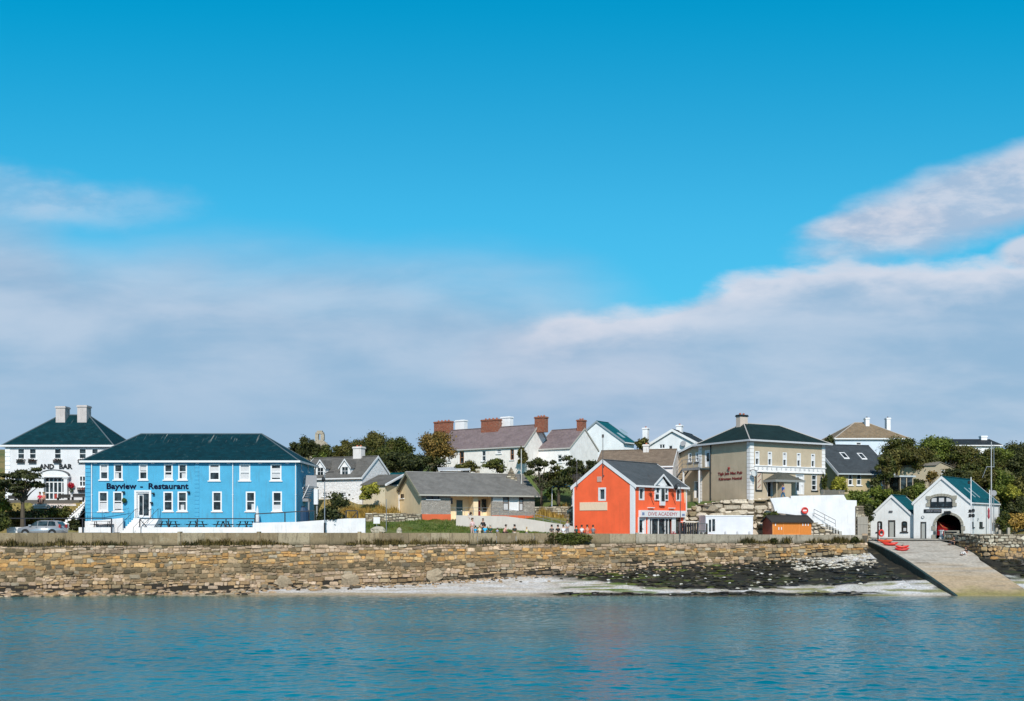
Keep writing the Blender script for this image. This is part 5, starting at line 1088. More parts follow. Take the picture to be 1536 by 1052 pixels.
while x < 38.2:
    x1 = min(38.3, x+rd.uniform(1.8, 3.2)); y0, y1 = wallY(x)-.02, wallY(x1)-.02; c = pal([(.27, .205, .125), (.30, .235, .15), (.23, .175, .105), (.33, .27, .185)] if x < 12 else [(.32, .28, .225), (.28, .245, .19), (.35, .31, .25)], rd, .12); z0, za, zb_ = 4.5, ptop(x), ptop(x1); j = rd.uniform(-.02, .02)
    ax, bx = x+.015, x1-.015
    mb.add([(ax, y0+j, z0), (bx, y1+j, z0), (bx, y1+j, zb_), (ax, y0+j, za), (ax, y0+.42, z0), (bx, y1+.42, z0), (bx, y1+.42, zb_), (ax, y0+.42, za)], [(0, 1, 2, 3), (3, 2, 6, 7), (4, 5, 6, 7), (0, 3, 7, 4), (1, 2, 6, 5)], 0, c)
    if rd.random() < .28: w_ = .3; mb.add([(ax+dx, y0+dy, z) for z in (4.4, za+.12) for dy in (-.16, .5) for dx in (0, w_)], [(0, 2, 3, 1), (4, 5, 7, 6), (0, 1, 5, 4), (2, 6, 7, 3), (0, 4, 6, 2), (1, 3, 7, 5)], 0, mul(c, 1.05))
    x = x1
o = mb.build('sea_parapet', CP); tag(o, 'grey-brown concrete parapet running along the top of the quay wall', 'wall')
mb = MB(); mb.slab([(-60, wallY(-60)-.33, 4.64), (38.3, wallY(38.3)-.33, 4.64), (38.3, wallY(38.3)+.1, 4.64), (-60, wallY(-60)+.1, 4.64)], (0, 0, -.12)); mb.build('ledge', CP, o)
for f_ in mb.f: pass
# end of the quay at the slipway and right-hand rubble wall
def rcol(t, zr, rd): return pal(ORNG+TAN+[(.6, .36, .2)] if zr < .52 else GREYS+[(.5, .45, .36), (.42, .38, .3)], rd)
mb = MB(); stone_mesh(mb, [(48.75, 112.5), (48.9, 108), (49.0, 104.4), (49.6, 103.7), (56, 103.6), (66, 103.5)], lambda t: fx(t, [0, 8, 9, 40], [4.6, 3.3, 3.0, 3.1]), lambda t: 5.48, (.22, .5), (.3, .8), rcol, 21, prot=.14, jit=.5, back=(.08, .065, .05), thick=.6)
tag(mb.build('rubble_wall', STONEA), 'rough rubble wall to the right of the slipway, grey on top and orange below', 'wall')
mb = MB(); stone_mesh(mb, [(38.25, wallY(38.25)-.3), (38.6, 108.6), (39.2, 110.6), (39.9, 112.4)], lambda t: 3.7, lambda t: 5.42, (.3, .55), (.4, .9), lambda t, z, r: pal(TAN+PINK+GREYS[:1], r), 22, prot=.08, jit=.2, thick=.5)
tag(mb.build('quay_end_wall', STONEA), 'short pale stone return wall where the quay meets the left side of the slipway', 'wall')
# hostel rock bank, lower slope walls
def hcol(t, zr, rd): return pal([(.50, .43, .34), (.42, .36, .28), (.58, .51, .42), (.30, .25, .18), (.22, .17, .10), (.55, .47, .38)], rd)
mb = MB(); stone_mesh(mb, [(X(1020, 112), 112.), (X(1060, 111.6), 111.6), (X(1128, 111.1), 111.1), (X(1166, 111.4), 111.4)], lambda t: 4.8, lambda t: fx(t, [0, 2, 5, 11], [7.9, 8.7, 9.25, 9.45]), (.35, .9), (.6, 2.0), hcol, 31, batter=.22, prot=.45, jit=.6, back=(.09, .07, .045), thick=1.2)
tag(mb.build('rock_bank', STONEA), 'rough rocky retaining bank under the side wall of the beige hostel', 'wall')
mb = MB(); stone_mesh(mb, [(X(1212, 109.6), 109.9), (X(1243, 110), 110.4), (X(1262, 110.4), 110.6)], lambda t: 4.8, lambda t: fx(t, [0, 1.5, 3.6], [6.9, 6.6, 5.3]), (.25, .5), (.3, .7), hcol, 32, prot=.2, jit=.6, thick=.8)
tag(mb.build('stair_rubble_wall', STONEA), 'small rubble wall filling the space below the white stair beside the orange shed', 'wall')
def wcol(t, zr, rd): return pal(GREYS+[(.45, .4, .3), (.5, .45, .36)], rd)
for (pts, zt_, zb_, s_, nm, lb) in (
    ([(X(548, 110.5), 110.5), (X(633, 111.4), 111.4)], lambda t: 7.75, 6.6, 41, 'garden_wall', 'low drystone garden wall on the lawn left of the bungalow'),
    ([(X(802, 116), 116.5), (X(864, 115), 115.)], lambda t: 8.55, 6.9, 42, 'field_wall', 'drystone wall crossing the bank between the bungalow and the orange shop'),
    ([(X(1284, 113.5), 113.5), (X(1306, 115), 115.)], lambda t: 8.6, 4.6, 43, 'yard_wall', 'old stone yard wall between the white stair wall and the boathouse annex'),
    ([(X(1500, 121), 121.), (X(1580, 121), 121)], lambda t: 5.9, 4.6, 44, 'lane_wall', 'low stone wall beyond the right end of the boathouse')):
    mb = MB(); stone_mesh(mb, pts, lambda t, z_=zb_: z_, zt_, (.18, .38), (.25, .7), wcol, s_, prot=.08, jit=.4, thick=.45); tag(mb.build(nm, STONEA), lb, 'wall')
# ---- white terrace walls in front of the restaurant
WT = plaster('terrace_white', (.73, .72, .74), (.40, .37, .31), .6, 1.5)
def pw(name, label, pts, zts, zb, th=.3, mat=WT, cat='wall'):
    mb = MB(); n = len(pts)
    for i in range(n-1):
        (x0, y0), (x1, y1) = pts[i], pts[i+1]; a, b = zts[i], zts[i+1]
        mb.add([(x0, y0, zb), (x1, y1, zb), (x1, y1, b), (x0, y0, a), (x0, y0+th, zb), (x1, y1+th, zb), (x1, y1+th, b), (x0, y0+th, a)], [(0, 1, 2, 3), (3, 2, 6, 7), (4, 5, 6, 7), (0, 3, 7, 4), (1, 2, 6, 5)])
    return tag(mb.build(name, mat), label, cat)
YT = 101.0; zt_ = Z(791.2, YT)
pw('terrace_wall', 'low white wall left of the entrance steps of the blue restaurant', [(X(118, YT), YT), (X(170, YT), YT)], [zt_, zt_], 5.0)
pw('terrace_wall', 'long low white wall under the picnic tables right of the entrance steps', [(X(204, YT), YT), (X(379, YT), YT)], [zt_, zt_], 5.0)
pw('terrace_wall', 'taller white wall in front of the right end of the blue restaurant and the conifer', [(X(379.2, YT), YT-.05), (X(447, YT), YT-.05), (X(520, YT), YT-.05), (X(548, YT), YT-.05)], [Z(784.5, YT), Z(783, YT), Z(778, YT), Z(777.5, YT)], 5.0)
pw('roadside_wall', 'short white roadside wall partly hidden by the parked silver car', [(X(10, 100.2), 100.2), (X(60, 100.6), 100.6)], [Z(791, 100), Z(791, 100)], 5.0)
# entrance steps
st = root('entrance_steps', 'white steps rising to the door of the blue restaurant', 'steps', (0, 0, 0))
mb = MB(); xa, xb = X(183, 102), X(219, 102); n = 9; ztop = Z(777.5, 103.5); 
for i in range(n): f_ = i/n; zb_ = 5.2; mb.box(xa+i*.0+f_*1.0, xb, 100.9+f_*2.0, 103.95, 5.0 if i == 0 else 5.4+(ztop-5.4)*f_, 5.4+(ztop-5.4)*(f_+1/n))
mb.build('tread', plaster('step_white', (.74, .72, .72), (.4, .36, .3), .6), st)
mb = MB(); mb.slab([(xb+.02, 100.95, 5.2), (xb+.02, 103.95, 5.2), (xb+.02, 103.95, ztop), (xb+.02, 103.2, ztop), (xb+.02, 100.95, 5.9)], (.9, 0, 0)); mb.build('side_wall', WT, st)
for xx, nm in ((xa+.05, 'a'), (xa+1.6, 'b'), (xb-.1, 'c')):
    mb = MB(); mb.path([(xx, 100.8, 5.4), (xx, 100.8, 6.3), (xx+.9, 103.2, ztop+.95), (xx+.9, 103.9, ztop+.95)], .025); mb.tube((xx+.9, 103.2, ztop-.2), (xx+.9, 103.2, ztop+.95), .025); mb.build('handrail', plain('rail_dark', (.06, .06, .065), .5), st)
pw('ramp_wall', 'sloping white ramp wall against the foot of the blue restaurant left of the steps', [(X(126, 103), 103.2), (X(150, 103), 103.2), (X(183, 103), 103.2)], [Z(782, 103.2), Z(780.5, 103.2), Z(777, 103.2)], 5.8)
rl = root('ramp_railing', 'thin grey railing along the ramp below the left windows of the blue restaurant', 'railing', (0, 0, 0)); mb = MB(); xs_ = [X(p, 103.3) for p in (128, 153, 193)]
for dz in (0, .55): mb.path([(xs_[0], 103.35, Z(770, 103.3)+dz-.5), (xs_[1], 103.35, Z(770, 103.3)+dz-.5), (xs_[2], 103.35, Z(764.5, 103.3)+dz-.45)], .018)
mb.build('rail', plain('rail_blue_grey', (.04, .12, .2), .5), rl)
for x_ in xs_: mb = MB(); mb.tube((x_, 103.35, 6.2), (x_, 103.35, Z(766, 103.3)), .02); mb.build('post', plain('rail_blue_grey', (.04, .12, .2), .5), rl)
def railing(label, Y, px0, px1, py0, py1, nposts, zbot, diag=None):
    r_ = root('terrace_railing', label, 'railing', (0, 0, 0), 0, 'dark timber railings of the terrace'); DR = plain('rail_black', (.02, .022, .03), .6)
    mb = MB(); za, zb_ = Z(py0, Y), Z(py1, Y); mb.slab([(X(px0, Y), Y, za), (X(px1, Y), Y, zb_), (X(px1, Y), Y+.08, zb_), (X(px0, Y), Y+.08, za)], (0, 0, -.1)); mb.build('top_rail', DR, r_)
    for i in range(nposts):
        f_ = i/(nposts-1); px = px0+(px1-px0)*f_; x_ = X(px, Y); mb = MB(); mb.box(x_-.05, x_+.05, Y-.01, Y+.09, zbot, za+(zb_-za)*f_-.102); mb.build('post', DR, r_)
    if diag: mb = MB(); mb.tube((X(diag[0], Y), Y+.04, Z(diag[1], Y)), (X(diag[2], Y), Y+.04, Z(diag[3], Y)), .045, .045, 6); mb.build('brace', DR, r_)
railing('dark railing from the left edge of the photo to the restaurant steps', 100.7, -6, 167, 777, 777, 5, 5.4)
railing('dark railing above the five picnic tables', 101.15, 209.5, 382, 777.5, 777.5, 5, 6.3, (210.5, 780, 220, 791))
railing('dark railing sloping up past the right end of the blue restaurant', 101.1, 382.5, 472, 770.5, 765.5, 3, 6.6)
railing('short dark railing above the white wall right of the conifer', 101.1, 519, 536, 765.5, 765.5, 2, 6.6, (528, 777, 537, 767))
# ---- pub terrace
pt = root('pub_terrace', 'pinkish balcony wall of the pub terrace above a hedge', 'terrace', (X(82, 110.5), 110.5, 0)); zt_ = Z(749, 110.5)
mb = MB(); L = X(113, 110.5)-X(50, 110.5); mb.box(-L/2, L/2, 0, .25, Z(763, 110.5), zt_-.5); mb.build('parapet', plaster('terrace_pink', (.60, .50, .46), (.35, .28, .24), .5), pt)
mb = MB(); mb.box(-L/2-.1, L/2+.1, -.08, .33, zt_-.75, zt_-.62); mb.build('coping', plaster('coping_white', (.68, .62, .58), (.4, .35, .3), .4), pt)
mb = MB(); mb.box(-L/2-7, L/2+.3, .26, 2.45, 8.2, zt_-.08); mb.build('deck', plain('deck_dark', (.10, .09, .08), .8), pt)
mb = MB(); mb.box(-L/2-5.5, -L/2-.15, .3, .5, Z(765, 110.5), Z(754.5, 110.5)); mb.build('side_parapet', plaster('terrace_pink', (.60, .50, .46), (.35, .28, .24), .5), pt)
for i, (px, py) in enumerate(((20, 751), (31, 751), (95, 749.5), (117, 748.5))):
    b_ = root('terrace_bench', ['dark bench at the far left of the pub terrace', 'dark bench on the pub terrace near the tree', 'dark table below the pub door', 'dark bench on the pub terrace beside the blue building'][i], 'bench', (X(px, 111.3), 111.3, Z(py+3.5, 111.3)), 0, 'furniture on the pub terrace')
    mb = MB(); mb.box(-.7, .7, -.2, .2, .42, .48); mb.build('seat', WOOD, b_); mb = MB(); mb.box(-.7, .7, .2, .25, .5, .85); mb.build('backrest', WOOD, b_)
    for sx in (-.6, .6): mb = MB(); mb.box(sx-.04, sx+.04, -.18, .22, -.4, .42); mb.build('leg', WOOD, b_)
ss = root('pub_steps', 'white outdoor steps with dark handrails between the pub and the blue building', 'steps', (0, 0, 0)); mb = MB()
for i in range(12): f_ = i/12; mb.box(X(107, 108)+f_*1.2, X(126, 108), 105.5+f_*3.5, 109.2, 6.0, 6.4+2.9*(f_+1/12))
mb.build('tread', plaster('step_white', (.74, .72, .72), (.4, .36, .3), .6), ss)
for x0 in (X(106, 106), X(120, 106)): mb = MB(); mb.tube((x0, 105.3, 7.2), (x0+1.6, 109.2, 10.3), .035); mb.tube((x0, 105.3, 6.2), (x0, 105.3, 7.2), .03); mb.tube((x0+1.6, 109.2, 9.2), (x0+1.6, 109.2, 10.3), .03); mb.build('handrail', plain('rail_dark', (.06, .06, .065), .5), ss)
# ---- white stair walls of the hostel
wr = root('hostel_stair', 'tall white stair walls climbing from the quay to the hostel terrace', 'staircase', (0, 0, 0)); WB = plaster('stair_white', (.73, .73, .76), (.42, .40, .35), .4)
def pxpoly(mb, pts, Y, th): mb.slab([(X(p[0], Y+dy), Y+dy, Z(p[1], Y+dy)) for p, dy in [((q_[0], q_[1]), (q_[0]-1200)*.012) for q_ in pts]], (0, th, 0))
mb = MB(); pxpoly(mb, [(1186, 800), (1186, 744), (1265.5, 742.5), (1270, 750.5), (1285, 750.8), (1285, 803), (1240, 803)], 112.6, .35); mb.build('back_wall', WB, wr)
mb = MB(); pxpoly(mb, [(1155, 747.5), (1182, 745.5), (1222, 771), (1236, 781), (1247, 789), (1262, 797), (1250, 801), (1222, 786), (1211, 775), (1163, 769), (1160, 758)], 111.2, .3); mb.build('front_wall', WB, wr)
mb = MB()
for i in range(12): f_ = i/12; px = 1262-f_*52; Yq = 111.65; mb.box(X(px-5, Yq), X(px+1, Yq), Yq, Yq+1., 4.6, Z(797-f_*27, Yq)); 
mb.build('tread', plain('step_grey', (.40, .39, .37), .8), wr)
mb = MB(); Yq = 111.1
for dy in (0, 5.5): mb.tube((X(1221, Yq), Yq, Z(764+dy, Yq)), (X(1253, Yq), Yq, Z(780.5+dy, Yq)), .03)
for f_ in (0, .5, 1): mb.tube((X(1221+32*f_, Yq), Yq, Z(764+16.5*f_, Yq)), (X(1221+32*f_, Yq), Yq, Z(764+16.5*f_+10, Yq)), .025)
mb.build('handrail', plain('rail_grey', (.15, .15, .16), .5), wr)
lb = root('lifebuoy_board', 'round red and white lifebuoy on the white stair wall above the orange shed', 'lifebuoy', (X(1207.5, 110.9), 110.95, Z(766, 110.9)))
mb = MB(); R_, r_, n, m_ = .30, .09, 20, 8; pts = []; fc = []
for i in range(n):
    for j in range(m_): A_, B_ = 2*math.pi*i/n, 2*math.pi*j/m_; pts.append(((R_+r_*math.cos(B_))*math.cos(A_), r_*math.sin(B_), (R_+r_*math.cos(B_))*math.sin(A_)))
    for j in range(m_): fc.append((i*m_+j, ((i+1) % n)*m_+j, ((i+1) % n)*m_+(j+1) % m_, i*m_+(j+1) % m_))
mb.add(pts, fc); REDP = plain('signal_red', (.62, .03, .02), .4); mb.build('ring', REDP, lb, smooth=True)
mb = MB(); mb.tube((0, .02, 0), (0, .1, 0), .36, .36, 18); mb.build('backing', plain('board_red_white', (.6, .12, .1), .5), lb); mb = MB(); mb.box(-.28, .28, -.0, .015, -.07, .07); mb.build('white_bar', TRIM, lb)
# fence and gate
fe = root('picket_fence', 'grey picket fence on top of the white stair wall near the skylight house', 'fence', (0, 0, 0)); mb = MB()
for i in range(26): px = 1232+i*1.35; Yq = 114.2; mb.box(X(px, Yq), X(px, Yq)+.06, Yq, Yq+.03, Z(744, Yq), Z(735, Yq)+.06*math.sin(i))
mb.build('picket', plain('fence_grey', (.16, .15, .14), .8), fe); mb = MB(); [mb.box(X(1231, Yq), X(1268, Yq), Yq+.031, Yq+.07, z_, z_+.07) for z_ in (Z(742, Yq), Z(737, Yq))]; mb.build('rail', plain('fence_grey', (.16, .15, .14), .8), fe)
gt = root('yard_gate', 'weathered grey board gate beside the right end of the white stair wall', 'gate', (0, 0, 0)); Yq = 113.2; mb = MB()
for i in range(7): mb.box(X(1286.5+i*2.2, Yq), X(1286.5+i*2.2, Yq)+.15, Yq, Yq+.05, 4.9, Z(775.5, Yq)+.03*(i % 2))
mb.build('board', plain('gate_grey', (.33, .30, .26), .85), gt); mb = MB(); mb.box(X(1286, Yq), X(1302, Yq), Yq-.05, Yq-.003, 6.6, 6.72); mb.build('batten', plain('gate_grey', (.33, .30, .26), .85), gt)
# ---- ruins and sheds on the slope
def ruin(label, px, Y, w_, zb_, zt2, seed):
    h = zt2-zb_; r_ = MB(); 
    stone_mesh(r_, [(X(px, Y)-w_/2, Y), (X(px, Y)+w_/2, Y)], lambda t: zb_, lambda t: zb_+h*(.35+.65*(1-abs(t/w_*2-1))), (.16, .3), (.2, .5), wcol, seed, prot=.05, jit=.3, thick=.55, cap=False); tag(r_.build('stone_gable', STONEA), label, 'ruin', 'ruined stone gables behind the bungalow')
ruin('pointed ruined stone gable showing just left of the bush above the bungalow roof', 716, 120, 2.6, 9.5, Z(702.5, 120), 51); ruin('pointed ruined stone gable just right of the bush above the bungalow roof', 766.5, 120, 2.4, 9.5, Z(700, 120), 52)
H = House('tin_shed', 'low shed with pale sheet-metal roof between the brown tree and the ruined gables', 'shed', 660, 121, 10.2, 6, W_px=704, D=4)
ze = H.zz(707, 0, 0); H.walls(plain('shed_dark', (.05, .05, .05), .8), ze); q = MB(); q.slab([(-.2, -.3, ze), (H.W+.1, -.3, ze+.1), (H.W+.3, H.D, ze+.75), (-.2, H.D, ze+.6)], (0, 0, .08)); q.build('roof', slate('pale_tin', (.50, .52, .56), 0, 3, .3, .08), H.root)
ch = root('ruined_church', 'pale stone belfry and gable of a ruined church among trees on the skyline', 'ruin', (X(479, 168), 168, 16)); q = MB(); k_ = 168/1500
zq = lambda py: Z(py, 168)-16
q.slab([(-14*k_, 0, 0), (14*k_, 0, 0), (14*k_, 0, zq(668)), (5*k_, 0, zq(660)), (-5*k_, 0, zq(660)), (-14*k_, 0, zq(668))], (0, 1.0, 0)); q.build('gable_wall', brickm('church_stone', (.48, .42, .34), (.38, .33, .27), (.25, .22, .18), .5, .25), ch)
q = MB()
for sx in (-1, 1): q.box(sx*4.2*k_-.28, sx*4.2*k_+.28, .1, .9, zq(660), zq(651))
q.box(-6*k_, 6*k_, .05, .95, zq(651), zq(648.5)); q.box(-4*k_, 4*k_, .1, .9, zq(648.5), zq(646)); q.build('bellcote', brickm('church_stone', (.48, .42, .34), (.38, .33, .27), (.25, .22, .18), .5, .25), ch)
gz = root('blue_gazebo', 'blue canvas gazebo under the dark trees left of the orange shop', 'gazebo', (X(843, 117), 117, 9.1)); q = MB(); h = Z(731, 117)-9.1
q.add([(-1.3, -1, h), (1.3, -1, h), (1.3, 1, h), (-1.3, 1, h), (0, 0, h+.6)], [(0, 1, 4), (1, 2, 4), (2, 3, 4), (3, 0, 4), (0, 3, 2, 1)]); q.build('canopy', plain('gazebo_blue', (.05, .20, .36), .6), gz)
for sx in (-1.2, 1.2):
    for sy in (-.9, .9): q = MB(); q.tube((sx, sy, -1), (sx, sy, h), .04); q.build('leg', TRIM, gz)
# ---- bungalow ramp, railings
br = root('access_ramp', 'white concrete access ramp descending from the bungalow porch to the right', 'ramp', (0, 0, 0)); RC = plaster('ramp_white', (.56, .51, .47), (.36, .31, .25), .5)
mb = MB(); RP = [(684, 110.3, 773, 784), (700, 110.2, 773.5, 786), (758, 109.9, 774.5, 789), (800, 109.3, 780, 794), (845, 108.4, 787, 799), (862, 108, 790, 800)]
for a, b in zip(RP, RP[1:]):
    p = [(X(q_[0], q_[1]), q_[1]+dy, Z(yy_, q_[1])) for q_ in (a, b) for dy in (0, 1.7) for yy_ in (q_[2], q_[3]+6)]
    mb.add(p, [(0, 1, 5, 4), (0, 4, 6, 2), (2, 6, 7, 3)])
mb.build('ramp_slab', RC, br)
mb = MB(); rp2 = [(676, 110.8, 762), (739, 110.5, 762), (758, 110., 764), (800, 109.4, 770), (858, 108.2, 786)]
for dz in (0, -.35): mb.path([(X(p[0], p[1]), p[1], Z(p[2], p[1])+dz) for p in rp2], .022, 6)
for i in range(14):
    f_ = i/13; px = 684+f_*170; Yq = fx(px, [p[0] for p in rp2], [p[1] for p in rp2]); py = fx(px, [p[0] for p in rp2], [p[2] for p in rp2]); mb.tube((X(px, Yq), Yq, Z(py+11, Yq)), (X(px, Yq), Yq, Z(py, Yq)), .02)
mb.build('handrail', STEEL, br)
# ================================================================== VEGETATION
def crown_mesh(name, rx, ry, rz, nl, leaves_n, size, seed, flat=.6, mat=None, lobe=.36, shear=0., parent=None, z0=0., hollow=.0):
    rd = np.random.RandomState(seed); cs = []
    for i in range(nl):
        d = rd.normal(size=3); d /= np.linalg.norm(d); r = rd.uniform(.45, .95) if i > 2 else rd.uniform(0, .4)
        c = d*r*np.array([rx, ry, rz])*(1-lobe*.38)*1.04; c[2] = abs(c[2])*.95-rz*.1 if rd.rand() < .4 else c[2]; cs.append((c, rd.uniform(.65, 1.25)*lobe))
    n = leaves_n; li = rd.randint(0, nl, n); d = rd.normal(size=(n, 3)); d /= np.linalg.norm(d, axis=1)[:, None]
    rr = rd.uniform(hollow, 1, n)**.45; C_ = np.array([cs[i][0] for i in li]); L_ = np.array([cs[i][1] for i in li])
    P_ = C_+d*rr[:, None]*L_[:, None]*np.array([rx, ry, rz*flat/.6*.8])*(1+.25*rd.normal(size=(n, 1)))
    P_[:, 0] += shear*P_[:, 2]; P_[:, 2] += z0
    nn = d+rd.normal(size=(n, 3))*.55+np.array([0, -.1, .25]); nn /= np.linalg.norm(nn, axis=1)[:, None]
    a = np.cross(nn, rd.normal(size=(n, 3))); a /= np.linalg.norm(a, axis=1)[:, None]+1e-9; b = np.cross(nn, a)
    s1 = size*rd.uniform(.6, 1.35, (n, 1)); s2 = s1*rd.uniform(.45, .8, (n, 1))
    V = np.stack([P_-a*s1, P_+b*s2, P_+a*s1, P_-b*s2], 1).reshape(-1, 3)
    me = bpy.data.meshes.new(name); me.vertices.add(4*n); me.vertices.foreach_set('co', V.ravel()); me.loops.add(4*n); me.loops.foreach_set('vertex_index', np.arange(4*n)); me.polygons.add(n); me.polygons.foreach_set('loop_start', np.arange(0, 4*n, 4)); me.polygons.foreach_set('loop_total', np.full(n, 4)); me.update(calc_edges=True)
    me.materials.append(mat); o = bpy.data.objects.new(name, me); COL.objects.link(o)
    if parent: o.parent = parent
    return o, cs
LEAF = {
 'dark': leafm('dark_evergreen', (.014, .022, .007), (.085, .092, .028), None, .2),
 'mid': leafm('mid_green', (.024, .036, .009), (.14, .155, .032), (.10, .08, .025), .25),
 'lite': leafm('light_green', (.05, .080, .013), (.22, .26, .045), None, .28),
 'brown': leafm('autumn_brown', (.075, .055, .014), (.36, .22, .055), (.10, .085, .02), .22),
 'olive': leafm('olive_green', (.038, .036, .009), (.20, .18, .045), (.06, .07, .016), .22),
 'yell': leafm('yellow_green', (.12, .13, .016), (.44, .41, .06), None, .25),
 'gold': leafm('dry_gold', (.22, .14, .03), (.58, .38, .10), (.14, .10, .03), .2)}
BARK = plaster('bark', (.09, .07, .05), (.03, .025, .02), .5, 3)
def limb(mb, p, d, r, L, rd, depth, tips):
    n = 4; pts = [Vector(p)]; dd = Vector(d)
    for i in range(n): dd = (dd+Vector((rd.uniform(-.22, .22), rd.uniform(-.22, .22), rd.uniform(-.05, .18)))).normalized(); pts.append(pts[-1]+dd*L/n)
    for i in range(n): mb.tube(pts[i], pts[i+1], r*(1-.45*i/n), r*(1-.45*(i+1)/n), 7)
    if depth == 0: tips.append(pts[-1]); return
    for i in range(3 if depth > 1 else 2):
        a = rd.uniform(0, 6.28); nd = (dd*.7+Vector((math.cos(a), math.sin(a), .25))*.75).normalized(); limb(mb, pts[-1-(i % 2)], nd, r*.5, L*.7, rd, depth-1, tips)
def tree(label, px, pyt, pyb, Y, wpx, kind, name='tree', cat='tree', group=None, n=None, nl=20, seed=None, flat=.6, shear=0., trunk=True, base=None, size=.135, lobe=.36, dep=.8, hollow=0., crownfrac=None):
    seed = seed or int(px*7+pyt) % 9999; x = X(px, Y); zt, zb = Z(pyt, Y), Z(pyb, Y); rx = wpx/1500*Y/2; rz = (zt-zb)/2
    gz = base if base is not None else min(ground(x, Y)-.1, zb+.3); r_ = root(name, label, cat, (x, Y, gz), 0, group)
    vol = rx*rx*rz; n = n or int(min(13000, max(700, 1600*(rx*rz))))
    o, cs = crown_mesh('crown' if trunk else 'foliage', rx, rx*dep, rz, nl, n, size, seed, flat, LEAF[kind], lobe, shear, r_, (zt+zb)/2-gz, hollow)
    if trunk:
        mb = MB(); rd = random.Random(seed); H_ = (zt+zb)/2-gz; t = Vector((0, 0, 0)); mid = Vector((shear*.2, 0, max(.4, H_*.6))); rt = max(.08, rx*.07)
        mb.tube((0, 0, -.3), mid, rt*1.3, rt*.85, 8)
        for c, l in cs: e = Vector((c[0]+shear*c[2], c[1], c[2]+H_)); m2 = mid.lerp(e, .5)+Vector((rd.uniform(-.2, .2), rd.uniform(-.2, .2), .1)); mb.tube(mid, m2, rt*.55, rt*.3, 6); mb.tube(m2, e, rt*.3, rt*.1, 5)
        mb.build('trunk', BARK, r_)
    return r_
GT = 'trees on the wooded hillside'
T = tree
# wood behind the cottage
T('dark rounded tree on the skyline just right of the blue restaurant roof', 448, 657, 700, 150, 40, 'dark', group=GT)
T('dark tree immediately left of the ruined belfry', 463, 652, 695, 146, 34, 'dark', group=GT)
T('olive tree directly in front of the ruined church wall', 487, 662, 705, 150, 44, 'mid', group=GT)
T('bright yellow-green shrub tree between the restaurant roof and the dormer cottage', 479, 676, 712, 132, 24, 'lite', group=GT)
T('broad olive tree right of the ruined belfry', 522, 656, 700, 152, 52, 'olive', group=GT)
T('tall dark green tree, highest in the wood behind the cottage', 563, 642, 700, 150, 66, 'olive', group=GT, nl=18)
T('dark tree behind the right gable of the dormer cottage', 545, 660, 712, 142, 50, 'dark', group=GT)
T('dense green tree between the cottage gable and the brown tree', 600, 646, 712, 140, 62, 'mid', group=GT, nl=18)
T('low dark green tree above the teal annex roof', 592, 675, 722, 130, 64, 'dark', group=GT)
T('large autumn-brown tree in front of the long hill terrace', 652, 640, 706, 128, 78, 'brown', group=GT, nl=20, n=12000)
T('dark green undergrowth tree below the autumn-brown tree', 630, 676, 716, 126, 76, 'dark', group=GT)
T('round dark green bush between the two ruined gables', 741, 686, 712, 121, 40, 'mid', name='bush', cat='bush', trunk=False)
T('sparse windswept dark tree in front of the end terrace house, left of the pair', 812, 676, 742, 119, 60, 'dark', group='dark windswept trees', nl=20, lobe=.24, flat=.35, n=4200)
T('sparse windswept dark tree beside the orange gable, right of the pair', 866, 678, 742, 116.5, 56, 'dark', group='dark windswept trees', nl=20, lobe=.24, flat=.35, n=3800)
T('small dark shrub below the two windswept trees', 838, 712, 745, 115.8, 60, 'dark', name='shrub', cat='shrub', trunk=False, n=1500)
T('green climbing ivy hanging from the eaves of the long terrace house', 783, 667, 700, 132.5, 16, 'olive', name='ivy', cat='climber', trunk=False, dep=.3)
T('dark tree on the skyline between the hostel roof and the lichen-roofed house', 1242, 652, 672, 150, 22, 'dark', group=GT)
T('small green tree beside the white chimney left of the black-roofed house', 962, 655, 680, 142, 26, 'olive', group=GT)
# right wood
T('big dark green tree covering the right end of the lichen-roofed house', 1352, 650, 702, 142, 66, 'mid', group=GT, nl=18, n=11000)
T('broad mid-green tree on the right skyline, left of the ridge house roof', 1402, 645, 704, 140, 72, 'lite', group=GT, nl=18, n=12000)
T('olive tree above the beige hall', 1380, 668, 706, 136, 60, 'olive', group=GT)
T('dense tree directly below the ridge-top roofline', 1450, 664, 716, 142, 66, 'olive', group=GT, nl=18, n=11000)
T('dark tree right of the white ridge-top chimney', 1518, 657, 720, 140, 70, 'mid', group=GT, nl=18, n=11000)
T('green tree between the ridge chimney and the flagpole', 1484, 668, 722, 134, 52, 'mid', group=GT)
T('dark tree rising behind the boathouse roof ridge', 1450, 690, 740, 130, 58, 'mid', group=GT)
T('bright green tree right of the boathouse roof', 1505, 700, 765, 126, 46, 'lite', group=GT)
T('olive tree at the right edge of the photo above the golden shrub', 1536, 700, 765, 124, 44, 'olive', group=GT)
T('pale olive shrub tree right of the boathouse gable end', 1520, 722, 760, 123, 36, 'yell', group=GT)
T('very dark conifer right of the boathouse', 1521, 735, 790, 121.5, 28, 'dark', group=GT, nl=10)
T('golden dry shrub behind the lane wall at the right edge', 1524, 765, 803, 120, 46, 'gold', name='shrub', cat='shrub', trunk=False)
T('green shrub at the foot of the right end of the boathouse', 1506, 765, 802, 119.5, 26, 'mid', name='shrub', cat='shrub', trunk=False)
T('tree standing in front of the skylight house roof', 1329, 679, 728, 124.6, 34, 'mid', nl=20, n=5200)
T('dark shrub beside the conservatory', 1312, 714, 738, 124.6, 18, 'dark', name='shrub', cat='shrub', trunk=False)
T('dark tree between the conservatory and the beige hall', 1372, 716, 740, 128.5, 34, 'dark', group=GT)
T('small brownish tree in front of the beige hall wall', 1398, 702, 728, 127.5, 18, 'brown')
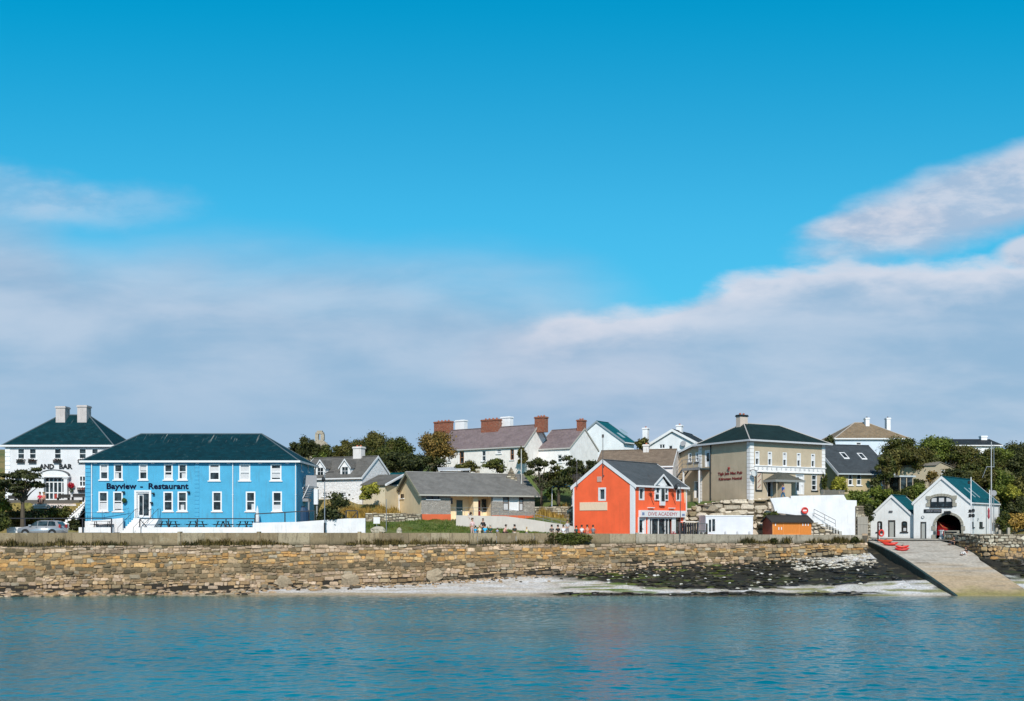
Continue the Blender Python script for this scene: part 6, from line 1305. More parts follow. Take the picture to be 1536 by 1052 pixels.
T('yellow-green shrub in front of the skylight house gable', 1259, 713, 741, 118.5, 30, 'yell', name='shrub', cat='shrub', trunk=False)
T('dark narrow climber in the gap right of the hostel corner', 1236.5, 705, 740, 118, 8, 'mid', name='climber', cat='climber', trunk=False, dep=1)
for i, (px, a, b, w_, k_, lb) in enumerate(((1288, 733, 768, 40, 'lite', 'leafy hedge bush above the yard gate, leftmost of the hedge'), (1318, 726, 765, 44, 'lite', 'light green hedge bush, second from the left below the skylight house'), (1350, 724, 766, 46, 'mid', 'green hedge bush behind the annex gable, third in the hedge'), (1382, 722, 758, 40, 'lite', 'green hedge bush between the annex and boathouse gables'), (1300, 752, 786, 34, 'dark', 'dark lower bush behind the yard wall'))):
    T(lb, px, a, b, (118.5 if i == 0 else 124.3 if i < 4 else 114.9), w_, k_, name='hedge_bush', cat='bush', trunk=False, group='hedge below the skylight house', nl=12, flat=.7)
T('dark green hedge under the pub terrace wall', 88, 759, 784, 109.4, 52, 'mid', name='hedge', cat='hedge', trunk=False, flat=.9)
T('dark hedge in the shade left of the pub terrace hedge', 38, 762, 794, 109, 84, 'dark', name='hedge', cat='hedge', trunk=False, flat=.9)
T('dark shrub behind the silver car at the restaurant corner', 112, 772, 797, 101.8, 20, 'dark', name='shrub', cat='shrub', trunk=False)
T('dark green bush in the bottom left corner behind the parapet', 4, 764, 803, 99.5, 34, 'mid', name='bush', cat='bush', trunk=False)
T('pale green bush at the left edge behind the terrace railing', 0, 742, 775, 106, 34, 'lite', name='bush', cat='bush', trunk=False)
T('spreading windswept tree in front of the pub', 34, 694, 756, 104.5, 84, 'dark', nl=26, lobe=.22, flat=.34, n=6500, seed=77)
T('second dark windswept tree at the left edge of the photo', -2, 700, 760, 104, 44, 'dark', nl=14, lobe=.25, flat=.4, n=2800)
T('dark bushy conifer drooping over the white terrace wall', 498, 740, 800, 101.9, 58, 'dark', name='conifer', cat='bush', nl=16, n=5200, flat=.5, seed=15)
T('yellow-green conifer beside the teal annex', 553, 722, 752, 113.5, 34, 'yell', name='conifer', cat='bush', trunk=False)
T('dark green shrub behind the rocky bank beside the orange shed', 1156, 766, 790, 110.6, 34, 'mid', name='shrub', cat='shrub', trunk=False)
T('dark green bush spilling over the sea parapet right of the seated people', 853, 796, 817, 102.25+13, 72, 'mid', name='bush', cat='bush', trunk=False) if False else None
xb_ = X(852, 103.0); r_ = T('dark green bush spilling over the sea parapet below the seated people', 852, 797.5, 817.5, wallY(xb_)-.35, 72, 'mid', name='bush', cat='bush', trunk=False, flat=.9, base=4.64, n=4200, dep=.16, nl=18)
for px, w_, t_, lb in ((1161, 9, 807, 'small round bush rooted in the quay wall below the orange shed'), (1283, 13, 806, 'small bush at the right end of the quay wall')):
    xx = X(px, 107); T(lb, px, t_, t_+9, wallY(xx)-.5, w_, 'dark', name='wall_bush', cat='bush', trunk=False, base=4.0, dep=.5)
T('spiky plant on the dry bank behind the bungalow', 825, 732, 752, 116.8, 20, 'lite', name='spiky_plant', cat='plant', trunk=False)
for px, y_, lb in ((520, 795, 'x'),): pass
for (px, a, b, Yq, w_, k_, lb) in ((1470, 700, 745, 128, 60, 'olive', 'olive tree low in the wood behind the boathouse ridge'), (1425, 668, 706, 140, 60, 'mid', 'mid green tree above the right end of the beige hall'), (1432, 700, 735, 127.5, 44, 'dark', 'dark tree directly behind the boathouse gable peak'), (1345, 668, 712, 137, 60, 'olive', 'olive tree left of the beige hall, behind the skylight house'), (1536, 672, 725, 134, 60, 'dark', 'dark tree at the right edge high in the wood'), (1480, 735, 790, 125.5, 44, 'dark', 'dark tree hidden mostly by the boathouse side roof'), (1536, 738, 790, 122.5, 40, 'lite', 'bright green bushy tree at the right edge above the lane wall'), (1500, 668, 712, 138, 50, 'lite', 'light green tree just below the ridge chimney'), (700, 690, 712, 124, 40, 'olive', 'olive tree at the left end of the hill terrace wall'), (505, 684, 716, 134, 60, 'dark', 'dark tree behind the dormer cottage chimney'), (575, 668, 716, 136, 60, 'mid', 'mid green tree above the teal annex'), (838, 695, 735, 121, 60, 'mid', 'mid green tree between the two windswept trees'), (893, 690, 722, 121.5, 34, 'dark', 'small dark tree left of the brown roof')):
    T(lb, px, a, b, Yq, w_, k_, group=GT)
# dry grass banks (blades): stuff
def blades(name, mat, spots, seed, hmin, hmax, w_=.02, zf=None, lean=.4, label=None):
    rd = np.random.RandomState(seed); V = []; Fc = []
    for (x, y, z, k_) in spots:
        for j in range(k_):
            px_, py_ = x+rd.normal()*.18, y+rd.normal()*.12; h = rd.uniform(hmin, hmax)*(.35+1.3*max(0, .5+noise.noise(Vector((x*.9, y*.9, seed))))); a = rd.uniform(0, 6.28); l = rd.uniform(0, lean)*h; dx, dy = math.cos(a), math.sin(a); i = len(V); wx = w_*rd.uniform(.7, 1.5)
            V += [(px_-dy*wx, py_+dx*wx, z), (px_+dy*wx, py_-dx*wx, z), (px_+dx*l*.4+dy*wx*.7, py_+dy*l*.4-dx*wx*.7, z+h*.6), (px_+dx*l, py_+dy*l, z+h), (px_+dx*l*.4-dy*wx*.7, py_+dy*l*.4+dx*wx*.7, z+h*.6)]; Fc += [(i, i+1, i+2, i+4), (i+4, i+2, i+3)]
    me = bpy.data.meshes.new(name); me.from_pydata(V, [], Fc); me.materials.append(mat); o = bpy.data.objects.new(name, me); COL.objects.link(o); return tag(o, label, None, None, 'stuff')
rd = random.Random(4)
sp_ = []
for i in range(1500):
    px = rd.uniform(512, 598); Yq = rd.uniform(108.5, 116.5); x = X(px, Yq); z = ground(x, Yq); 
    if Z(769, Yq) > z > Z(800, Yq)-9 and Yq > 111.2: sp_.append((x, Yq, z-.03, 10))
for i in range(900):
    px = rd.uniform(802, 866); Yq = rd.uniform(111, 118); x = X(px, Yq)
    if Yq > 115.3: sp_.append((x, Yq, ground(x, Yq)-.03, 9))
blades('dry_grass', LEAF['gold'], sp_, 5, .3, .85, .035)
sp_ = []
for i in range(2200):
    px = rd.uniform(545, 860); Yq = rd.uniform(107.5, 112.5); x = X(px, Yq); z = ground(x, Yq); sp_.append((x, Yq, z-.02, 5))
blades('lawn_grass', leafm('lawn', (.035, .075, .010), (.13, .19, .03), (.16, .15, .04), .2), sp_, 6, .06, .22, .03)
sp_ = []
for i in range(1500):
    x = rd.uniform(-59, 38); dn = noise.noise(Vector((x*.13, 3, 0)))+.3*noise.noise(Vector((x*.9, 0, 2)))
    if dn > (-.2 if x < 3 else .12): sp_.append((x, wallY(x)-.05-rd.random()*.3, 4.6, int(7+16*max(0, dn))))
blades('ledge_weeds', leafm('ledge_weed', (.035, .032, .010), (.24, .18, .06), (.02, .026, .010), .2), sp_, 7, .15, .62, .03, lean=.8)
# ================================================================== SHORE DEBRIS
mb = MB(); rd = random.Random(12)
for i in range(1500):
    x = rd.uniform(-60, -1) if i < 1150 else rd.uniform(-10, 30); wy = wallY(x)-.4; sp0 = 2.6 if x < -24 else 1.6
    Yq = wy-abs(rd.gauss(0, 1))*sp0*.55-.15; s_ = rd.uniform(.1, .34)*(1.35 if x < -38 else (.9 if x < -15 else .55))
    if Yq < 91.8: continue
    mb.lump((x, Yq, max(beach(x, Yq), -.15)+s_*.12), (s_*rd.uniform(.8, 1.5), s_, s_*rd.uniform(.45, .75)), i, 0, pal(TAN+PINK+[(.30, .24, .17), (.10, .08, .055), (.06, .048, .033), (.03, .024, .017), (.02, .016, .012), (.04, .035, .02)], rd, .15), 6, 4, .22)  # near-black tones paint the shaded gaps between stones as extra rocks
tag(mb.build('shore_rocks', STONEA), None, None, None, 'stuff')
mb = MB()
for i in range(2600):
    x = rd.uniform(-2, 70); Yq = rd.uniform(92.6, 111)
    if 38.3 < x < 49.8 or Yq > (wallY(x)-.3 if x < 38.3 else 103.4) or dark(x, Yq) < .45: continue
    s_ = rd.uniform(.12, .45); mb.lump((x, Yq, beach(x, Yq)+.01), (s_*1.6, s_*.8, s_*.3), i, 0, pal([(.010, .011, .009), (.018, .018, .010), (.008, .008, .008), (.03, .03, .012)]+([(.07, .09, .015)] if x < 22 else []), rd), 6, 4, .35)
tag(mb.build('seaweed_clumps', attrm('seaweed', .45, .5, 5, .5)), None, None, None, 'stuff')
mb = MB()
for i in range(80):
    x = rd.uniform(8, 38.0); Yq = rd.uniform(93.5, wallY(x)-.6); s_ = rd.uniform(.05, .16); mb.lump((x, Yq, beach(x, Yq)+.07), (s_*1.3, s_, s_*.6), i+99, 0, pal([(.55, .53, .48), (.4, .4, .3), (.65, .63, .6)], rd), 6, 4, .25)
for i in range(330):
    x = rd.uniform(29, 38.2); Yq = rd.uniform(wallY(x)-4.5, wallY(x)-.4); s_ = rd.uniform(.05, .2); mb.lump((x, Yq, beach(x, Yq)+.03), (s_*1.3, s_, s_*.6), i+999, 0, pal([(.48, .44, .38), (.38, .33, .26), (.56, .53, .48)], rd), 6, 4, .25)
tag(mb.build('shore_pebbles', STONEA), None, None, None, 'stuff')
# big slabs leaning on the wall foot
for px, sw, lb in ((520, 1.6, 'dark tilted rock slab leaning at the foot of the quay wall left of centre'), (655, 1.5, 'tilted square boulder bedded in the foot of the quay wall'), (425, 1.5, 'wedge-shaped boulder at the wall foot below the blue restaurant')):
    x = X(px, 98.5 if px < 600 else 100.5); Yq = wallY(x)-.75; z = beach(x, Yq); r0 = MB()
    r0.lump((0, 0, .55), (sw*.55, .4, .85), px, 0, (.34, .27, .19), 7, 5, .28); o = r0.build('boulder', STONEA); o.location = (x, Yq, z); o.rotation_euler = (.35, .35 if px != 655 else -.3, .2); tag(o, lb, 'boulder', 'boulders at the wall foot')
# ================================================================== CAR
car = root('parked_car', 'silver hatchback parked behind the sea parapet in front of the pub', 'car', (X(65, 98), 97.9, road_z(-45)+.02)); SILV = plain('silver_paint', (.50, .52, .55), .28, .55)
prof = [(-2.05, .35), (-2.1, .62), (-1.98, .85), (-1.2, 1.0), (-1.05, 1.02), (-.25, 1.5), (.15, 1.58), (1.2, 1.58), (1.62, 1.5), (1.98, 1.02), (2.06, .8), (2.06, .35)]
low = [p for p in prof if p[1] <= 1.03]
bm = bmesh.new()
def section(pts, wf):
    L_ = [bm.verts.new((p[0], -wf(p[1]), p[1])) for p in pts]; R__ = [bm.verts.new((p[0], wf(p[1]), p[1])) for p in pts]; bm.faces.new(L_); bm.faces.new(R__[::-1])
    for i in range(len(pts)): j = (i+1) % len(pts); bm.faces.new((L_[i], R__[i], R__[j], L_[j]))
section(prof, lambda z: .86 if z < .9 else .86-.26*(z-.9)/.68)
bmesh.ops.bevel(bm, geom=[e for e in bm.edges if e.is_manifold and e.calc_face_angle(0) > .25], offset=.05, segments=2, affect='EDGES')
me = bpy.data.meshes.new('body'); bm.to_mesh(me); bm.free(); me.materials.append(SILV); me.polygons.foreach_set('use_smooth', [True]*len(me.polygons)); o = bpy.data.objects.new('body', me); COL.objects.link(o); o.parent = car
for sg in (-1, 1):
    wf = lambda z: (.875 if z < .9 else .872-.26*(z-.9)/.68)*sg
    mb = MB()
    for pts in ([(-.98, 1.06), (-.2, 1.06), (-.2, 1.47), (-.32, 1.45)], [(-.12, 1.06), (.78, 1.06), (.78, 1.5), (-.12, 1.5)], [(.86, 1.06), (1.62, 1.06), (1.5, 1.42), (1.3, 1.5), (.86, 1.5)]): mb.poly([(p[0], wf(p[1])+.006*sg, p[1]) for p in pts])
    mb.build('side_window', GLASS, car)
    for wx in (-1.32, 1.3):
        mb = MB(); mb.tube((wx, sg*.66, .32), (wx, sg*.885, .32), .33, .33, 20); w_ = mb.build('wheel', plain('tyre', (.015, .015, .016), .8), car); mb = MB(); mb.tube((wx, sg*.886, .32), (wx, sg*.9, .32), .2, .2, 12); mb.build('rim', STEEL, w_)
        mb = MB(); mb.tube((wx, sg*.8, .36), (wx, sg*.868, .36), .40, .40, 20); mb.build('wheel_arch', BLACK, car)
    mb = MB(); mb.box(-2.08, -1.9, sg*.62-.18, sg*.62+.18, .68, .82); mb.build('headlight', plain('lamp_clear', (.6, .62, .65), .15), car); mb = MB(); mb.box(1.93, 2.07, sg*.72-.12, sg*.72+.12, .85, 1.2); mb.build('tail_light', plain('lamp_red', (.35, .02, .02), .3), car)
    mb = MB(); mb.box(-.95, -.72, sg*.88-.1, sg*.88+.1, 1.02, 1.16); mb.build('wing_mirror', SILV, car); mb = MB(); [mb.box(x_, x_+.16, sg*.872-.02, sg*.872+.02, .92, .95) for x_ in (-.3, .62)]; mb.build('door_handle', STEEL, car)
mb = MB(); mb.poly([(-1.02, -.74, 1.07), (-1.02, .74, 1.07), (-.32, .66, 1.475), (-.32, -.66, 1.475)]); 
for i in range(4): pass
o = mb.build('windscreen', GLASS, car); o.location = (-.012, 0, .012); mb = MB(); mb.poly([(1.95, -.72, 1.09), (1.95, .72, 1.09), (1.68, .64, 1.44), (1.68, -.64, 1.44)]); o = mb.build('rear_window', GLASS, car); o.location = (.012, 0, .008)
# ================================================================== PICNIC TABLES
def picnic(label, px, Y, z, rz=0, gr='picnic tables on the restaurant terrace'):
    r_ = root('picnic_table', label, 'picnic table', (X(px, Y), Y, z), rz, gr); PT = plain('picnic_dark', (.018, .022, .026), .7)
    mb = MB(); [mb.box(-.95, .95, -.36+i*.15, -.23+i*.15, .72, .76) for i in range(5)]; mb.build('tabletop', PT, r_)
    for sy in (-.72, .72): mb = MB(); mb.box(-.95, .95, sy-.13, sy+.13, .42, .46); mb.build('bench', PT, r_)
    for sx in (-.65, .65):
        mb = MB()
        for sg in (-1, 1): mb.slab([(sx, sg*.2, .72), (sx, sg*.32, .72), (sx, sg*.62, 0), (sx, sg*.5, 0)], (.05, 0, 0))
        mb.box(sx+.052, sx+.1, -.8, .8, .36, .42); mb.build('leg_frame', PT, r_)
    return r_
for i, (px, rz) in enumerate(((153, .1), (253, 1.2), (294.5, 1.35), (334.5, 1.5), (369.5, 1.25))):
    picnic(['dark picnic table on the terrace left of the entrance steps', 'dark picnic table nearest the right side of the entrance steps', 'dark picnic table below the centre of the blue facade, second right of the steps', 'dark picnic table third right of the steps, below the downpipe', 'dark picnic table at the right end of the low white wall'][i], px, 102.3, 6.2, rz)
um = root('closed_parasol', 'closed white parasol standing by the right windows of the blue restaurant', 'parasol', (X(386, 102.6), 102.6, 6.2)); mb = MB(); mb.tube((0, 0, 0), (0, 0, 2.3), .03); mb.build('pole', STEEL, um); mb = MB(); mb.lathe([(.05, .55), (.19, .7), (.2, 1.2), (.13, 1.9), (.02, 2.35)], 10); mb.build('canopy', plain('canvas_white', (.68, .68, .70), .8), um)
# ---- grey exterior stair at the right end of the restaurant
st = root('exterior_stair', 'grey metal stair with sheeted landing at the right end of the blue restaurant', 'staircase', (0, 0, 0)); Yq = 107.; SG = plain('stair_grey', (.26, .27, .29), .5, .2)
def q3(px, py, dy=0): return (X(px, Yq+dy), Yq+dy, Z(py, Yq+dy))
mb = MB(); mb.slab([q3(458, 713), q3(475, 713.5), q3(475, 730), q3(455, 729)], (0, .06, 0)); mb.slab([q3(449.5, 735), q3(458, 713), q3(455, 729), q3(452, 745)], (0, .05, 0)); mb.build('sheet_screen', plain('sheet_grey', (.30, .30, .32), .6), st)
mb = MB()
for i in range(9): f_ = i/8; a = q3(448+f_*9, 748-f_*20, .1); mb.box(a[0], a[0]+.95, a[1], a[1]+1.0, a[2], a[2]+.05)
mb.build('treads', STEEL, st)
mb = MB(); a = q3(446, 748); mb.box(a[0], q3(463, 0)[0], Yq-.1, Yq+1.3, Z(752.5, Yq), Z(748.5, Yq)); mb.build('lower_landing', SG, st)
mb = MB()
for (p0, p1) in (((446, 748), (457, 727)), ((454, 748), (464, 727))): mb.tube(q3(*p0, -.05), q3(*p1, -.05), .05, .05, 6)
mb.build('stringer', TRIM, st)
mb = MB(); a, b = q3(471.5, 0), q3(477.5, 0); mb.box(a[0], b[0], Yq-.3, Yq+.2, Z(757, Yq), Z(734.5, Yq)); mb.build('white_post_box', TRIM, st)
mb = MB(); mb.box(q3(474.5, 0)[0], q3(476.5, 0)[0], Yq-.1, Yq+.1, 6.2, Z(757, Yq)); mb.box(q3(462, 0)[0], q3(464, 0)[0], Yq, Yq+.15, 6.2, Z(752.5, Yq)); mb.build('post', SG, st)
mb = MB(); mb.box(q3(458, 0)[0], q3(475, 0)[0], Yq+.07, Yq+1.2, Z(731.5, Yq), Z(730, Yq)); mb.build('upper_landing', SG, st)
tk = root('water_tank', 'dark blue tank under the grey exterior stair', 'tank', (X(454.5, 106.5), 106.5, 6.1)); mb = MB(); mb.lathe([(.62, 0), (.68, .3), (.66, 1.9), (.45, 2.3), (.1, 2.4)], 14); mb.build('barrel', plain('tank_blue', (.010, .045, .11), .5), tk); mb = MB(); mb.lathe([(.2, 2.38), (.2, 2.46)], 10); mb.build('lid', BLACK, tk)
# ================================================================== POLES, LAMPS, MASTS
def pole(name, label, cat, px, pyt, Y, zb, r=.05, mat=None, parts=None, group=None):
    r_ = root(name, label, cat, (X(px, Y), Y, zb), 0, group); h = Z(pyt, Y)-zb; mb = MB(); mb.tube((0, 0, 0), (0, 0, h), r*1.2, r*.8, 8); mb.build('pole', mat or STEEL, r_); return r_, h
YP = lambda px: wallY(X(px, 101))+1.2
r_, h = pole('street_lamp', 'tall grey street lamp with black lantern in front of the drooping conifer', 'street lamp', 487, 708, 99.9, 5.4, .05); mb = MB(); mb.path([(0, 0, h-.2), (.3, 0, h-.05), (.9, 0, h)], .04); mb.build('arm', BLACK, r_); mb = MB(); mb.lathe([(.1, -.5), (.2, -.3), (.12, 0)], 8, (-.12, 0, h-.5)); mb.build('lantern', BLACK, r_); mb = MB(); mb.tube((0, 0, 0), (0, 0, 1.4), .09, .09); mb.build('base_sleeve', BLACK, r_)
r_, h = pole('notice_post', 'thin grey post with a small white notice on the lawn left of the bungalow', 'post', 579.5, 749, 107, 5.7, .04); 
nb = root('notice_board', 'small white notice board standing on the lawn beside the garden wall', 'sign', (X(565, 108), 108, 6.0)); mb = MB(); mb.box(-.35, .35, 0, .04, .7, 1.4); mb.build('panel', TRIM, nb); mb = MB(); mb.box(-.03, .03, .04, .08, 0, .7); mb.build('leg', STEEL, nb)
for px, zt_, lb in ((526, 787, 'x'),): pass
for i, (x0, x1, lb) in enumerate(((556, 579, 'flat-topped pale boulder on the lawn edge left of the thin post'), (594, 603, 'square stone block on the lawn edge right of the thin post'))):
    Yq = 106.3; mb = MB(); w_ = (x1-x0)/1500*Yq/2; mb.lump((0, 0, .3), (w_, .4, .45), i+3, 0, (.42, .38, .31), 8, 5, .15); o = mb.build('lawn_boulder', STONEA); o.location = (X((x0+x1)/2, Yq), Yq, ground(X(x0, Yq), Yq)-.05); tag(o, lb, 'boulder')
r_, h = pole('utility_pole', 'pale pole rising behind the right end of the bungalow roof', 'pole', 782, 674, 119.5, 8.5, .06, plain('pale_pole', (.55, .53, .5), .7))
r_, h = pole('street_lamp', 'slim striped lamp post with black lantern in front of the dive shop', 'street lamp', 1020.5, 722, 103.9+.35, 5.1, .035, plain('dark_post', (.08, .06, .06), .5)); mb = MB(); mb.path([(0, 0, h-.35), (-.25, 0, h-.2), (-.45, 0, h-.35)], .025); mb.build('arm', BLACK, r_); mb = MB(); mb.lathe([(.05, -.85), (.24, -.6), (.2, -.5), (.02, -.2)], 8, (-.47, 0, h-.1)); mb.build('lantern', BLACK, r_)
r_, h = pole('signal_mast', 'white signal mast with black lamps at the right corner of the boathouse', 'mast', 1456.5, 716, 108, 4.9, .06, TRIM)
for i, (dx, py) in enumerate(((-.25, 724), (-.15, 767), (.2, 766), (-.15, 773.5), (.2, 773.5))): mb = MB(); zc = Z(py, 108)-4.9; mb.lathe([(.12, -.16), (.16, -.1), (.16, .1), (.08, .18)], 8, (dx, -.1, zc)); mb.build('lamp', BLACK, r_)
for py in (769, 776): mb = MB(); zc = Z(py, 108)-4.9; mb.box(-.35, .35, -.03, .03, zc-.03, zc+.03); mb.build('crossarm', BLACK, r_)
r_, h = pole('flagpole', 'tall grey flagpole with short yard and stay beside the boathouse side wall', 'flagpole', 1487, 663, 110, 4.9, .06, plain('flag_grey', (.42, .42, .44), .5)); mb = MB(); zc = Z(700.5, 110)-4.9; mb.tube((-.55, 0, zc), (.35, 0, zc), .035); mb.tube((-.5, 0, zc), (-1.0, 0, zc-1.2), .02); mb.build('yard', STEEL, r_); mb = MB(); mb.tube((.28, 0, zc), (.28, 0, h-.3), .03); mb.build('topmast', STEEL, r_)
r_, h = pole('flagpole', 'white flagpole with a furled red and white flag in front of the boathouse side wall', 'flagpole', 1484.5, 735, 107.5, 4.9, .07, TRIM); mb = MB(); z1_, z0_ = Z(762, 107.5)-4.9, Z(779, 107.5)-4.9; mb.lathe([(.03, z0_), (.14, z0_+.25), (.1, (z0_+z1_)/2), (.13, z1_-.3), (.04, z1_)], 7, (-.12, -.05, 0)); mb.build('furled_flag', plain('flag_red', (.35, .06, .08), .8), r_)
sd_ = root('dish_mast', 'grey radar dish on the skyline side of the boathouse roof', 'dish', (X(1490.5, 118.5), 118.5, 5.)); mb = MB(); mb.tube((0, 0, 0), (0, 0, Z(742, 118.5)-5.1), .05); mb.build('pole', STEEL, sd_); mb = MB(); zc = Z(740, 118.5)-5; mb.tube((0, -.1, zc), (0, -.02, zc), .33, .36, 14); mb.build('dish', plain('dish_grey', (.3, .3, .32), .5), sd_)
for i, (px, Yq, y_, lb) in enumerate(((1458, 107., 792, 'x'),)): pass
for i, (px, zt_, Yq, lb) in enumerate(((1494.5, 793, 106.5, 'short timber post just right of the white flagpole'), (1512.5, 792.5, 107, 'short timber post furthest right behind the rubble wall'), (1499, 796, 106, 'white-grey bollard between the two timber posts'))):
    mb = MB(); mb.box(-.13, .13, -.13, .13, 0, Z(zt_, Yq)-4.85); mb.box(-.1, .1, -.1, .1, Z(zt_, Yq)-4.85, Z(zt_, Yq)-4.78); o = mb.build('post', plaster('timber_grey', (.36, .32, .26), (.2, .17, .12), .4, 3)); o.location = (X(px, Yq), Yq, 4.85); tag(o, lb, 'post', 'posts behind the rubble wall')
for i, px in enumerate((1088, 1106, 1124)):
    Yq = 108.3; mb = MB(); mb.lathe([(.1, 0), (.1, .85), (.08, .95), (.02, .98)], 10); o = mb.build('bollard', plain('bollard_grey', (.52, .52, .55), .6)); o.location = (X(px, Yq), Yq, 4.9); tag(o, ['leftmost of three pale bollards in front of the white cabin', 'middle of three pale bollards in front of the white cabin', 'rightmost of three pale bollards in front of the white cabin'][i], 'bollard', 'bollards in front of the cabin')
rb = root('kayak_pair_small', 'x', 'x', (0, 0, 0)); bpy.data.objects.remove(rb)
mb = MB(); mb.lump((0, 0, .25), (.5, .35, .3), 2, 0, None, 10, 6, .15); mb.lump((.4, 0, .3), (.25, .3, .25), 3, 0, None, 8, 5, .15); o = mb.build('red_dry_bag', plain('bag_red', (.6, .04, .06), .5)); o.location = (X(1064, 108.2), 108.2, 4.92); o.scale = (.9, .9, 1.2); tag(o, 'red bags piled at the door of the white cabin', 'bag')
# dive gear beside the shop
for i, (px, w_, h_, c, lb, cat, nm) in enumerate(((1034, .8, 1.9, (.012, .012, .014), 'rail of black wetsuits hanging beside the dive shop', 'clothes rail', 'wetsuit_rail'),)):
    Yq = 105.6; r_ = root(nm, lb, cat, (X(px, Yq), Yq, 5.1)); mb = MB(); mb.tube((-1.0, 0, 0), (-1.0, 0, 1.8), .03); mb.tube((1.0, 0, 0), (1., 0, 1.8), .03); mb.tube((-1., 0, 1.8), (1, 0, 1.8), .03); mb.build('frame', STEEL, r_)
    for k_ in range(8):
        mb = MB(); x_ = -.85+k_*.24; mb.slab([(x_-.03, -.25, 1.7), (x_-.03, .25, 1.7), (x_-.03, .2, .9), (x_-.03, .22, .25), (x_-.03, .05, .25), (x_-.03, 0, .85), (x_-.03, -.05, .25), (x_-.03, -.22, .25), (x_-.03, -.2, .9)], (.12, 0, 0)); mb.build('wetsuit', plain('neoprene'+str(k_ % 3), [(.012, .012, .014), (.02, .02, .035), (.06, .055, .06)][k_ % 3], .7), r_)
r_ = root('gas_cylinder_rack', 'dark metal rack with dive cylinders left of the white cabin', 'rack', (X(1050, 107), 107, 4.98)); mb = MB(); [mb.box(a, a+.06, -.35, .35, 0, 1.75) for a in (-.75, .7)]; [mb.box(-.69, .7, -.35, .35, z_, z_+.05) for z_ in (.1, .95, 1.7)]; mb.build('frame', plain('rack_dark', (.05, .07, .06), .6), r_)
for k_ in range(6): mb = MB(); mb.lathe([(.1, 0), (.11, .05), (.11, .55), (.05, .66), (.03, .74)], 10, (-.55+k_*.22, -.1, .15)); mb.build('cylinder_tank', plain('tank'+str(k_ % 2), [(.35, .35, .33), (.05, .06, .06)][k_ % 2], .4), r_)
fl = root('planter', 'small red flower planter at the right of the dive shop doors', 'planter', (X(1011, 105), 105.2, 5.1)); mb = MB(); mb.lathe([(.15, 0), (.22, .35), (.2, .36)], 10); mb.build('pot', POT, fl); mb = MB(); leaves(mb, (0, 0, .55), (.25, .25, .25), 90, .07, lr); mb.build('flowers', REDF, fl)
# life ring post on the quay end
r_ = root('lifebuoy_post', 'dark post with a red lifebuoy at the head of the slipway', 'lifebuoy', (X(1317, 111.8), 111.8, 4.7)); mb = MB(); mb.box(-.07, .07, -.07, .07, 0, Z(785, 111.8)-4.7); mb.build('post', plain('post_dark', (.05, .02, .02), .6), r_)
mb = MB(); pts = []; fc = []
for i in range(16):
    for j in range(6): A_, B_ = 2*math.pi*i/16, 2*math.pi*j/6; pts.append((.34+(.24+.09*math.cos(B_))*math.cos(A_), -.1+.09*math.sin(B_), .95+(.34+.09*math.cos(B_))*math.sin(A_)))
    for j in range(6): fc.append((i*6+j, ((i+1) % 16)*6+j, ((i+1) % 16)*6+(j+1) % 6, i*6+(j+1) % 6))
mb.add(pts, fc); mb.build('ring', REDP, r_, smooth=True); mb = MB(); mb.box(.13, .17, -.05, .0, 0, 1.9); mb.build('white_batten', TRIM, r_)
# kayaks
def kayak(label, x, Y, z, rz, rx, c, gr='red kayaks at the head of the slipway', s=1.):
    r_ = root('kayak', label, 'kayak', (x, Y, z), rz, gr); r_.rotation_euler = (rx, 0, rz); r_.scale = (s, s*1.15, s*1.9); n, m_ = 14, 8; pts = []; fc = []
    for i in range(n+1):
        t = -1+2*i/n; w_ = .36*(1-abs(t)**2.6)+.015; hh = .17*(1-abs(t)**4)+.03; up = .14*abs(t)**2.5
        for j in range(m_): a = 2*math.pi*j/m_; pts.append((1.5*t, w_*math.cos(a), .2+hh*math.sin(a)*(1 if math.sin(a) < 0 else .6)+up))
    for i in range(n):
        for j in range(m_): fc.append((i*m_+j, (i+1)*m_+j, (i+1)*m_+(j+1) % m_, i*m_+(j+1) % m_))
    mb = MB(); mb.add(pts, fc+[list(range(m_)), list(range(n*m_, n*m_+m_))]); mb.build('hull', plain('kayak_'+str(c), [(.62, .03, .02), (.66, .08, .03), (.5, .02, .02)][c], .35), r_, smooth=True)
    mb = MB(); mb.lathe([(.26, 0), (.27, .03), (.2, .035)], 12, (0, 0, .31)); o = mb.build('cockpit', BLACK, r_); mb = MB(); mb.box(.16, .22, -.16, .16, .3, .5); mb.build('seat', plain('kayak_seat', (.5, .12, .05), .6), o)
    return r_
kayak('orange-red kayak furthest back at the top left of the slipway', X(1328, 110.8), 110.8, 4.58, -.5, .05, 1, s=.56); kayak('red kayak lying in front of the orange-red one at the slipway head', X(1335, 109.3), 109.3, 4.3, -.35, .05, 0, s=.56)
kayak('lower red kayak of the stacked pair on the slipway', X(1353, 106.8), 106.8, 3.78, -.25, .1, 2, s=.5); kayak('upper red kayak of the stacked pair on the slipway', X(1353, 106.9), 106.9, 4.05, -.15, .1, 0, s=.5)
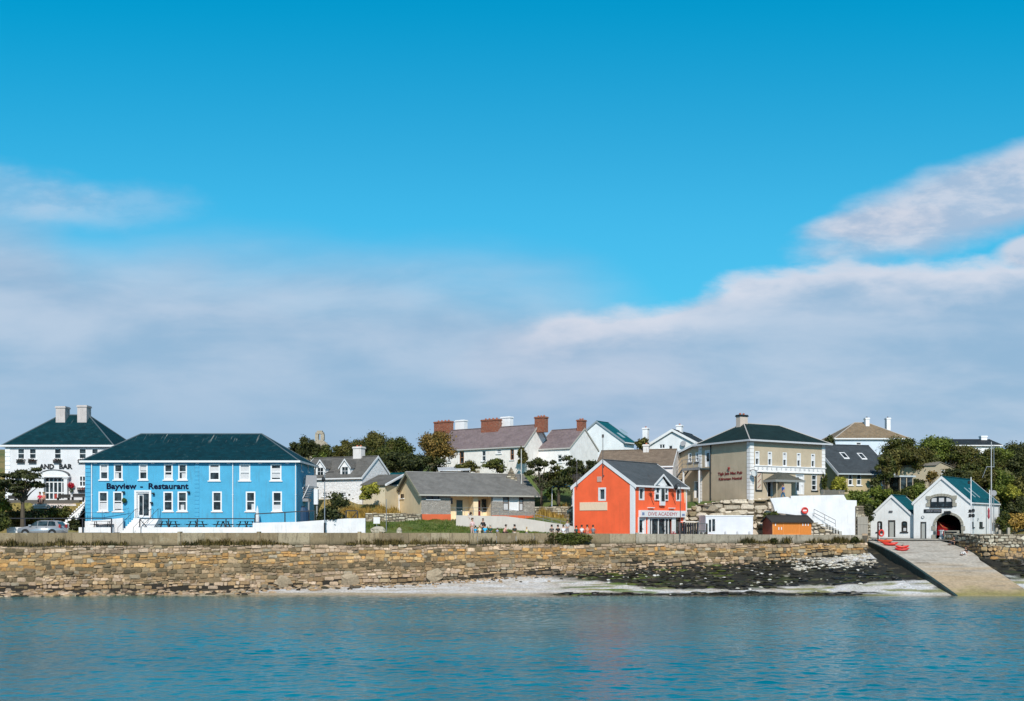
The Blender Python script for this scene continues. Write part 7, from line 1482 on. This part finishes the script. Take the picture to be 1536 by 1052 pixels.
# inside the boathouse
bt = root('lifeboat', 'red boat bow inside the dark boathouse arch', 'boat', (HBO.wp(HBO.t('front', 1408)+.2, 2.2)[0], HBO.wp(HBO.t('front', 1408)+.2, 2.2)[1], 4.97), HBO.th); mb = MB(); mb.add([(-.6, -1.5, .4), (-.7, 2.5, .2), (-.7, 2.5, 1.9), (-.6, -1.2, 2.0), (.1, -1.7, 1.3), (.45, -.8, .3), (.6, 2.5, .2), (.7, 2.5, 1.2), (.5, -.6, 1.1)], [(0, 1, 2, 3), (0, 3, 4), (0, 4, 5), (4, 8, 5), (5, 8, 7, 6), (3, 2, 7, 8), (3, 8, 4), (0, 5, 6, 1), (1, 6, 7, 2)]); mb.build('hull', plain('lifeboat_red', (.38, .02, .025), .35), bt); mb = MB(); mb.tube((-.6, -1.25, 2.03), (.1, -1.72, 1.33), .05); mb.tube((.1, -1.72, 1.33), (.5, -.62, 1.12), .05); mb.build('rubbing_strip', plain('boat_orange', (.5, .15, .06), .5), bt)
px_ = HBO.wp(HBO.t('front', 1414), -.5); o = root('white_pedestal', 'white pedestal standing in the boathouse entrance', 'pedestal', (px_[0], px_[1], 4.95), HBO.th); mb = MB(); mb.lathe([(.3, 0), (.3, .1), (.17, .2), (.17, .85), (.3, .95), (.3, 1.02)], 4); mb.build('column', TRIM, o)
px_ = HBO.wp(HBO.t('front', 1431), -.9); o = root('entrance_trough', 'low grey stone counter with dark opening in front of the boathouse arch', 'counter', (px_[0], px_[1], 4.95), HBO.th); mb = MB(); mb.box(-.75, .75, -.3, .3, .85, .97); mb.box(-.75, -.65, -.3, .3, 0, .85); mb.box(.65, .75, -.3, .3, 0, .85); mb.build('stone_frame', GREYD, o); mb = MB(); mb.box(-.65, .65, -.2, .3, .02, .85); mb.build('opening_shade', BLACK, o)  # black block painted in for the shade inside the counter opening
# ================================================================== PEOPLE
def skin_mesh(verts, edges, radii, rootv=0, sub=1):
    bm = bmesh.new(); lay = bm.verts.layers.skin.verify(); vs = []
    for i, (c, r) in enumerate(zip(verts, radii)): v = bm.verts.new(c); v[lay].radius = (r, r) if not isinstance(r, tuple) else r; v[lay].use_root = (i == rootv); vs.append(v)
    for a, b in edges: bm.edges.new((vs[a], vs[b]))
    me = bpy.data.meshes.new('sk'); bm.to_mesh(me); bm.free(); ob = bpy.data.objects.new('sk', me); COL.objects.link(ob)
    m1 = ob.modifiers.new('s', 'SKIN'); m1.use_smooth_shade = True; 
    if sub: m2 = ob.modifiers.new('d', 'SUBSURF'); m2.levels = sub; m2.render_levels = sub
    bpy.context.view_layer.update(); out = bpy.data.meshes.new_from_object(ob.evaluated_get(bpy.context.evaluated_depsgraph_get())); bpy.data.objects.remove(ob); return out
V3 = Vector
def skeleton(pose):
    """joints for a 1.7 m figure facing -y; origin at feet (stand/bend/walk) or at the seat (sit)"""
    J = {}
    if pose in ('sit', 'sitlean'):
        hip = V3((0, 0, .10)); ch = V3((0, -.02 if pose == 'sit' else -.16, .42)); nk = ch+V3((0, -.01 if pose == 'sit' else -.07, .18)); hd = nk+V3((0, -.03, .17))
        kn = [V3((s*.11, -.43, .12)) for s in (-1, 1)]; ft = [V3((s*.12, -.46, -.30)) for s in (-1, 1)]; el = [ch+V3((s*.23, -.06, -.14)) for s in (-1, 1)]; hn = [V3((s*.13, -.30, .20)) for s in (-1, 1)]
    elif pose == 'ground':
        hip = V3((0, 0, .12)); ch = V3((0, .03, .45)); nk = ch+V3((0, -.03, .18)); hd = nk+V3((0, -.04, .17))
        kn = [V3((s*.12, -.36, .42)) for s in (-1, 1)]; ft = [V3((s*.11, -.55, .07)) for s in (-1, 1)]; el = [ch+V3((s*.23, -.12, -.12)) for s in (-1, 1)]; hn = [V3((s*.10, -.38, .45)) for s in (-1, 1)]
    elif pose == 'bend':
        hip = V3((0, .08, .88)); ch = V3((0, -.24, 1.10)); nk = ch+V3((0, -.17, .05)); hd = nk+V3((0, -.15, .0))
        kn = [V3((s*.10, .02, .47)) for s in (-1, 1)]; ft = [V3((s*.11, .04, .07)) for s in (-1, 1)]; el = [ch+V3((s*.20, -.08, -.26)) for s in (-1, 1)]; hn = [ch+V3((s*.12, -.22, -.45)) for s in (-1, 1)]
    elif pose == 'walk':
        hip = V3((0, 0, .90)); ch = V3((0, -.03, 1.28)); nk = ch+V3((0, -.02, .18)); hd = nk+V3((0, -.03, .17))
        kn = [V3((-.10, -.16, .50)), V3((.10, .04, .48))]; ft = [V3((-.10, -.30, .08)), V3((.10, .34, .12))]; el = [ch+V3((-.24, .10, -.22)), ch+V3((.24, -.10, -.22))]; hn = [ch+V3((-.26, .06, -.47)), ch+V3((.25, -.28, -.40))]
    else:
        hip = V3((0, 0, .90)); ch = V3((0, -.0, 1.28)); nk = ch+V3((0, -.01, .18)); hd = nk+V3((0, -.02, .17))
        kn = [V3((s*.10, -.01, .48)) for s in (-1, 1)]; ft = [V3((s*.12, .02, .07)) for s in (-1, 1)]; el = [ch+V3((-.25, .02, -.23)), ch+V3((.22, -.08, -.24))]; hn = [ch+V3((-.26, -.06, -.48)), ch+V3((.10, -.28, -.20))]
    return hip, ch, nk, hd, kn, ft, el, hn
PC = {}
def person_meshes(pose):
    if pose in PC: return PC[pose]
    hip, ch, nk, hd, kn, ft, el, hn = skeleton(pose); up = (ch-hip).normalized()
    V = [hip, hip.lerp(ch, .5), ch, nk, hd-(hd-nk)*.35, hd, hd+(hd-nk).normalized()*.08]; R_ = [.13, .115, .13, .052, .062, .088, .06]; Ed = [(0, 1), (1, 2), (2, 3), (3, 4), (4, 5), (5, 6)]
    fdir = V3((0, -1, 0)) if pose != 'bend' else V3((0, -.2, -1)).normalized()
    V.append(hd+fdir*.098-(hd-nk).normalized()*.01); R_.append(.014); Ed.append((5, 7))
    for s in (-1, 1): V.append(hd+V3((s*.094, .01, 0))); R_.append(.014); Ed.append((5, len(V)-1))
    for i, s in enumerate((-1, 1)):
        hj = hip+V3((s*.09, 0, -.03)); b = len(V); V += [hj, hj.lerp(kn[i], .5), kn[i], kn[i].lerp(ft[i], .4), ft[i], ft[i]+V3((0, -.14, -.03))]; R_ += [.09, .078, .056, .052, .034, .028]; Ed += [(0, b), (b, b+1), (b+1, b+2), (b+2, b+3), (b+3, b+4), (b+4, b+5)]
        sh = ch+V3((s*.17, 0, .06)); b = len(V); hd_ = (hn[i]-el[i]).normalized(); V += [sh, el[i], hn[i], hn[i]+hd_*.07]; R_ += [.052, .038, .025, .027]; Ed += [(2, b), (b, b+1), (b+1, b+2), (b+2, b+3)]
        sd2 = hd_.cross(V3((0, 0, 1))).normalized() if abs(hd_.z) < .95 else V3((0, 1, 0)); dn = hd_.cross(sd2)
        for k_ in range(4): q_ = b+3; n_ = len(V); p = hn[i]+hd_*.085+sd2*(k_-1.5)*.02; L_ = [.06, .07, .066, .05][k_]; V += [p, p+hd_*L_*.5+dn*.008, p+hd_*L_*.85+dn*.028]; R_ += [.0095, .0085, .007]; Ed += [(q_, n_), (n_, n_+1), (n_+1, n_+2)]
        n_ = len(V); p = hn[i]+hd_*.03-sd2*.03; V += [p, p+hd_*.035-sd2*.02+dn*.012]; R_ += [.011, .009]; Ed += [(b+3, n_), (n_, n_+1)]
    body = skin_mesh(V, Ed, R_)
    V = [hip+up*.02, hip.lerp(ch, .5), ch+up*.02, ch.lerp(nk, .55)]; R_ = [.145, .132, .150, .075]; Ed = [(0, 1), (1, 2), (2, 3)]
    for i, s in enumerate((-1, 1)): sh = ch+V3((s*.17, 0, .06)); b = len(V); V += [sh, sh.lerp(el[i], .8)]; R_ += [.068, .056]; Ed += [(2, b), (b, b+1)]
    top = skin_mesh(V, Ed, R_)
    V = [hip+up*.06, hip-up*.0]; R_ = [.142, .145]; Ed = [(0, 1)]
    for i, s in enumerate((-1, 1)): hj = hip+V3((s*.09, 0, -.05)); b = len(V); V += [hj, kn[i], kn[i].lerp(ft[i], .85)]; R_ += [.105, .074, .055]; Ed += [(1, b), (b, b+1), (b+1, b+2)]
    trs = skin_mesh(V, Ed, R_)
    hu = (hd-nk).normalized(); V = [hd+hu*.03-fdir*.02, hd+hu*.085-fdir*.012, hd-fdir*.06-hu*.03]; hair = skin_mesh(V, [(0, 1), (0, 2)], [.098, .062, .075])
    mb = MB()
    for s in (-1, 1): mb.lump(tuple(hd+fdir*.083+V3((s*.033, 0, 0))+hu*.012), (.011, .008, .008), 1)
    mb.box(hd.x-.022, hd.x+.022, hd.y+fdir.y*.088-.006, hd.y+fdir.y*.088+.002, hd.z-.05+fdir.z*.088, hd.z-.042+fdir.z*.088); fo = mb.build('fm', BLACK); face = fo.data; bpy.data.objects.remove(fo)
    mb = MB()
    for f_ in ft: mb.lump(tuple(f_+V3((0, -.07, -.035))), (.05, .14, .045), 2, 0, None, 10, 6, .02)
    so_ = mb.build('sm', BLACK); shoe = so_.data; bpy.data.objects.remove(so_)
    PC[pose] = (body, top, trs, hair, face, shoe); return PC[pose]
SK = plain('skin', (.50, .27, .18), .55)
def person(label, px, py, Y, pose, rz, top, trs, hair, s=1., zbase=None, group='people along the quay', legs=True):
    z = Z(py, Y) if zbase is None else zbase; r_ = root('person', label, 'person', (X(px, Y), Y, z), rz, group); r_.scale = (s, s, s); ms = person_meshes(pose)
    cols = [SK, plain('cloth_%d_%d_%d' % tuple(int(c*255) for c in top), top, .8), plain('cloth_%d_%d_%d' % tuple(int(c*255) for c in trs), trs, .8), plain('hair_%d' % int(hair[0]*1000), hair, .7), BLACK, BLACK]
    for nm, me, m_ in zip(('body', 'top', 'trousers', 'hair', 'face', 'shoes'), ms, cols):
        me2 = me.copy(); me2.materials.clear(); me2.materials.append(m_); o = bpy.data.objects.new(nm, me2); COL.objects.link(o); o.parent = r_
    return r_
BR, BK, BLD = (.05, .03, .02), (.012, .01, .01), (.45, .30, .12)
zp = lambda px: ptop(X(px, 102))
def seated(label, px, rz, top, trs, hair, s=1., pose='sit'):
    x = X(px, 102.3); Yq = wallY(x)+.2; x = X(px, Yq); return person(label, px, 0, Yq, pose, rz, top, trs, hair, s, ptop(x)-.02)
PI = math.pi
def standing(label, px, rz, top, trs, hair, s=1., pose='stand', dY=1.4):
    Yq = wallY(X(px, 102))+dY; return person(label, px, 0, Yq, pose, rz, top, trs, hair, s, ground(X(px, Yq), Yq)+.0)
person('person in a white top leaning over the bungalow ramp wall', 703.5, 786, 110.6, 'bend', .4, (.75, .72, .70), (.25, .22, .2), BR)
standing('person in a pale pink dress standing left of the group at the parapet', 708.5, .5, (.72, .50, .50), (.55, .38, .36), BR, 1.06)
seated('child in bright blue seated on the parapet, leftmost of the two in blue', 713, PI-.3, (.02, .30, .55), (.1, .25, .4), BK, .85)
seated('person in pale yellow seated on the parapet between the two in blue', 719.5, PI+.2, (.65, .58, .40), (.5, .42, .3), BLD, .9)
standing('tall person with black hair and dark top standing behind the group in blue', 724.5, 0., (.015, .017, .02), (.02, .02, .03), BK, 1.03)
seated('person in a bright blue jacket seated in front of the tall dark-haired one', 727.5, PI-.1, (.03, .42, .72), (.03, .1, .2), BK)
seated('person in a dark green coat and pale hat seated on the parapet', 735.5, PI, (.008, .06, .045), (.01, .03, .03), (.5, .45, .38), 1.0)
seated('person in a light blue-grey top slumped low on the parapet', 746, PI, (.25, .30, .45), (.3, .3, .35), BR, .62)
seated('person in a pink top and dark shorts leaning forward on the parapet', 755.5, PI/2+.3, (.72, .38, .32), (.03, .01, .015), BK, 1., 'sitlean')
seated('person in dark clothes seated alone between the pink top and the yellow child', 772, PI+.3, (.02, .025, .02), (.5, .45, .38), BK)
seated('small child in pale yellow seated alone on the parapet', 790, PI, (.68, .62, .35), (.12, .12, .25), BLD, .72)
seated('person with dark hair and pale sleeves seated at the left end of the bush', 827.5, PI-.2, (.08, .07, .07), (.55, .5, .42), BK)
seated('person in a black top seated on the parapet above the left part of the bush', 837, PI+.2, (.015, .015, .018), (.6, .58, .55), BK)
seated('person in a white dress seated above the middle of the bush', 845, PI, (.74, .75, .80), (.70, .72, .78), BR)
standing('person with dark hair in a grey top standing behind the seated row above the bush', 851, .3, (.45, .45, .48), (.2, .2, .22), BK, .93)
seated('person in a dark green top above the right part of the bush', 864.5, PI, (.01, .05, .05), (.02, .05, .05), BK, .9)
seated('person in a white top with a dark strap seated left of the orange-clad one', 872.5, PI-.3, (.72, .72, .75), (.04, .03, .05), BR)
seated('person in an orange-red top seated against the orange gable', 881, PI+.2, (.70, .22, .14), (.5, .12, .10), BR, 1.02)
seated('person in grey with dark trousers, rightmost of the seated row', 889.5, PI-.2, (.16, .17, .21), (.02, .02, .03), BR)
standing('person in an orange jacket and dark trousers beside the wetsuit rail', 1026, .2, (.65, .14, .05), (.06, .05, .07), BK, 1., 'stand', 1.6)
person('person in a royal blue outfit walking on the hostel terrace', 1175, 0, 111.9, 'walk', -1.2, (.01, .09, .42), (.01, .12, .25), BK, 1., 9.38, 'people on the terraces')
person('person in a red top seated on the pub terrace under the tree', 60, 0, 110.9, 'sit', .3, (.55, .02, .07), (.05, .03, .04), BR, 1.05, Z(751, 110.9), 'people on the terraces')
person('person in a salmon pink top seated on the pub terrace beside the one in red', 66, 0, 110.9, 'sit', -.3, (.62, .22, .16), (.3, .2, .16), BLD, 1.05, Z(751, 110.9), 'people on the terraces')
person('person in black sitting on the right edge of the slipway, upper of the two', 1431, 0, 109.8, 'ground', -1.3, (.012, .012, .018), (.02, .025, .04), BK, 1., slipz(109.8), 'people sitting on the slipway')
person('person in dark top and white trousers sitting on the slipway beside the rubble wall', 1449, 0, 104.9, 'ground', -1.2, (.02, .02, .025), (.70, .70, .72), BK, 1., slipz(104.9), 'people sitting on the slipway')
